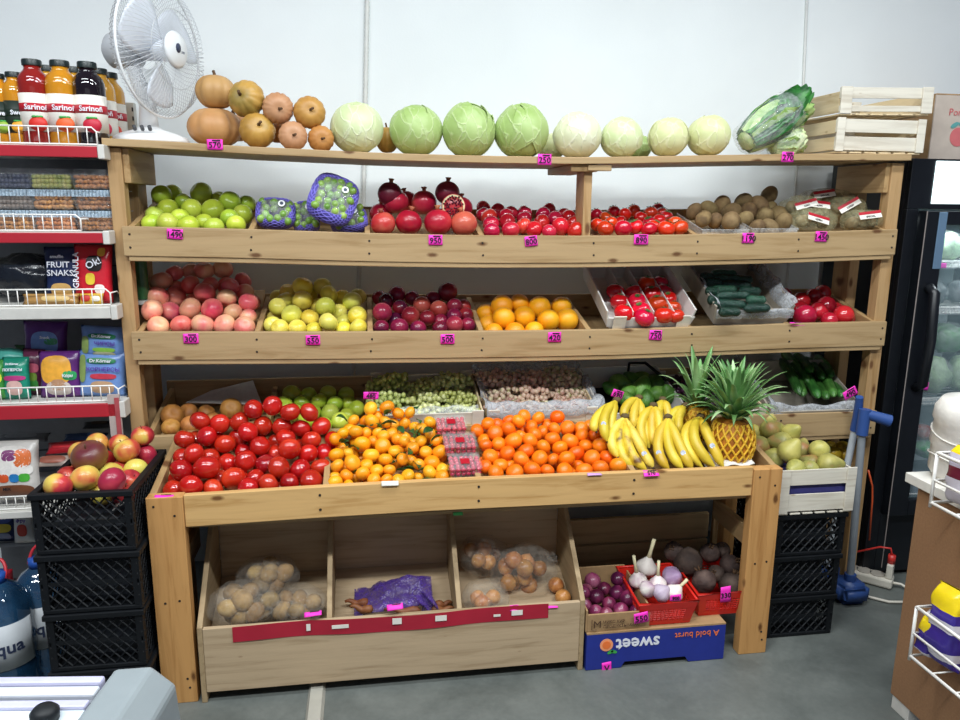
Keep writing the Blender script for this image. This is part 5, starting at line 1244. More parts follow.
for i, (p_, q_, y, lab) in enumerate([((372, 611), (350, 606), -.275, 'carrot with its tip at the left of the purple bag'), ((368, 604), (345, 601), -.22, 'carrot behind the leftmost carrot tip by the purple bag'), ((420, 612), (384, 609), -.28, 'carrot under the front of the purple bag'), ((436, 606), (452, 602), -.24, 'carrot right of the purple bag by the bin partition'), ((432, 611), (455, 608), -.27, 'carrot at the front right of the purple bag')]):
    carrot(atY(*p_, y), atY(*q_, y+.01), .015, lab)
# ------------------------------------------------------------------ blue box, red onions, garlic, beets
BLUE = plain('printed_blue_card', '#20308c', .5, var=.06); ORNG = plain('orange_print', '#f0793a', .5); WHT = plain('white_print', '#e8eaf2', .5); GRN = plain('green_print', '#3ea24a', .5)
bx0, bx1 = 1.402, 1.876; byf = -.352; bzt = .127
o = thing('blue_carton', 'dark blue printed fruit carton standing upside down on the floor under the bench', 'box', ((bx0+bx1)/2, -.2, 0))
n0 = bx0+(bx1-bx0)*.25; n1 = bx0+(bx1-bx0)*.74
bm = BM(); prism(bm, [(bx0, .002), (n0, .002), (n0+.012, .022), (n1-.012, .022), (n1, .002), (bx1, .002), (bx1, bzt), (bx0, bzt)], byf, byf+.005); build('front_panel', bm, BLUE, o)
bm = BM(); prism(bm, [(bx0, .002), (bx1, .002), (bx1, bzt), (bx0, bzt)], -.065, -.06); build('back_panel', bm, BLUE, o)
for x in (bx0, bx1-.005): bm = BM(); box(bm, x, x+.005, byf+.0055, -.0655, .002, bzt); build('side_panel', bm, BLUE, o)
bm = BM(); box(bm, bx0, bx1, byf, -.06, bzt+.0005, bzt+.006); build('top_panel', bm, CARD, o)
X_, Z_ = Vector((1, 0, 0)), Vector((0, 0, 1))
lettering('sweet', .062, WHT, o, atY(638, 643, byf-.0005), -X_, -Z_, bold=.0012)
lettering('A bold burst', .030, ORNG, o, atY(697, 634, byf-.0005), -X_, -Z_)
c = atY(606.5, 645, byf-.001)
for r_, mm, dz in ((.022, plain('peach_print', '#f4a070', .5), 0), (.014, ORNG, .0006)):
    bm = BM(); cyl(bm, c+Vector((0, -dz, 0)), c+Vector((0, -dz-.0008, 0)), r_, n=24); build('peach_print', bm, mm, o)
for dx, rot in ((.014, .5), (.026, -.3)):
    bm = BM(); lathe(bm, [(0, -.0004), (.011, -.0004), (.011, .0004), (0, .0004)], 14, Matrix.Translation(c+Vector((dx, -.001, -.026)))@Matrix.Rotation(PI/2, 4, 'X')@Matrix.Rotation(rot, 4, 'Z')@Matrix.Diagonal((1, .5, 1, 1))); build('leaf_print', bm, GRN, o)
# cardboard tray of red onions
ox0, ox1 = 1.404, 1.612; oz = bzt+.008
t_ = thing('onion_carton', 'low brown cardboard carton of red onions on the left of the blue carton', 'box', ((ox0+ox1)/2, -.22, oz))
M4 = tiltm(ox0, -.346, oz, -.08, oz+.01); card_box(t_, M4, ox1-ox0, .25, .085, CARD)
fr = Vector((0, -.0065, 0)); BRN = plain('dark_brown_print', '#4c3220', .7)
pc_ = M4@Vector((.035, -.0068, .03)); up_ = M4.to_3x3()@Z_
lettering('M', .036, BRN, t_, M4@Vector((.03, -.0066, .028)), X_, up_)
bm = BM(); tube(bm, [M4@Vector(p) for p in ((.012, -.0066, .048), (.012, -.0066, .010), (.030, -.0066, .010))], .0011, 4); build('lettering_frame', bm, BRN, t_)
lettering('МИКС КИР', .014, BRN, t_, M4@Vector((.085, -.0066, .036)), X_, up_); lettering('ПРОДУКТЫМИКС', .014, BRN, t_, M4@Vector((.112, -.0066, .019)), X_, up_)
heap('ronion', [(140,335,32),(105,365,28),(185,355,28),(150,390,30),(225,370,30),(265,395,32),(195,415,28),(240,435,30),(140,440,28),(110,415,25),(235,320,28),(300,435,28),(175,452,24),(90,380,24),(265,350,26),(290,400,26)],
     (560,500,4), -.285, -.20, 'red onion, %s in the %s of the cardboard carton', 'onion', 'red onions in the carton', upright=.001, xr=(ox0, ox1), ymax=-.06)
REDP = plain('red_plastic', '#d4281e', .3, var=.04)
def basket(label, x0, x1, y0, y1, z0, dz, H, group):
    o = thing('plastic_basket', label, 'basket', ((x0+x1)/2, (y0+y1)/2, z0), group)
    W, D = x1-x0, math.hypot(y1-y0, dz); M4 = tiltm(x0, y0, z0, y1, z0+dz); tp = .016
    def P_(u, v, h):   # u along width 0..1, v along depth 0..1, h height 0..1
        return M4@Vector((W*u+(u-.5)*2*tp*h, D*v+(v-.5)*2*tp*h, H*h))
    cor = [(0, 0), (1, 0), (1, 1), (0, 1)]
    bm = BM(); tube(bm, [P_(*c, 1) for c in cor], .0055, 8, True); build('rim', bm, REDP, o, True)
    for i in range(4):
        a, c = cor[i], cor[(i+1) % 4]; bm = BM()
        L = lambda t, h: P_(a[0]+(c[0]-a[0])*t, a[1]+(c[1]-a[1])*t, h)
        sheet(bm, lambda u, v: L(u, .70+.30*v), 1, 1, .002); sheet(bm, lambda u, v: L(u, .18*v), 1, 1, .002)
        sheet(bm, lambda u, v: L(.16*u, .16+.56*v), 1, 1, .002); sheet(bm, lambda u, v: L(.84+.16*u, .16+.56*v), 1, 1, .002)
        for k in range(1, 9): tube(bm, [L(.16+.68*k/9, .16), L(.16+.68*k/9, .72)], .0017, 4)
        for k in range(1, 6): tube(bm, [L(.15, .16+.56*k/6), L(.85, .16+.56*k/6)], .0017, 4)
        build('lattice_wall', bm, REDP, o)
    bm = BM(); sheet(bm, lambda u, v: P_(u, v, 0), 1, 1, .002); build('bottom', bm, REDP, o)
    return o, P_
g0 = atY(641, 621, -.335); g1_ = atY(689, 620, -.335); gz = bzt+.008
_, GP = basket('red plastic basket of garlic on the blue carton beside the red onions', g0.x, g1_.x, -.335, -.14, gz, .012, .09, 'red baskets')
b0 = atY(696, 617, -.29); b1 = atY(742, 614, -.29)
_, BP = basket('red plastic basket of beetroots on the blue carton by the bench leg', b0.x+.004, b1.x-.012, -.30, -.11, gz, .012, .09, 'red baskets')
GARM = FM['garlic']; PURG = fruit_mat('purple_garlic_skin', ['#9a7aa4', '#b498ba', '#d2c2d2'], 12, .5, stretch=(2, 2, .4))
def garlic(px, py, r, y, tip, lab, mat=GARM):
    c = atY(px, py, y); R = 1.12*r*depth(c)/FPX
    o = thing('garlic_bulb', lab, 'garlic', c, 'garlic bulbs in the red basket')
    T = atY(*tip, y-.005) if tip else None
    q = Vector((0, 0, 1)).rotation_difference((T-c).normalized()) if tip else Euler((.9, .3, px)).to_quaternion()
    o.rotation_mode = 'QUATERNION'; o.rotation_quaternion = q
    bm = BM(); lathe(bm, [(0, -R*.8), (R*.6, -R*.74), (R, -R*.2), (R*.92, R*.25), (R*.45, R*.75), (R*.2, R*1.05), (0, R*1.06)], 26, None, lambda a, z: 1+.05*abs(math.sin(a*4))); build('bulb', bm, mat, o, True, world=False)
    if tip:
        L = (T-c).length; bm = BM(); tube(bm, [(0, 0, R*.7), (.001, 0, L*.6), (.003, .001, L)], [R*.26, R*.17, R*.19], 8); build('stalk', bm, plain('garlic_stalk', '#d9cfa8', .6), o, True, world=False)
garlic(646.5, 567, 9.5, -.18, (653.5, 539), 'garlic bulb with the tallest pale stalk at the back of the red basket')
garlic(638, 580, 8, -.23, (633, 556), 'garlic bulb with an upright stalk at the left of the red basket')
garlic(647.5, 589, 7.5, -.30, None, 'white garlic bulb without stalk at the front left of the red basket')
garlic(658, 583, 7.5, -.27, (658, 561), 'garlic bulb with a knobbed stalk in the middle of the red basket')
garlic(672.5, 577, 9.5, -.23, None, 'purple skinned garlic bulb at the right of the red basket', PURG)
garlic(674, 593, 8.5, -.31, (687, 579), 'garlic bulb at the front right, yellowish stalk leaning right')
garlic(661, 593, 8.5, -.315, None, 'pale garlic bulb at the front middle under the price tag', PURG)
def beet(px, py, r, y, lab):
    c = atY(px, py, y); R = r*depth(c)/FPX
    o = thing('beetroot', lab, 'beetroot', c, 'beetroots in the red basket'); o.rotation_euler = (random.uniform(-.8, .8), random.uniform(-.6, .6), px)
    bm = BM(); blob(bm, (0, 0, 0), R, R, R*.95, 20, 14, jit=.12, seed=px); build('root', bm, FM['beet'], o, True, world=False)
    bm = BM()
    for i in range(4): a = i*1.6+px; tube(bm, [(math.cos(a)*R*.1, math.sin(a)*R*.1, R*.85), (math.cos(a)*R*.25, math.sin(a)*R*.25, R*1.25)], [R*.10, R*.06], 6)
    build('stalk_stub', bm, STEMM, o, True, world=False)
beet(688, 562, 14.5, -.16, 'largest beetroot at the back left of its red basket'); beet(704, 581, 12, -.26, 'beetroot at the front left of its red basket'); beet(730, 565, 10.5, -.18, 'beetroot at the back right of its basket near the bench leg')
beet(731.5, 585, 12.5, -.25, 'beetroot at the front right behind the price tag'); beet(716, 574, 8.5, -.21, 'small beetroot in the middle between the larger ones'); beet(710, 553, 10, -.12, 'dark beetroot at the far back of the basket'); beet(674, 552, 10, -.12, 'dark beetroot at the back between garlic and beets'); beet(722, 550, 8, -.1, 'small dark beetroot in the deepest shade')
# ------------------------------------------------------------------ price tags
def price(px, py, text, label, y=-.0016, w=15, h=10, flat=0, roll=0., mat=PINK, ink=INK, strip_=True, size=.8):
    c = atY(px, py, y); k = depth(c)/FPX; W, H = w*k/2, h*k/2
    M4 = Matrix.Translation(c)@Matrix.Rotation(roll, 4, 'Y')@Matrix.Rotation(-flat, 4, 'X')
    o = thing('price_tag', label, 'price tag', c, 'price tags')
    bm = BM(); sheet(bm, lambda u, v: M4@Vector(((u-.5)*2*W, -.0012-.0016*math.sin(u*2.5+v*2), (v-.5)*2*H)), 8, 4, .0006); build('paper', bm, mat, o, True)
    if text: lettering(text, H*2*size, ink, o, M4@Vector((0, -.0034, -H*.15)), M4.to_3x3()@X_, M4.to_3x3()@Z_, bold=.0004)
    if strip_:
        bm = BM(); box(bm, -W*.35, W*.75, -.0034, -.0028, H*.66, H*.9, M4); build('dark_print', bm, INK, o)
    return o
price(215, 144.5, '570', 'pink price tag reading 570 on the top shelf edge under the pumpkins', -.0056)
price(544.5, 159.5, '250', 'pink price tag reading 250 on the top shelf edge under the cabbages', -.0056, 14, 10.5)
price(787.5, 157, '270', 'pink price tag reading 270 on the top shelf edge left of the crates', -.0056, 13, 10)
price(175, 234, '1490', 'pink price tag reading 1490 on the board under the top green apples', roll=.06)
price(435.5, 240, '950', 'pink price tag reading 950 on the board under the pomegranates', roll=.0, w=14)
price(531, 241, '800', 'pink price tag reading 800 under the tomatoes left of the middle post', roll=-.12, w=13)
price(641, 239.5, '890', 'pink price tag reading 890 on the board under the vine tomatoes', w=15)
price(748, 238, '1190', 'pink price tag reading 1190 on the board under the loose kiwis', w=13)
price(821, 236.5, '1450', 'pink price tag reading 1450 on the board under the bagged kiwis', w=13, roll=.03)
price(191, 338.5, '300', 'pink price tag reading 300 on the board under the pink apples', w=14.5)
price(313, 340, '550', 'pink price tag reading 550 on the board under the yellow apples', w=14)
price(447.5, 339, '500', 'pink price tag reading 500 on the board under the dark plums', w=14)
price(554.5, 337, '420', 'pink price tag reading 420 on the board under the oranges', w=13.5)
price(655.5, 335, '750', 'pink price tag reading 750 on the board under the tomato box', w=13.5, roll=.06)
price(797, 324.3, '', 'pink price tag folded flat over the board under the right tomatoes', .01, 14, 6, flat=1.1)
price(187, 434, '390', 'pink price tag lying flat on the tray edge under the russet apples', .008, 17, 7, flat=1.0)
price(371, 395.5, '480', 'pink price tag standing at the left corner of the green grapes', .02, 15, 7.5, roll=.06)
price(617.5, 394, '690', 'pink price tag leaning at the corner of the avocado carton', .02, 12, 8, roll=.35)
price(766, 415.5, '', 'pink price tag lying by the dark grapes right of the pineapple', .02, 14, 6, flat=.9)
price(850, 393, '490', 'pink price tag tilted at the right corner of the long cucumber crate', .02, 15, 9, roll=-.5)
price(164, 497, '', 'pink price tag lying flat on the bench corner below the tomatoes', YB+.008, 18, 5, flat=1.1)
price(651, 473.5, '570', 'pink price tag with curled paper on the bench edge under the bananas', YB+.006, 16, 7, flat=.9)
price(594.5, 474.5, '', 'lilac price tag lying on the bench edge under the mandarins', YB+.006, 15, 3.5, flat=1.1, mat=plain('lilac_paper', '#c79ad0', .6), strip_=False)
price(390, 483.5, '', 'blank white tag on the bench edge under the tangerines', YB+.005, 17, 5, flat=.6, mat=PAPER, strip_=False)
price(313, 614, '', 'crumpled pink tag on the bin edge in front of the potatoes', yf-.002, 17, 5, flat=.9, roll=-.1)
price(395, 607, '', 'crumpled pink tag on the bin edge in front of the carrots', yf-.002, 16, 6, flat=.7, roll=-.1)
price(514, 608, '', 'small pink tag on the bin edge in front of the onion bags', yf-.002, 9, 6, flat=.3)
price(553, 606.5, '', 'thin pink tag on the bin edge at the right end of the onions', yf-.002, 10, 3.5, flat=.9, strip_=False)
price(641, 617.5, '550', 'pink price tag reading 550 on the red onion carton', -.358, 15, 11, roll=-.12, strip_=False)
price(606.5, 667, 'V', 'pink tag at the lower left corner of the blue carton', byf-.001, 10, 11, roll=-.05, strip_=False)
price(675.5, 597.5, '900', 'pink price tag reading 900 on the rim of the garlic basket', -.358, 12, 6.5, strip_=False)
price(725.5, 594, '330', 'pink price tag reading 330 hanging on the beetroot basket', -.324, 11, 16.5, roll=-.06, strip_=False, size=.45)
price(458, 513.5, '', 'small green tag under the bench board above the onions', -.30, 10, 3.5, mat=plain('green_paper', '#3fae5a', .6), strip_=False)
# ------------------------------------------------------------------ store gondola on the left
YG = -.03; GXL = -.62
gon = thing('store_gondola', 'grey metal store shelving with red price rails left of the produce rack', 'shelf', (-.33, .15, 0))
RAIL = plain('red_price_rail', '#b02834', .35, var=.05, scale=8); RAILW = plain('grey_white_metal', '#cfcdc6', .4); GBACK = plain('dark_grey_metal', '#74777b', .55, var=.08)
ROWS = [(145, 157, 97.5, 'r'), (232, 243, 103, 'r'), (307, 319, 111, 'w'), (404, 418, 119, 'r'), (509, 516, 60, 'w')]
ZS = []; XE = []
for k, (t, bt, xe, cc) in enumerate(ROWS):
    zt_, zb_ = atY(60, t, YG).z, atY(60, bt, YG).z; x1 = atY(xe, (t+bt)/2, YG).x; ZS.append(zt_); XE.append(x1)
    if k == 4: x1 = -.08
    bm = BM(); box(bm, GXL, x1+.004, YG+.006, .335, zt_-.022, zt_); build('shelf_plate', bm, RAILW, gon, bevel=.001)
    bm = BM(); box(bm, GXL, x1, YG-.004, YG+.005, zb_, zt_-.002); build('price_rail', bm, RAIL if cc == 'r' else RAILW, gon, bevel=.002)
    bm = BM(); box(bm, x1+.0005, x1+.02, YG-.006, YG+.05, zb_-.004, zt_+.004); build('end_bracket', bm, RAILW, gon, bevel=.003)
    gx = atY({0: 97, 1: 81, 2: 111, 3: 119, 4: 60}[k], t-8, YG).x-.004; gh = {0: .052, 1: .050, 2: .052, 3: .052, 4: .045}[k]
    bm = BM()
    tube(bm, [(GXL, YG+.010, zt_+gh), (gx-.012, YG+.010, zt_+gh), (gx, YG+.010, zt_+gh-.012), (gx, YG+.010, zt_+.004)], .0026, 6)
    tube(bm, [(GXL, YG+.010, zt_+.004), (gx, YG+.010, zt_+.004)], .0026, 6)
    x = gx-.026
    while x > GXL+.02: tube(bm, [(x, YG+.010, zt_+.004), (x, YG+.010, zt_+gh)], .0017, 5); x -= .0262
    tube(bm, [(gx, YG+.010, zt_+gh-.012), (gx+.004, YG+.06, zt_+gh-.012), (gx+.004, YG+.12, zt_+.01)], .0022, 5)
    build('wire_guard', bm, WIRE, gon, True)
bm = BM(); box(bm, GXL, -.05, .336, .345, .02, ZS[0]-.02); build('back_panel', bm, GBACK, gon)
for k in range(9):
    z = .1+k*.165; bm = BM(); box(bm, GXL, -.05, .332, .3358, z, z+.003); build('panel_groove', bm, plain('groove_dark', '#2f3134', .6), gon)
bm = BM(); box(bm, -.068, -.030, .33, .36, .02, 1.80); up = build('upright', bm, RAILW, gon, bevel=.002)
bm = BM()
for k in range(60): box(bm, -.0365, -.0325, .328, .3305, .06+k*.029, .073+k*.029)
sl = build('slots', bm, plain('slot_dark', '#1b1c1e', .6), up)
bm = BM(); box(bm, GXL, -.06, YG+.02, .335, .0, .07); build('plinth', bm, GBACK, gon)
# ---- bottles
def bottle(label, px, y, top, R, juice, cap, lab, fruitc, brand, seed, h=None):
    z0 = ZS[0]+.001; p = atY(px, 100, y); x = p.x; H = h or (atY(px, top, y).z-z0)
    o = thing('juice_bottle', label, 'bottle', (x, y, z0), 'juice bottles on the top gondola shelf')
    M4 = Matrix.Translation((x, y, z0))
    body = [(0, 0), (R*.92, 0), (R, .006), (R, H*.70), (R*.98, H*.755), (R*.86, H*.815), (R*.60, H*.868), (R*.52, H*.89), (R*.52, H*.93), (0, H*.93)]
    bm = BM(); lathe(bm, body, 28, M4); build('bottle_body', bm, juice, o, True)
    bm = BM(); lathe(bm, [(R*.535, H*.925), (R*.60, H*.93), (R*.60, H*.985), (R*.57, H), (0, H)], 24, M4); build('cap', bm, cap, o, 40)
    fa = math.atan2(CAM.y-y, CAM.x-x)  # label turned to the shop
    def band(nm, z0_, z1_, mat, r, a=1.5):
        bm = BM(); sheet(bm, lambda u, v: M4@Vector((r*math.cos(fa+(u-.5)*2*a), r*math.sin(fa+(u-.5)*2*a), z0_+(z1_-z0_)*v)), 24, 1, .0004); return build(nm, bm, mat, o, True)
    if lab:
        l = band('label', H*.16, H*.60, lab, R*1.012)
        band('brand_band', H*.385, H*.485, REDL if lab is PAPER else plain('dark_label_band', '#16261c', .4), R*1.022)
        d = Vector((math.cos(fa), math.sin(fa), 0)); rt = Vector((-d.y, d.x, 0)); rt = rt if rt.dot(VR) > 0 else -rt
        q = Vector((x, y, z0))+d*(R*1.028)
        lettering(brand, R*.50, WHT, o, q+Vector((0, 0, H*.437)), rt, Z_, bend=R*1.03, bold=.0004)
        fb = BM(); dq = Vector((x, y, z0+H*.245))+d*(R*.86); blob(fb, dq+d*R*.06, R*.60, R*.30, R*.52, 16, 10); build('fruit_print', fb, fruitc, o, True)
        fb = BM()
        for s in (-1, 0, 1): blob(fb, dq+Vector((0, 0, R*.45))+rt*(R*.2*s)+d*R*.2, R*.16, R*.1, R*.08, 8, 5)
        build('leaf_print', fb, GRN, o, True)
    return o
JR = plain('red_juice', '#8c1f1a', .06, var=.12, scale=12, coat=.6); JO = plain('orange_juice', '#c9861c', .06, var=.1, scale=12, coat=.6); JD = plain('dark_juice', '#170d14', .05, var=.1, coat=.8); JA = plain('amber_juice', '#c8912e', .06, var=.1, scale=12, coat=.6)
CAPD = plain('dark_green_cap', '#1f2a2a', .35); DKL = plain('dark_label', '#1c2a22', .5)
bottle('juice bottle of red tomato juice with a tomato on its white label', 35.5, .035, 60, .044, JR, CAPD, PAPER, plain('tomato_print', '#d02a1e', .5), 'Sarinoñ', 1)
bottle('juice bottle of orange juice between the red and the dark bottle', 63, .035, 61, .044, JO, CAPD, PAPER, plain('orange_fruit_print', '#e0602a', .5), 'Sarinoñ', 2)
bottle('dark cherry juice bottle, rightmost in the front row', 90, .035, 62.5, .044, JD, CAPD, PAPER, plain('cherry_print', '#c01f38', .5), 'Sarinoñ', 3)
bottle('small juice bottle with dark label left of the red juice bottle', 16, .04, 72.5, .036, JO, CAPD, DKL, plain('orange_slice_print', '#e8a32a', .5), 'Swell', 4)
bottle('small juice bottle at the far left edge of the top gondola shelf', -1, .04, 74, .036, JO, CAPD, DKL, plain('lime_print', '#8fb03a', .5), 'Swell', 5)
bottle('juice bottle standing behind, between the red and the orange bottle', 50, .14, 66, .042, JA, CAPD, None, None, '', 6)
bottle('juice bottle standing behind, between the orange and the dark bottle', 76.5, .14, 67.5, .042, JA, CAPD, None, None, '', 7)
bottle('amber juice bottle right behind the dark cherry bottle', 101, .14, 69, .042, JA, CAPD, PAPER, plain('apple_print', '#c8304a', .5), 'Sarinoñ', 8)
bottle('amber juice bottle at the back right end of the shelf', 111, .22, 73, .042, JA, CAPD, PAPER, plain('peach_fruit_print', '#d8503a', .5), 'Sarinoñ', 9)
# ---- clear boxes of nuts, three columns of three
NUTA = fruit_mat('almond_skin', ['#6e3f20', '#9a6236', '#b87f4c'], 40, .6, val=.15); NUTD = fruit_mat('dark_fig_skin', ['#3d332f', '#5d5049', '#786a60'], 40, .6); NUTG = fruit_mat('green_raisin_skin', ['#6d7a30', '#93994a', '#b0a85c'], 40, .5); NUTP = fruit_mat('blue_black_skin', ['#151a2c', '#262c44', '#3a3f58'], 40, .5)
LIDB = clear_mat('ribbed_lid_plastic', '#cfe3f2', .36, .10)
zz0 = ZS[1]+.0015
nutrows = [(NUTA, 'walnuts', 'fig'), ]
COLS = [(13, 'left'), (53.5, 'middle'), (96, 'right')]
for ci, (px, cn) in enumerate(COLS):
    W = .128; D = .15; y = .035; x = atY(px, 212, y).x
    for r in range(3):
        H = .040; hL = .020; z = zz0+r*(H+hL+.002); 
        nm = [('almonds', NUTA), ('almonds', NUTA), ('almonds', NUTA)][r]
        if r == 1 and ci == 0: nm = ('dried figs', NUTD)
        if r == 2: nm = [('dark prunes', NUTP), ('green raisins', NUTG), ('almonds', NUTA)][ci]
        pos = '%s of the %s stack' % (('bottom', 'middle', 'top')[r], cn)
        lab = 'clear plastic box of %s, %s on the second gondola shelf' % (nm[0], pos)
        o = thing('nut_box', lab, 'box', (x, y, z), 'clear nut boxes')
        bm = BM(); prism(bm, [(x-W/2+.008, z), (x+W/2-.008, z), (x+W/2, z+H), (x-W/2, z+H)], y, y+D); build('clear_base', bm, CLEAR2, o, bevel=.003)
        if r < 2:
            bm = BM(); n = 13
            sheet(bm, lambda u, v: Vector((x-W/2+W*u, y-.002-.005*abs(math.sin(u*n*PI)), z+H+hL*v)), n*6, 1, .0008)
            box(bm, x-W/2, x+W/2, y, y+D, z+H+hL-.002, z+H+hL); build('ribbed_lid', bm, LIDB, o)
        else:
            bm = BM(); prism(bm, [(x-W/2, z+H), (x+W/2, z+H), (x+W/2-.014, z+H+.020), (x-W/2+.014, z+H+.020)], y, y+D); build('lid', bm, CLEAR, o, bevel=.002)
        bm = BM(); rg = random.Random(ci*7+r); 
        for i in range(9):
            for j in range(4):
                for l in range(3 if j == 0 else 2):
                    Mx = Matrix.Translation((x-W/2+.012+(W-.024)*(i+.5)/9, y+.010+D*.24*j, z+.009+.0135*l))@Euler((rg.uniform(-1, 1), rg.uniform(-.6, .6), rg.uniform(0, 3.1))).to_matrix().to_4x4()
                    blob(bm, (0, 0, 0), .0125, .0085, .0065, 9, 6, Mx) if nm[1] is NUTA else blob(bm, (0, 0, 0), .0105, .0095, .0085, 9, 6, Mx)
        one(nm[0].replace(' ', '_'), bm, nm[1], '%s inside the clear box, %s on the second shelf' % (nm[0], pos), 'nuts' if nm[0] == 'almonds' else 'dried fruit', 'loose fillings of the nut boxes', smooth=True, kind='stuff')
# ---- pillow packets
def packet(label, px, py, w, h, y, colr, lines=(), prints=(), roll=0., lean=.12, T=.022, cat='packet', name='snack_packet', group='snack packets on the gondola', rough=.28, zrow=None, yaw=0):
    c = atY(px, py, y); k = depth(c)/FPX; W, H = w*k/2, h*k/2
    if zrow is not None: c.z = max(c.z, zrow+H*math.cos(roll)+.001)
    o = thing(name, label, cat, c, group)
    M4 = Matrix.Translation(c)@Matrix.Rotation(yaw, 4, 'Z')@Matrix.Rotation(roll, 4, 'Y')@Matrix.Rotation(-lean, 4, 'X')
    def bulge(u, v): 
        a, b_ = abs(u), abs(v); return T*max(0, 1-a**3)**.6*max(0, 1-(b_/.9)**4 if b_ < .9 else 0)**.7
    mt = plain('packet_'+colr.strip('#'), colr, rough, var=.10, scale=30, bump=.15)
    bm = BM()
    for s in (-1, 1):
        sheet(bm, lambda u, v: M4@Vector(((u*2-1)*W*(1-.03*math.cos((v-.5)*6)), s*bulge(u*2-1, v*2-1)+s*.0004+.002*noise.noise(Vector((u*6, v*6, px)))*(1 if .1 < v < .9 else .2), (v*2-1)*H)), 14, 16)
    bmesh.ops.remove_doubles(bm, verts=bm.verts, dist=.0012); build('wrapper', bm, mt, o, True)
    for (u0, v0, a, b_, col) in prints:
        pm_ = plain('print_'+col.strip('#'), col, .35, var=.12, scale=50); bm = BM()
        def fn(u, v):
            t = 2*PI*u; uu = u0+a*v*math.copysign(abs(math.cos(t))**.7, math.cos(t)); vv = v0+b_*v*math.copysign(abs(math.sin(t))**.7, math.sin(t))
            return M4@Vector((uu*W, -bulge(uu, vv)-.0030, vv*H))
        sheet(bm, fn, 20, 4); build('printed_panel', bm, pm_, o, True)
    for (s, u0, v0, hh, ink, *rot) in lines:
        rr = M4.to_3x3()@X_; uu = M4.to_3x3()@Z_
        if rot: q = Matrix.Rotation(rot[0], 3, M4.to_3x3()@Vector((0, -1, 0))); rr = q@rr; uu = q@uu
        lettering(s, hh*H, ink, o, M4@Vector((u0*W, -T-.0062, v0*H)), rr, uu, bold=.0003)
    return o
YEL = plain('yellow_print', '#f0d23a', .5)
z3 = ZS[2]+.001
packet('dark blue snack packet reading FRUIT SNAKS beside the black bag', 63, 274, 32, 54, .06, '#1d2a52', [('smuffin', -.1, .62, .16, WHT), ('FRUIT', -.05, .32, .30, WHT), ('SNAKS', .05, .02, .30, WHT)], [(0, -.62, .6, .28, '#c8a060')], zrow=z3)
packet('red snack packet reading GRANULA at the right end of its shelf', 94, 275, 35, 58, .05, '#c6202f', [('GRANULA', -.76, .1, .26, WHT, PI/2), ('Ok!', .15, .35, .34, WHT, .5)], [(.15, .35, .42, .27, '#1a1413'), (-.05, -.18, .25, .2, '#e0c23a'), (.42, -.52, .26, .16, '#f2e6e2'), (.5, .75, .2, .15, '#d8a03a')], roll=.03, zrow=z3)
bm = BM(); c = atY(26, 284, .08)
blob(bm, (c.x, .11, z3+.082), .115, .072, .066, 30, 18, jit=.22, seed=5)
one('black_bag', bm, plain('shiny_black_bag', '#1b2029', .22, var=.3, scale=20, bump=.6), 'shiny black plastic bag lying behind the wire guard of the third shelf', 'bag', smooth=True)
packet('flat brown snack packet lying behind the wire guard below the fruit snack packet', 52, 303, 52, 11, .015, '#b58a4e', [], [(.2, 0, .5, .6, '#d8b878')], T=.012, lean=.3, zrow=z3)
packet('small yellow and red packet at the foot of the red packet', 92, 303, 22, 11, .012, '#d8b03a', [], [(-.4, 0, .4, .6, '#c8302a'), (.5, -.1, .3, .5, '#efe8d8')], T=.010, lean=.3, zrow=z3)
GRNB = plain('dark_green_film', '#2f5a34', .25, var=.3, scale=18, bump=.3)
for q, (px, lab) in enumerate(((128, 'left of two green bottles standing behind the rack post'), (146, 'right of two green bottles standing behind the rack post'))):
    x = -.046+.048*q; bm = BM(); lathe(bm, [(0, 0), (.020, 0), (.022, .005), (.022, .13), (.017, .16), (.008, .185), (.008, .205), (0, .205)], 20, Matrix.Translation((x, .14, ZS[2]+.001)))
    one('green_bottle', bm, GRNB, lab, 'bottle', 'green bottles behind the post', smooth=True)
bm = BM(); box(bm, -.072, .025, .10, .18, ZS[2]-.012, ZS[2]); build('side_shelf', bm, RAILW, gon)
z4 = ZS[3]+.001
packet('purple snack packet with blue window standing at the back of the fourth shelf', 46, 340, 40, 38, .15, '#5b2a78', [('Snack', .1, .15, .2, WHT)], [(.05, -.15, .62, .62, '#6f8fc8'), (.35, -.05, .3, .18, '#2f8f5a'), (.1, -.7, .5, .2, '#d8d0d8')], roll=.04)
packet('purple crumpled snack packet lying behind the animal biscuit packet', 70, 362, 50, 22, .13, '#6a2a80', [], [(.3, .1, .4, .4, '#4a1e60')], roll=-.1, lean=.5)
packet('purple and orange biscuit packet behind the wire guard', 62, 386, 38, 46, .06, '#5f2a74', [('Корн', .5, -.05, .18, WHT)], [(-.1, .2, .75, .62, '#e8a83c'), (.55, -.05, .32, .2, '#2f9a5a'), (0, -.6, .6, .32, '#cdbfb8'), (0, -.45, .35, .25, '#b58a6a')], zrow=z4)
packet('green snack packet reading ЛОПЕРСЫ behind the wire guard', 18, 386, 24, 42, .05, '#1f8a72', [('ЛОПЕРСЫ', 0, .42, .17, WHT), ('Dr.Körner', 0, .7, .13, WHT)], [(0, .02, .85, .12, '#b03a7a'), (0, -.45, .6, .35, '#d8b0a8')], zrow=z4)
packet('green snack packet with magenta stripe at the left edge of the fourth shelf', -3, 388, 20, 40, .05, '#3f8f3f', [], [(0, .1, .8, .3, '#c8d040'), (0, -.5, .6, .3, '#b0406a')], zrow=z4)
packet('dark magenta snack packet between the green and the orange biscuit packets', 35, 384, 20, 46, .10, '#5a2340', [], [(.2, .2, .5, .2, '#c05a70'), (.1, -.2, .5, .2, '#7a9a3a'), (.3, -.55, .4, .25, '#3a8a3a')], roll=.08, zrow=z4)
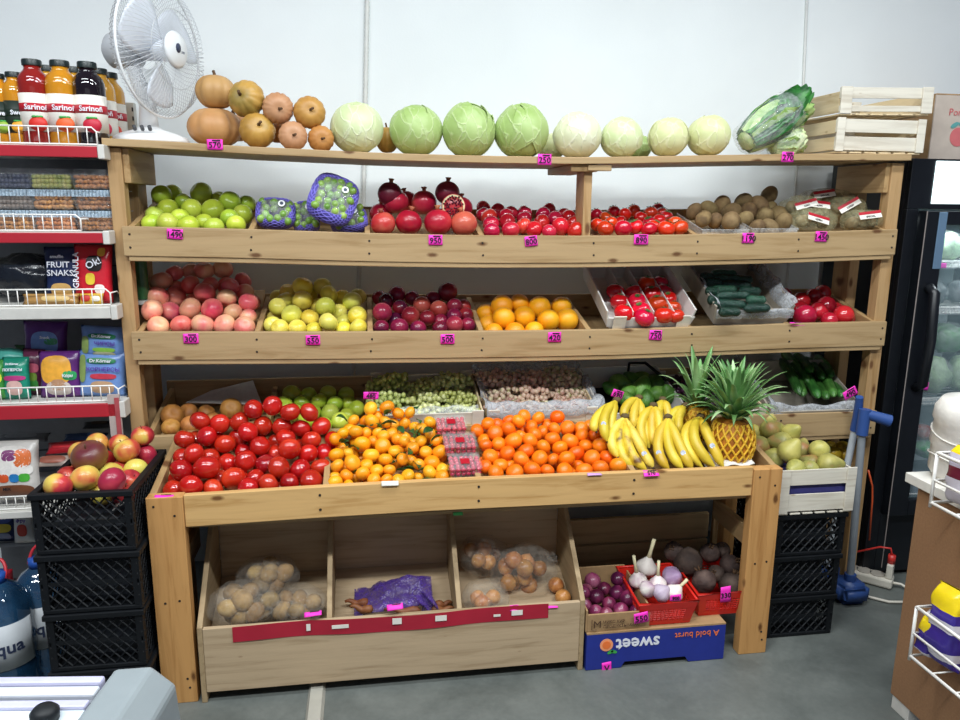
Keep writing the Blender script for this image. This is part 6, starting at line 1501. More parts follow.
packet('dark green packet standing behind the magenta striped one', 27, 358, 22, 26, .16, '#2f5a34', [], [(0, 0, .5, .4, '#8a4a5a')], roll=.05)
packet('upper of two light blue snack packets reading ЧИПСЫ on the fourth shelf', 104, 342, 42, 32, .075, '#6f92cc', [('Dr.Körner', 0, .38, .26, WHT), ('ЧИПСЫ', .15, -.08, .32, plain('violet_print', '#5a3aa0', .5))], [(0, .38, .62, .17, '#1f7a4a'), (.1, -.46, .5, .14, '#8ac04a'), (-.75, -.2, .18, .55, '#8aa05a'), (.1, -.75, .5, .18, '#c8c8a0')], roll=.07)
packet('lower of two light blue snack packets reading КОРНЕРСЫ by the rack post', 104, 381, 44, 46, .06, '#6f92cc', [('Dr.Körner', 0, .55, .20, WHT), ('КОРНЕРСЫ', .12, .18, .24, plain('violet_print', '#5a3aa0', .5))], [(0, .55, .62, .13, '#1f7a4a'), (.1, -.12, .55, .12, '#c03a4a'), (-.8, .2, .16, .6, '#8aa05a'), (.05, -.6, .5, .28, '#c09a78')], roll=.05, zrow=z4)
bm = BM(); c = atY(8, 357, .12); blob(bm, c, .06, .035, .03, 20, 10, jit=.08, seed=3)
one('teal_bag', bm, plain('teal_film', '#4fa89a', .3, var=.1, bump=.3), 'rounded teal bag lying on top of the green packets', 'bag', smooth=True)
z5 = ZS[4]+.001
packet('clear topped nut mix packet with colourful label on the fifth shelf', 16, 470, 44, 60, .03, '#cfcac4', [('MIX', -.2, -.55, .14, INK)], [(0, .45, .75, .4, '#e2ddd6'), (-.1, .55, .3, .18, '#7a3a6a'), (.45, .45, .35, .3, '#d8703a'), (.1, .05, .75, .2, '#e8e4de'), (-.35, -.2, .22, .14, '#d8582a'), (.1, -.2, .2, .14, '#2a7ab8'), (.5, -.2, .22, .14, '#4aa83a'), (0, -.68, .85, .25, '#7a4a30')], T=.03, zrow=z5)
packet('flat red packet lying on the fifth shelf behind the apple crate', 68, 447, 38, 14, .10, '#b01f2c', [], [(0, 0, .7, .5, '#c83038')], T=.014, lean=.9, roll=-.05)
packet('flat packet with brown filling lying before the red packet', 54, 461, 30, 12, .05, '#b8a59a', [], [(0, 0, .8, .7, '#9a5a48')], T=.014, lean=.8)
packet('dark blue flat packet at the back of the fifth shelf', 86, 437, 40, 10, .2, '#27456f', [], [(.4, 0, .3, .5, '#5a7aa8')], T=.012, lean=1.0)
packet('grey flat packet at the back left of the fifth shelf', 22, 438, 50, 12, .2, '#6a6f72', [], [(0, 0, .6, .5, '#8a9094')], T=.012, lean=1.0)
packet('black flat packet at the back right of the fifth shelf', 100, 425, 30, 9, .25, '#1f1f22', [], [(0, 0, .5, .4, '#4a3a2a')], T=.012, lean=1.0)
# strip of board by the rack post
bm = BM(); a = atY(98, 436, -.02); c = atY(104, 400, -.02); box(bm, -.078, -.042, -.034, -.028, a.z, c.z+.02)
one('price_board', bm, plain('red_white_board', '#b5a7a2', .6, var=.2, scale=8), 'narrow pale board standing upright beside the left rack post', 'board')
bm = BM(); box(bm, -.058, -.044, -.0365, -.0345, a.z, c.z+.01); o = one('red_strip', bm, plain('faded_red_strip', '#a84a50', .6, var=.2, scale=20), 'red strip stuck along the narrow pale board by the rack post', 'strip')
# ---- bottom shelf goods
bm = BM(); box(bm, GXL, -.08, YG+.02, .335, .07, .085); build('shelf_plate', bm, RAILW, gon)
z6 = .0865
def jug(label, px, y, R, H, seed):
    x = atY(px, 620, y).x; o = thing('water_jug', label, 'water bottle', (x, y, z6-.085+.001), 'large water jugs on the floor')
    z = .002; M4 = Matrix.Translation((x, y, z))
    pr = [(0, 0), (R*.9, 0), (R, .012)]
    for i in range(10): pr += [(R*(.955 if i % 2 else 1), .02+H*.62*i/10)]
    pr += [(R, H*.70), (R*.9, H*.79), (R*.6, H*.88), (R*.28, H*.93), (R*.26, H*.96), (0, H*.96)]
    bm = BM(); lathe(bm, pr, 30, M4); build('jug_body', bm, JUG, o, True)
    bm = BM(); lathe(bm, [(R*.3, H*.93), (R*.3, H), (0, H)], 20, M4); build('cap', bm, plain('blue_cap', '#2a58b0', .4), o, True)
    bm = BM(); tube(bm, [M4@Vector((R*.3*math.cos(a), R*.3*math.sin(a), H*.95+.05*math.sin(a) if a < 3.2 else H*.95)) for a in [PI*k/10 for k in range(11)]], .005, 6); build('handle', bm, plain('red_plastic_handle', '#c8303a', .4), o, True)
    fa = math.atan2(CAM.y-y, CAM.x-x)
    bm = BM(); sheet(bm, lambda u, v: M4@Vector((R*1.02*math.cos(fa+(u-.5)*1.9), R*1.02*math.sin(fa+(u-.5)*1.9), H*(.34+.34*v))), 20, 1, .0006); l = build('label', bm, plain('pale_label', '#c9ced2', .5), o, True)
    d = Vector((math.cos(fa), math.sin(fa), 0)); rt = Vector((-d.y, d.x, 0)); rt = rt if rt.dot(VR) > 0 else -rt
    lettering('aqua', R*.62, plain('navy_print', '#2b3550', .5), o, Vector((x, y, 0))+d*(R*1.03)+Vector((0, 0, H*.51)), rt, Z_, bend=R*1.04, bold=.001)
    return o
m, nt, b = newmat('blue_tinted_plastic'); tc = N(nt, 'ShaderNodeTexCoord'); no = N(nt, 'ShaderNodeTexNoise', Scale=12., Detail=3); nt.links.new(tc.outputs['Object'], no.inputs['Vector'])
r = ramp(nt, [(.3, lin('#16324c')), (.7, lin('#2d5a80'))]); nt.links.new(no.outputs['Fac'], r.inputs[0]); nt.links.new(r.outputs[0], b.inputs['Base Color']); setv(b, Roughness=.08, Coat_Weight=.8, Alpha=.85); JUG = m
jug('large blue tinted water jug on the floor at the left edge', 2, -.24, .085, .41, 1)
jug('large blue tinted water jug on the floor partly behind the black crates', 44, -.135, .08, .40, 2)
def pouch(label, px, py, w, h, y, colr, capc, pr):
    o = packet(label, px, py, w, h, y, colr, [], pr, T=.02, lean=.1, name='drink_pouch', group='pouches on the lowest gondola shelf')
    return o
for z_ in (.385,): bm = BM(); box(bm, GXL, -.08, .10, .335, .335, .35); build('shelf_plate', bm, GBACK, gon)
packet('dark blue tea packet with yellow label standing left of the white pouch', 9, 551, 22, 40, .12, '#26345f', [('Мас', 0, .3, .25, WHT)], [(0, .3, .8, .3, '#3a4f9a'), (0, -.25, .7, .22, '#d8c03a'), (0, -.7, .6, .2, '#8a93b0')], name='tea_packet', group='packets on the lowest gondola shelf', zrow=.351)
packet('white drink pouch with green top and red fruit print', 29, 556, 20, 44, .10, '#dfe2dc', [('Фру', 0, .1, .2, plain('violet_print', '#5a3aa0', .5))], [(0, .72, .9, .25, '#2fa03a'), (0, -.35, .45, .28, '#c8402e')], name='drink_pouch', group='packets on the lowest gondola shelf', zrow=.351)
packet('dark packet at the back between the tea packet and the pouch', 42, 540, 30, 36, .2, '#22304a', [], [(0, .3, .6, .2, '#3a5a9a')], name='tea_packet', group='packets on the lowest gondola shelf', zrow=.351)
packet('red packet low at the left edge under the tea packet', 4, 577, 16, 16, .09, '#a82030', [], [], name='tea_packet', group='packets on the lowest gondola shelf')
# ------------------------------------------------------------------ stack of black crates with apples
CX0, CX1, CY0, CY1 = -.172, .088, -.405, -.062
for k, lab in enumerate(('black plastic crate on the floor, lowest of the stack left of the bench', 'black plastic crate, second from the floor in the apple stack', 'black plastic crate, third from the floor in the apple stack', 'black plastic crate full of apples, topmost of the stack left of the bench')):
    plastic_crate(lab, CX0+.003*(k % 2), CX1-.003*(k % 2), CY0, CY1,   .002+.1775*k, .177+.1775*k, 'black crates left of the bench')
    if k < 3:
        bm = BM(); box(bm, CX0+.03, CX1-.03, CY0+.03, CY1-.03, .014+.1775*k, .155+.1775*k)
        one('dark_bag', bm, MATS['dark_bag_plastic'], 'dark sack filling the %s black crate of the apple stack' % ('lowest', 'second lowest', 'second highest')[k], 'bag', 'dark sacks in the apple stack', bevel=.02)  # added filler, its dark colour stands in for the shaded crate inside
bm = BM(); box(bm, CX0+.03, CX1-.03, CY0+.03, CY1-.03, .552, .615); build_ = one('dark_bag', bm, MATS['dark_bag_plastic'], 'dark sack under the apples in the topmost black crate', 'bag', 'dark sacks in the apple stack', bevel=.02)  # same added dark filler, below the apples
bm = BM(); sheet(bm, lambda u, v: Vector((CX1-.016-.05*u*u, CY0+.03+.30*v, .69+.010*math.sin(v*9)-.05*u)), 5, 14, .0012)
one('liner_paper', bm, PAPER, 'white paper liner along the right rim of the apple crate', 'paper', smooth=True)
bl, _ = heap('blush', [(400,285,80),(275,380,58),(390,365,60),(515,380,60),(600,388,40),(515,325,55),(585,245,55),(620,320,50),(655,250,46),(660,290,44),(630,210,38),(440,215,40),(495,250,40),(530,220,42),(360,235,40),(260,345,50),(455,400,45),(330,330,45),(640,355,45),(560,300,42)],
     (0,400,4.5), -.355, -.115, 'red and yellow apple, %s in the %s of the black crate', 'apple', 'apples in the topmost black crate', tilt=1.3, xr=(CX0+.015, CX1-.012), ymax=-.075)
f = bl[0]; f.rotation_euler = (.2, -.5, 1); f.data = f.data.copy()
f.data.materials[0] = fruit_mat('brown_red_apple_skin', ['#5f2a24', '#783030', '#7a5a2e', '#62282e'], 8, .35)
tag(f, 'large brownish red apple, biggest on the black crate', 'apple', 'apples in the topmost black crate')
# ------------------------------------------------------------------ black drinks fridge on the right
FX0, FX1, FY0, FY1, FH = 2.70, 3.36, .10, .57, 1.655
FBL = plain('fridge_black', '#101318', .35, var=.15)
fr_ = thing('display_fridge', 'tall black glass door fridge right of the produce rack', 'fridge', (3.03, .33, 0))
def fp(nm, x0, x1, y0, y1, z0, z1, m=FBL, bv=.003): bm = BM(); box(bm, x0, x1, y0, y1, z0, z1); return build(nm, bm, m, fr_, bevel=bv)
fp('side_panel', FX0, FX0+.03, FY0+.02, FY1, .02, FH); fp('side_panel', FX1-.03, FX1, FY0+.02, FY1, .02, FH)
fp('back_panel', FX0+.0305, FX1-.0305, FY1-.02, FY1, .02, FH, plain('fridge_inside', '#b9c6cc', .5)); fp('top_panel', FX0+.0305, FX1-.0305, FY0+.02, FY1-.021, FH-.03, FH); fp('base_panel', FX0+.0305, FX1-.0305, FY0+.02, FY1-.021, .02, .29)
fp('front_stile', FX0, FX0+.0500, FY0-.005, FY0+.0195, .02, 1.4745); fp('front_stile', FX1-.009, FX1, FY0-.005, FY0+.0195, .02, 1.4745); fp('kick_panel', FX0+.0505, FX1-.0095, FY0-.005, FY0+.0195, .02, .275)
fp('header', FX0+.0, FX1, FY0-.005, FY0+.0195, 1.475, FH)
lx0 = atY(935.5, 165, FY0-.006).x; lz1 = atY(945, 161, FY0-.006).z; lz0 = atY(945, 204, FY0-.006).z
m, nt, b = newmat('lit_sign_panel'); tc = N(nt, 'ShaderNodeTexCoord'); no = N(nt, 'ShaderNodeTexNoise', Scale=4.); nt.links.new(tc.outputs['Object'], no.inputs['Vector']); b.inputs['Base Color'].default_value = lin('#e8f6f8'); b.inputs['Emission Color'].default_value = lin('#dff6fa'); b.inputs['Emission Strength'].default_value = 1.3; LITS = m
fp('lit_header', lx0, FX1-.04, FY0-.010, FY0-.0055, lz0, lz1, LITS)
dz0, dz1 = .31, 1.468; dfx = FX0+.062
fp('door_frame', FX0+.055, FX0+.135, FY0-.045, FY0+.005, dz0-.03, dz1); fp('door_frame', FX1-.08, FX1-.01, FY0-.045, FY0+.005, dz0-.03, dz1)
fp('door_frame', FX0+.1355, FX1-.0805, FY0-.045, FY0+.005, dz1-.05, dz1); fp('door_frame', FX0+.1355, FX1-.0805, FY0-.045, FY0+.005, dz0-.03, dz0+.035)
fp('gasket_trim', FX0+.0505, FX0+.0545, FY0-.047, FY0-.043, .06, dz1, plain('silver_trim', '#8d8480', .3))
m, nt, b = newmat('door_glass'); tc = N(nt, 'ShaderNodeTexCoord'); no = N(nt, 'ShaderNodeTexNoise', Scale=3.); nt.links.new(tc.outputs['Object'], no.inputs['Vector']); b.inputs['Base Color'].default_value = lin('#a8c4cc'); setv(b, Roughness=.04, Alpha=.14); GLS = m
fp('door_glass', FX0+.1355, FX1-.0805, FY0-.022, FY0-.016, dz0+.0355, dz1-.0505, GLS, 0)
fp('handle_panel', FX0+.100, FX0+.134, FY0-.050, FY0-.0455, atY(935, 268, FY0).z, atY(935, 212, FY0).z, plain('blue_grey_sheen', '#5f7890', .2))
bm = BM(); h0 = atY(928, 386, FY0-.06); h1 = atY(932, 290, FY0-.06)
tube(bm, [(h1.x-.005, FY0-.046, h1.z+.01), (h1.x+.0, FY0-.075, h1.z-.01), (h1.x+.004, FY0-.082, (h0.z+h1.z)/2), (h1.x, FY0-.075, h0.z+.01), (h1.x-.005, FY0-.046, h0.z-.01)], .019, 10); build('door_handle', bm, FBL, fr_, True)
FS = []
for k, py in enumerate((267, 313, 403, 497)):
    z = atY(940, py, FY0+.03).z; FS.append(z); bm = BM(); x0, x1 = FX0+.04, FX1-.04
    for j in range(9): tube(bm, [(x0, FY0+.03+.045*j, z), (x1, FY0+.03+.045*j, z)], .003, 5)
    tube(bm, [(x0, FY0+.026, z+.022), (x1, FY0+.026, z+.022)], .003, 5)
    n = 40
    for j in range(n): x = x0+(x1-x0)*j/n; tube(bm, [(x, FY0+.026, z), (x, FY0+.026, z+.022)], .0016, 4)
    build('wire_shelf', bm, WIRE, fr_, True)
    bm = BM(); box(bm, x0, x1, FY0+.0225, FY0+.0245, z-.006, z+.028); build('shelf_strip', bm, CLEAR, fr_)
GREENB = plain('leafy_green', '#3f7a3a', .5, var=.4, scale=24); PALEB = plain('pale_lettuce', '#a9c49a', .5, var=.3, scale=24); DARKB = plain('dark_contents', '#2b3a40', .4, var=.4, scale=24); REDB = plain('red_pepper_skin', '#a8402c', .35, var=.2, scale=12); GPEP = plain('green_pepper_skin', '#2f8a3a', .3, var=.2, scale=12)
def fbag(lab, px, py, r, hh, y, mat, z, seed, sup=1., noun='salad_bag', cat='bag', film=True):
    c = atY(px, py, y); k = depth(c)/FPX; R, H = r*k, hh*k
    c.z = max(c.z, z+H*.98+.004)
    o = thing(noun, lab, cat, (c.x, c.y, c.z-H), 'bags in the fridge')
    bm = BM(); blob(bm, c, R*.88, min(R, .06), H*.88, 20, 12, jit=.25, seed=seed); build('filling', bm, mat, o, True)
    if film: bm = BM(); blob(bm, c, R, min(R, .06)*1.15, H*.98, 22, 14, jit=.14, seed=seed+1); build('film', bm, FILM, o, True)
yy = FY0+.10
fbag('bag of pale greens on the highest fridge shelf', 945, 248, 18, 17, yy, PALEB, FS[0], 1)
fbag('bag of dark greens at the left of the highest fridge shelf', 930, 250, 8, 14, yy+.03, GREENB, FS[0], 2)
fbag('dark wrapped bag, left on the second fridge shelf', 936, 293, 10, 12, yy, DARKB, FS[1], 3)
fbag('dark wrapped bag, right on the second fridge shelf', 957, 292, 10, 12, yy, DARKB, FS[1], 4)
fbag('bag of green salad, upper in the pile on the third fridge shelf', 946, 338, 20, 16, yy, GREENB, FS[2]+.10, 5)
fbag('bag of pale salad, lower left on the third fridge shelf', 934, 375, 15, 20, yy-.01, PALEB, FS[2], 6)
fbag('bag of pale salad, lower right on the third fridge shelf', 962, 372, 16, 20, yy, PALEB, FS[2], 7)
fbag('red peppers bag on the lowest fridge shelf', 923, 432, 10, 9, yy+.02, REDB, FS[3]+.10, 8, noun='pepper_bag')
fbag('green peppers bag on the lowest fridge shelf', 930, 448, 18, 10, yy-.01, GPEP, FS[3]+.05, 9, noun='pepper_bag')
bm = BM(); q = atY(928, 476, FY0+.06); box(bm, q.x-.08, q.x+.24, FY0+.035, FY0+.24, FS[3]+.005, FS[3]+.085)
one('grey_tray', bm, plain('grey_plastic_tray', '#6d6f7c', .5, var=.15), 'grey plastic tray under the peppers in the fridge', 'tray', bevel=.006)
for px, py, lab in ((924, 264, 'pink tag clipped on the highest fridge shelf'), (914, 312, 'pink tag clipped on the second fridge shelf'), (911, 386, 'pink tag stuck to the door glass of the fridge')):
    pass
price(941, 265.5, '', 'pink tag clipped on the highest fridge shelf strip', FY0+.020, 12, 5, strip_=False)
price(934, 313.5, '', 'pink tag clipped on the second fridge shelf strip', FY0+.020, 6, 6, strip_=False)
price(924, 386, '', 'pink tag stuck low on the fridge door glass', FY0-.024, 10, 8, strip_=False, roll=.1)
# cardboard box on the fridge
kb = thing('fruit_carton', 'pale printed fruit carton standing on top of the black fridge', 'box', (2.98, .33, FH))
kx = atY(936, 100, .14).x; kz = atY(945, 95, .14).z
bm = BM(); box(bm, kx, kx+.42, .14, .145, FH+.002, kz); build('front_panel', bm, plain('pale_card', '#b9aca0', .7, var=.05), kb)
bm = BM(); box(bm, kx, kx+.005, .1455, .50, FH+.002, kz); build('side_panel', bm, CARD, kb)
bm = BM(); box(bm, kx+.415, kx+.42, .1455, .50, FH+.002, kz); build('side_panel', bm, CARD, kb)
bm = BM(); box(bm, kx+.0055, kx+.4145, .495, .50, FH+.002, kz); build('back_panel', bm, CARD, kb)
for y0, y1, a in ((.14, .30, .3), (.34, .50, -.3)):
    bm = BM(); box(bm, kx, kx+.42, y0, y1, kz+.001, kz+.005); build('top_flap', bm, CARD, kb)
PRT = plain('faded_red_print', '#c4686a', .6); TEAL = plain('faded_teal_print', '#5a9a98', .6)
c = atY(958, 137, .139)
bm = BM(); lathe(bm, [(0, 0), (.034, 0), (.034, .001), (0, .001)], 24, Matrix.Translation((c.x, .1392, c.z))@Matrix.Rotation(PI/2, 4, 'X')); build('apple_print', bm, PRT, kb)
for dx, rz in ((-.02, .5), (.012, -.4)):
    bm = BM(); lathe(bm, [(0, 0), (.018, 0), (.018, .001), (0, .001)], 14, Matrix.Translation((c.x+dx, .1390, c.z+.042))@Matrix.Rotation(PI/2, 4, 'X')@Matrix.Rotation(rz, 4, 'Z')@Matrix.Diagonal((1, .45, 1, 1))); build('leaf_print', bm, TEAL, kb)
lettering('Pomegranate', .036, PRT, kb, atY(972, 113, .1392), X_, Z_)
# ------------------------------------------------------------------ counter at the right edge
cx = 2.263
def zfor(x, y, py):
    lo, hi = 0., 1.4
    for _ in range(40):
        z = (lo+hi)/2; d = Vector((x, y, z))-CAM; q = 360-FPX*d.dot(cu)/d.dot(VF)
        if q > py: lo = z
        else: hi = z
    return lo
ctz = zfor(2.244, -.612, 472); cbz = zfor(cx, -.644, 487)
ct = thing('shop_counter', 'brown hardboard counter with white top at the right edge of the picture', 'counter', (2.7, -1.3, 0))
HARD = plain('brown_hardboard', '#96704f', .7, var=.10, scale=160)
def cp(nm, x0, x1, y0, y1, z0, z1, m, bv=.002): bm = BM(); box(bm, x0, x1, y0, y1, z0, z1); return build(nm, bm, m, ct, bevel=bv)
cp('side_panel', cx, cx+.012, -2.1, -.644, .045, cbz+.01, HARD); cp('end_panel', cx+.0125, 3.1, -.656, -.644, .045, cbz+.01, plain('white_laminate', '#d9d6cd', .5))
cp('worktop', 2.244, 3.15, -2.12, -.612, ctz-.028, ctz, plain('white_laminate', '#d9d6cd', .5)); cp('foot', cx+.004, cx+.06, -.72, -.65, 0, .0445, plain('white_laminate', '#d9d6cd', .5)); cp('foot', cx+.004, cx+.06, -2.06, -1.99, 0, .0445, plain('white_laminate', '#d9d6cd', .5))
def atX(px, py, X): d = ray(px, py); return CAM+d*((X-CAM.x)/d.x)
def wire_basket(lab, X, tl, ml, bl, tr, mr_, br):
    o = thing('wire_basket', lab, 'basket', (cx-.05, -1.1, atX(*bl, X).z), 'wire baskets on the counter side')
    A_, B_, C_ = atX(*tl, X), atX(*ml, X), atX(*bl, X); dy = -.55; h = A_.z-C_.z; xb = cx-.004
    ys = A_.y; lo = C_.z
    bm = BM(); tube(bm, [(xb, ys, A_.z), (X, ys, A_.z), (X, ys+dy, A_.z), (xb, ys+dy, A_.z)], .0045, 7); build('top_rail', bm, WIRE, o, True)
    bm = BM(); tube(bm, [(xb, ys, B_.z), (X, ys, B_.z), (X, ys+dy, B_.z), (xb, ys+dy, B_.z)], .0035, 7); build('middle_rail', bm, WIRE, o, True)
    bm = BM(); tube(bm, [(xb, ys, lo), (X, ys, lo), (X, ys+dy, lo), (xb, ys+dy, lo)], .0045, 7); build('bottom_rail', bm, WIRE, o, True)
    for y in (ys, ys+dy): bm = BM(); tube(bm, [(X, y, A_.z), (X, y, lo-.012)], .0045, 7); build('corner_wire', bm, WIRE, o, True)
    bm = BM()
    for k in range(1, 7): tube(bm, [(xb, ys+dy*k/7, lo), (X, ys+dy*k/7, lo)], .0022, 5)
    build('bottom_wires', bm, WIRE, o, True)
    return X, ys, lo, h
wb1 = wire_basket('upper white wire basket hanging on the counter side by the white roll', 2.15, (937.5, 453), (933.5, 480), (931.5, 503), None, None, None)
wb2 = wire_basket('lower white wire basket hanging on the counter side with yellow and purple bags', 2.15, (916.7, 607), (910.5, 631), (909, 655), None, None, None)
def sack(lab, px, py, w, h, X, bands, seed, zb, name='coffee_bag', roll=0):
    c = atX(px, py, X); k = depth(c)/FPX; W, H = w*k/2, h*k/2; c.z = max(c.z, zb+H+.006)
    o = thing(name, lab, 'bag', c-Vector((0, 0, H)), 'bags in the counter baskets')
    M4 = Matrix.Translation(c)@Matrix.Rotation(-PI/2+.15, 4, 'Z')@Matrix.Rotation(roll, 4, 'Y')
    for i, (v0, v1, col) in enumerate(bands):
        mt = plain('bag_'+col.strip('#'), col, .25, var=.06, scale=20, bump=.2); bm = BM()
        def fn(u, v):
            vv = v0+(v1-v0)*v; t = 2*PI*u; th = .034*(1-abs(vv*2-1)**5)**.6+.003
            wv_ = 1+.22*noise.noise(Vector((math.cos(t)*2, math.sin(t)*2, vv*5+seed)))
            return M4@Vector((W*math.copysign(abs(math.cos(t))**.6, math.cos(t))*wv_, th*math.copysign(abs(math.sin(t))**.7, math.sin(t))*wv_, (vv*2-1)*H))
        sheet(bm, fn, 28, 8); build('bag_band', bm, mt, o, True)
    return o
sack('yellow topped purple bag with white diagonal, largest in the lower wire basket', 949, 630, 34, 84, 2.205, [(0, .12, '#3a2a86'), (.12, .24, '#d8d4dc'), (.24, .5, '#3a2a86'), (.5, .62, '#dcd8e0'), (.62, .74, '#3f2f90'), (.74, 1, '#f0d21e')], 1, wb2[2])
sack('small purple bag with yellow stripe at the left of the lower wire basket', 932, 643, 18, 46, 2.200, [(0, .15, '#dedae0'), (.15, .6, '#3a2a86'), (.6, .95, '#f0d21e'), (.95, 1, '#dedae0')], 2, wb2[2], roll=.1)
sack('yellow and dark red bag in the upper wire basket', 966, 497, 34, 60, 2.205, [(0, .5, '#c9c3cc'), (.5, .7, '#6a1f34'), (.7, .9, '#b8b2c0'), (.9, 1, '#f0c81e')], 3, wb1[2])
# white roll standing on the counter
o = thing('plastic_roll', 'white plastic wrapped roll standing on the counter top', 'roll', (2.50, -.86, ctz))
wl = atZ(936, 479, ctz); c0 = Vector((wl.x+.105, wl.y-.02, ctz)); wh = .232
o.location = c0
pr = [(0, .002), (.105, .002), (.118, .02), (.116, .09), (.121, .10), (.117, .16), (.122, .17), (.118, wh-.03), (.105, wh-.006), (.06, wh), (0, wh)]
bm = BM(); lathe(bm, pr, 36, Matrix.Translation(c0), lambda a, z: 1+.035*noise.noise(Vector((math.cos(a)*2, math.sin(a)*2, z*14))))
build('wrapped_roll', bm, plain('white_wrap', '#dedad2', .35, var=.05, bump=.3), o, True)
bm = BM()
for z in (.06, .13): tube(bm, [c0+Vector((.121*math.cos(a), .121*math.sin(a), z+.012*math.sin(a*2+z*30))) for a in [2*PI*k/30 for k in range(30)]], .0025, 5, True)
build('wrap_fold', bm, MATS['white_wrap'], o, True)
# ------------------------------------------------------------------ dustpan, brush and power strip
DBL = plain('blue_plastic', '#31508e', .4, var=.05); GRP_ = plain('grey_pole', '#8e949a', .35); WPO = plain('white_pole', '#c6cdd2', .35)
pb_ = atZ(849, 604, 0); dpn = thing('long_dustpan', 'grey pole dustpan with blue T handle and blue pan in front of the power strip', 'dustpan', (pb_.x, pb_.y, 0))
py_ = pb_.y-.0; pt = atY(862, 432, py_)
bm = BM(); bx = Vector((pb_.x+.01, py_+.015, 0))
box(bm, -.062, .062, -.045, .075, .004, .085, Matrix.Translation(bx)); bmesh.ops.bevel(bm, geom=list(bm.edges), offset=.022, segments=3, affect='EDGES'); build('pan', bm, DBL, dpn, True)
bm = BM(); cyl(bm, bx+Vector((0, .01, .086)), bx+Vector((0, .01, .112)), .021); build('socket', bm, DBL, dpn, 40)
p0 = bx+Vector((0, .01, .10)); bm = BM(); cyl(bm, p0, Vector((pt.x, py_, pt.z+.01)), .0135); build('pole', bm, GRP_, dpn, 40)
T0 = Vector((pt.x, py_, pt.z)); bm = BM(); cyl(bm, T0+Vector((0, 0, -.01)), T0+Vector((.002, 0, .085)), .0205); build('handle_sleeve', bm, DBL, dpn, 40)
h2 = atY(890, 421, py_-.03); bm = BM(); tube(bm, [T0+Vector((0, 0, .07)), h2], [.018, .022], 14); build('grip', bm, DBL, dpn, 40)
bm = BM(); d = (h2-T0-Vector((0, 0, .07))).normalized(); cyl(bm, h2+d*.0005, h2+d*.0015, .015); build('grip_hole', bm, plain('dark_hole', '#1a2440', .7), dpn)
br_ = thing('long_brush', 'white pole brush with blue grip leaning beside the grey dustpan pole', 'brush', (pb_.x-.05, py_+.07, 0))
q0 = atY(844, 560, py_+.17); q1 = atY(855, 428, py_+.045); q2 = atY(859.5, 397, py_+.02); fl = Vector((pb_.x-.035, py_+.11, .092)); dd = (q1-fl).normalized()
bm = BM(); cyl(bm, fl, q1, .0125); build('pole', bm, WPO, br_, 40)
bm = BM(); tube(bm, [q1-dd*.01, q1+dd*.05, q2], [.0165, .0165, .013], 12); build('grip', bm, DBL, br_, 40)
bm = BM(); box(bm, -.05, .05, -.02, .02, -.03, .012, Matrix.Translation(fl)); build('brush_head', bm, DBL, br_, bevel=.006)
bm = BM(); box(bm, -.048, .048, -.018, .018, -.085, -.031, Matrix.Translation(fl)); build('bristles', bm, plain('dark_bristle', '#23262c', .8, var=.4, scale=200), br_)
s0, s1 = atZ(840, 569, .02), atZ(893, 583, .02); d = (s1-s0); L = d.length; ang = math.atan2(d.y, d.x)
M4 = Matrix.Translation((s0.x, s0.y, .003))@Matrix.Rotation(ang, 4, 'Z'); CRM = plain('cream_white_plastic', '#d6d0c2', .4)
ps = thing('power_strip', 'white power strip with a plug and red cord lying on the floor by the fridge', 'power strip', (s0.x, s0.y, 0))
bm = BM(); box(bm, 0, L, -.035, .035, 0, .038, M4); build('housing', bm, CRM, ps, bevel=.008)
for k in range(3):
    bm = BM(); lathe(bm, [(.022, 0), (.027, 0), (.027, .004), (.022, .004)], 20, M4@Matrix.Translation((L*(.2+.25*k), 0, .0382))); build('socket_ring', bm, plain('grey_socket', '#a8a196', .5), ps, True)
bm = BM(); box(bm, L*.86, L*.98, -.026, .026, .0385, .098, M4); build('adapter_plug', bm, CRM, ps, bevel=.004)
e = M4@Vector((L, 0, .018)); bm = BM()
tube(bm, [e, e+Vector((.03, -.01, -.004)), e+Vector((.045, -.07, -.012)), e+Vector((-.01, -.125, -.013)), e+Vector((-.10, -.11, -.013)), e+Vector((-.17, -.05, -.013)), e+Vector((-.22, -.02, -.013))], .0055, 8); build('white_cord', bm, CRM, ps, True)
g = M4@Vector((L*.92, 0, .098)); RC = plain('red_cord', '#c0302a', .4); bm = BM(); cyl(bm, g, g+Vector((0, 0, .035)), .014); build('red_plug', bm, RC, ps, True)
r1 = atY(880, 547, g.y+.03); r2 = atY(856, 552, g.y+.10); r3 = atY(838, 560, g.y+.16)
bm = BM(); tube(bm, [g+Vector((0, 0, .03)), g+Vector((-.005, .005, .06)), r1, r2, Vector((r3.x, r3.y, .05)), Vector((r3.x-.06, r3.y, .012))], .004, 7); build('red_cord', bm, RC, ps, True)
bm = BM(); oc = [atY(*p, .02) for p in ((868, 470), (872, 486), (872, 500), (869, 540))]; tube(bm, [Vector((v.x, .018, v.z)) for v in oc], .0035, 7)
one('orange_cable', bm, plain('orange_cord_plastic', '#d0552c', .4), 'thin orange cable hanging along the right rack post', 'cable', smooth=True)
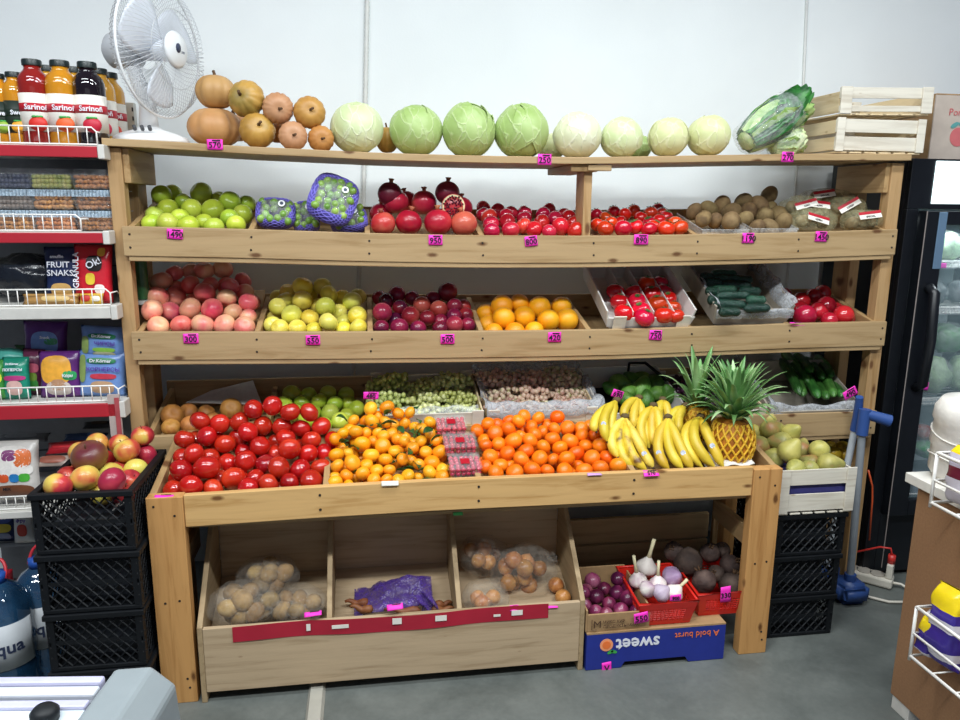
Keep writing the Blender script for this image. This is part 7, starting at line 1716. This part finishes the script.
# ------------------------------------------------------------------ chest freezer at the bottom left
FZ = .85; fzr = .462; fzy = -1.468
cz = thing('chest_freezer', 'white chest freezer with grey end cap and glass lid at the bottom left corner', 'freezer', (fzr, fzy, 0))
FRW = plain('freezer_white', '#b9bdc4', .35); FRG = plain('freezer_grey', '#7b8386', .45, var=.03); LIL = plain('lilac_rail', '#a9a8c0', .35); FIN = plain('freezer_inside', '#e4f0f4', .4)
def zp(nm, x0, x1, y0, y1, z0, z1, m, bv=.004): bm = BM(); box(bm, x0, x1, y0, y1, z0, z1); return build(nm, bm, m, cz, bevel=bv)
zp('back_wall', -.9, fzr-.012, fzy-.03, fzy, .05, FZ-.075, FRW); zp('front_wall', -.9, fzr-.012, -2.2, -2.17, .05, FZ-.075, FRW); zp('end_wall', fzr-.042, fzr-.012, -2.169, fzy-.031, .05, FZ-.075, FRW)
zp('inner_floor', -.9, fzr-.043, -2.169, fzy-.031, .50, .52, FIN)
zp('plinth', -.88, fzr-.05, -2.16, fzy-.05, 0, .049, plain('dark_grey_plinth', '#3a3c40', .6))
# the chunky bevelled end cap runs front to back
bm = BM(); prism(bm, [(fzr-.100, FZ-.07), (fzr-.085, FZ), (fzr-.035, FZ+.004), (fzr-.004, FZ-.025), (fzr, FZ-.085), (fzr-.011, FZ-.105), (fzr-.011, FZ-.07)], -2.21, fzy+.008); build('end_cap', bm, FRG, cz, bevel=.014)
zp('rear_rail', -.9, fzr-.095, fzy-.014, fzy+.002, FZ-.074, FZ-.006, LIL, .004); zp('rear_ledge', -.9, fzr-.095, fzy-.034, fzy-.0145, FZ-.074, FZ-.010, FRW, .003)
zp('lid_channel', -.9, fzr-.095, fzy-.042, fzy-.0345, FZ-.07, FZ-.016, plain('dark_channel', '#6d7078', .5), .002)
zp('lid_frame', -.9, fzr-.095, fzy-.058, fzy-.0425, FZ-.07, FZ-.010, LIL, .003)
m, nt, b = newmat('lid_glass'); tc = N(nt, 'ShaderNodeTexCoord'); no = N(nt, 'ShaderNodeTexNoise', Scale=5., Detail=4); nt.links.new(tc.outputs['Object'], no.inputs['Vector'])
mr = N(nt, 'ShaderNodeMapRange'); mr.inputs['To Min'].default_value = .25; mr.inputs['To Max'].default_value = .65; nt.links.new(no.outputs['Fac'], mr.inputs[0]); nt.links.new(mr.outputs[0], b.inputs['Alpha']); b.inputs['Base Color'].default_value = lin('#eef8fb'); setv(b, Roughness=.15)
zp('glass_lid', -.9, fzr-.095, -2.16, fzy-.0585, FZ-.022, FZ-.015, m, 0)
kq = atZ(47, 728, FZ-.014); bm = BM(); lathe(bm, [(0, 0), (.016, 0), (.017, .012), (.012, .018), (0, .019)], 18, Matrix.Translation((kq.x, kq.y, FZ-.0145))); build('black_knob', bm, BLACKP, cz, True)
cz.rotation_euler.z = -.12
# ------------------------------------------------------------------ light
def area(name, loc, rot, sx, sy, e, c=(1, 1, 1)):
    l = bpy.data.lights.new(name, 'AREA'); l.shape = 'RECTANGLE'; l.size = sx; l.size_y = sy; l.energy = e; l.color = c
    o = bpy.data.objects.new(name, l); COL.objects.link(o); o.location = loc; o.rotation_euler = rot; return o
for i, (x, y, e) in enumerate([(-.35, -1.0, 12), (1.25, -.9, 25), (2.6, -.9, 19), (.1, -2.1, 52), (1.9, -2.1, 52), (-1.0, -2.3, 26)]):  # the last one is added to brighten the gondola shelves
    area('ceiling_light', (x, y, 3.0), (0, 0, 0), 1.2, .16, e, (.93, .98, 1.0))
area('fridge_lamp', (3.03, .16, 1.44), (math.radians(-25), 0, 0), .5, .04, 2.2, (.85, .97, 1.0))
area('freezer_lamp', (.1, -1.60, .79), (0, 0, 0), .9, .05, 1.6, (.85, .95, 1.0))
area('shop_window', (.5, -5.2, 1.8), (math.radians(90), 0, 0), 3.2, 1.8, 5, (.95, .98, 1))  # unseen weak fill from behind the camera, softens the front shade
w = bpy.data.worlds.new('shop_ambient'); w.use_nodes = True; SC.world = w
w.node_tree.nodes['Background'].inputs[0].default_value = lin('#c3cdec'); w.node_tree.nodes['Background'].inputs[1].default_value = .17
SC.view_settings.view_transform = 'Standard'; SC.view_settings.look = 'None'; SC.view_settings.gamma = 1.0
SC.view_settings.use_curve_mapping = False; SC.view_settings.exposure = 0.12
SC.cycles.max_bounces = 6; SC.cycles.transparent_max_bounces = 24; SC.cycles.use_denoising = True
SC.cycles.caustics_reflective = False; SC.cycles.caustics_refractive = False
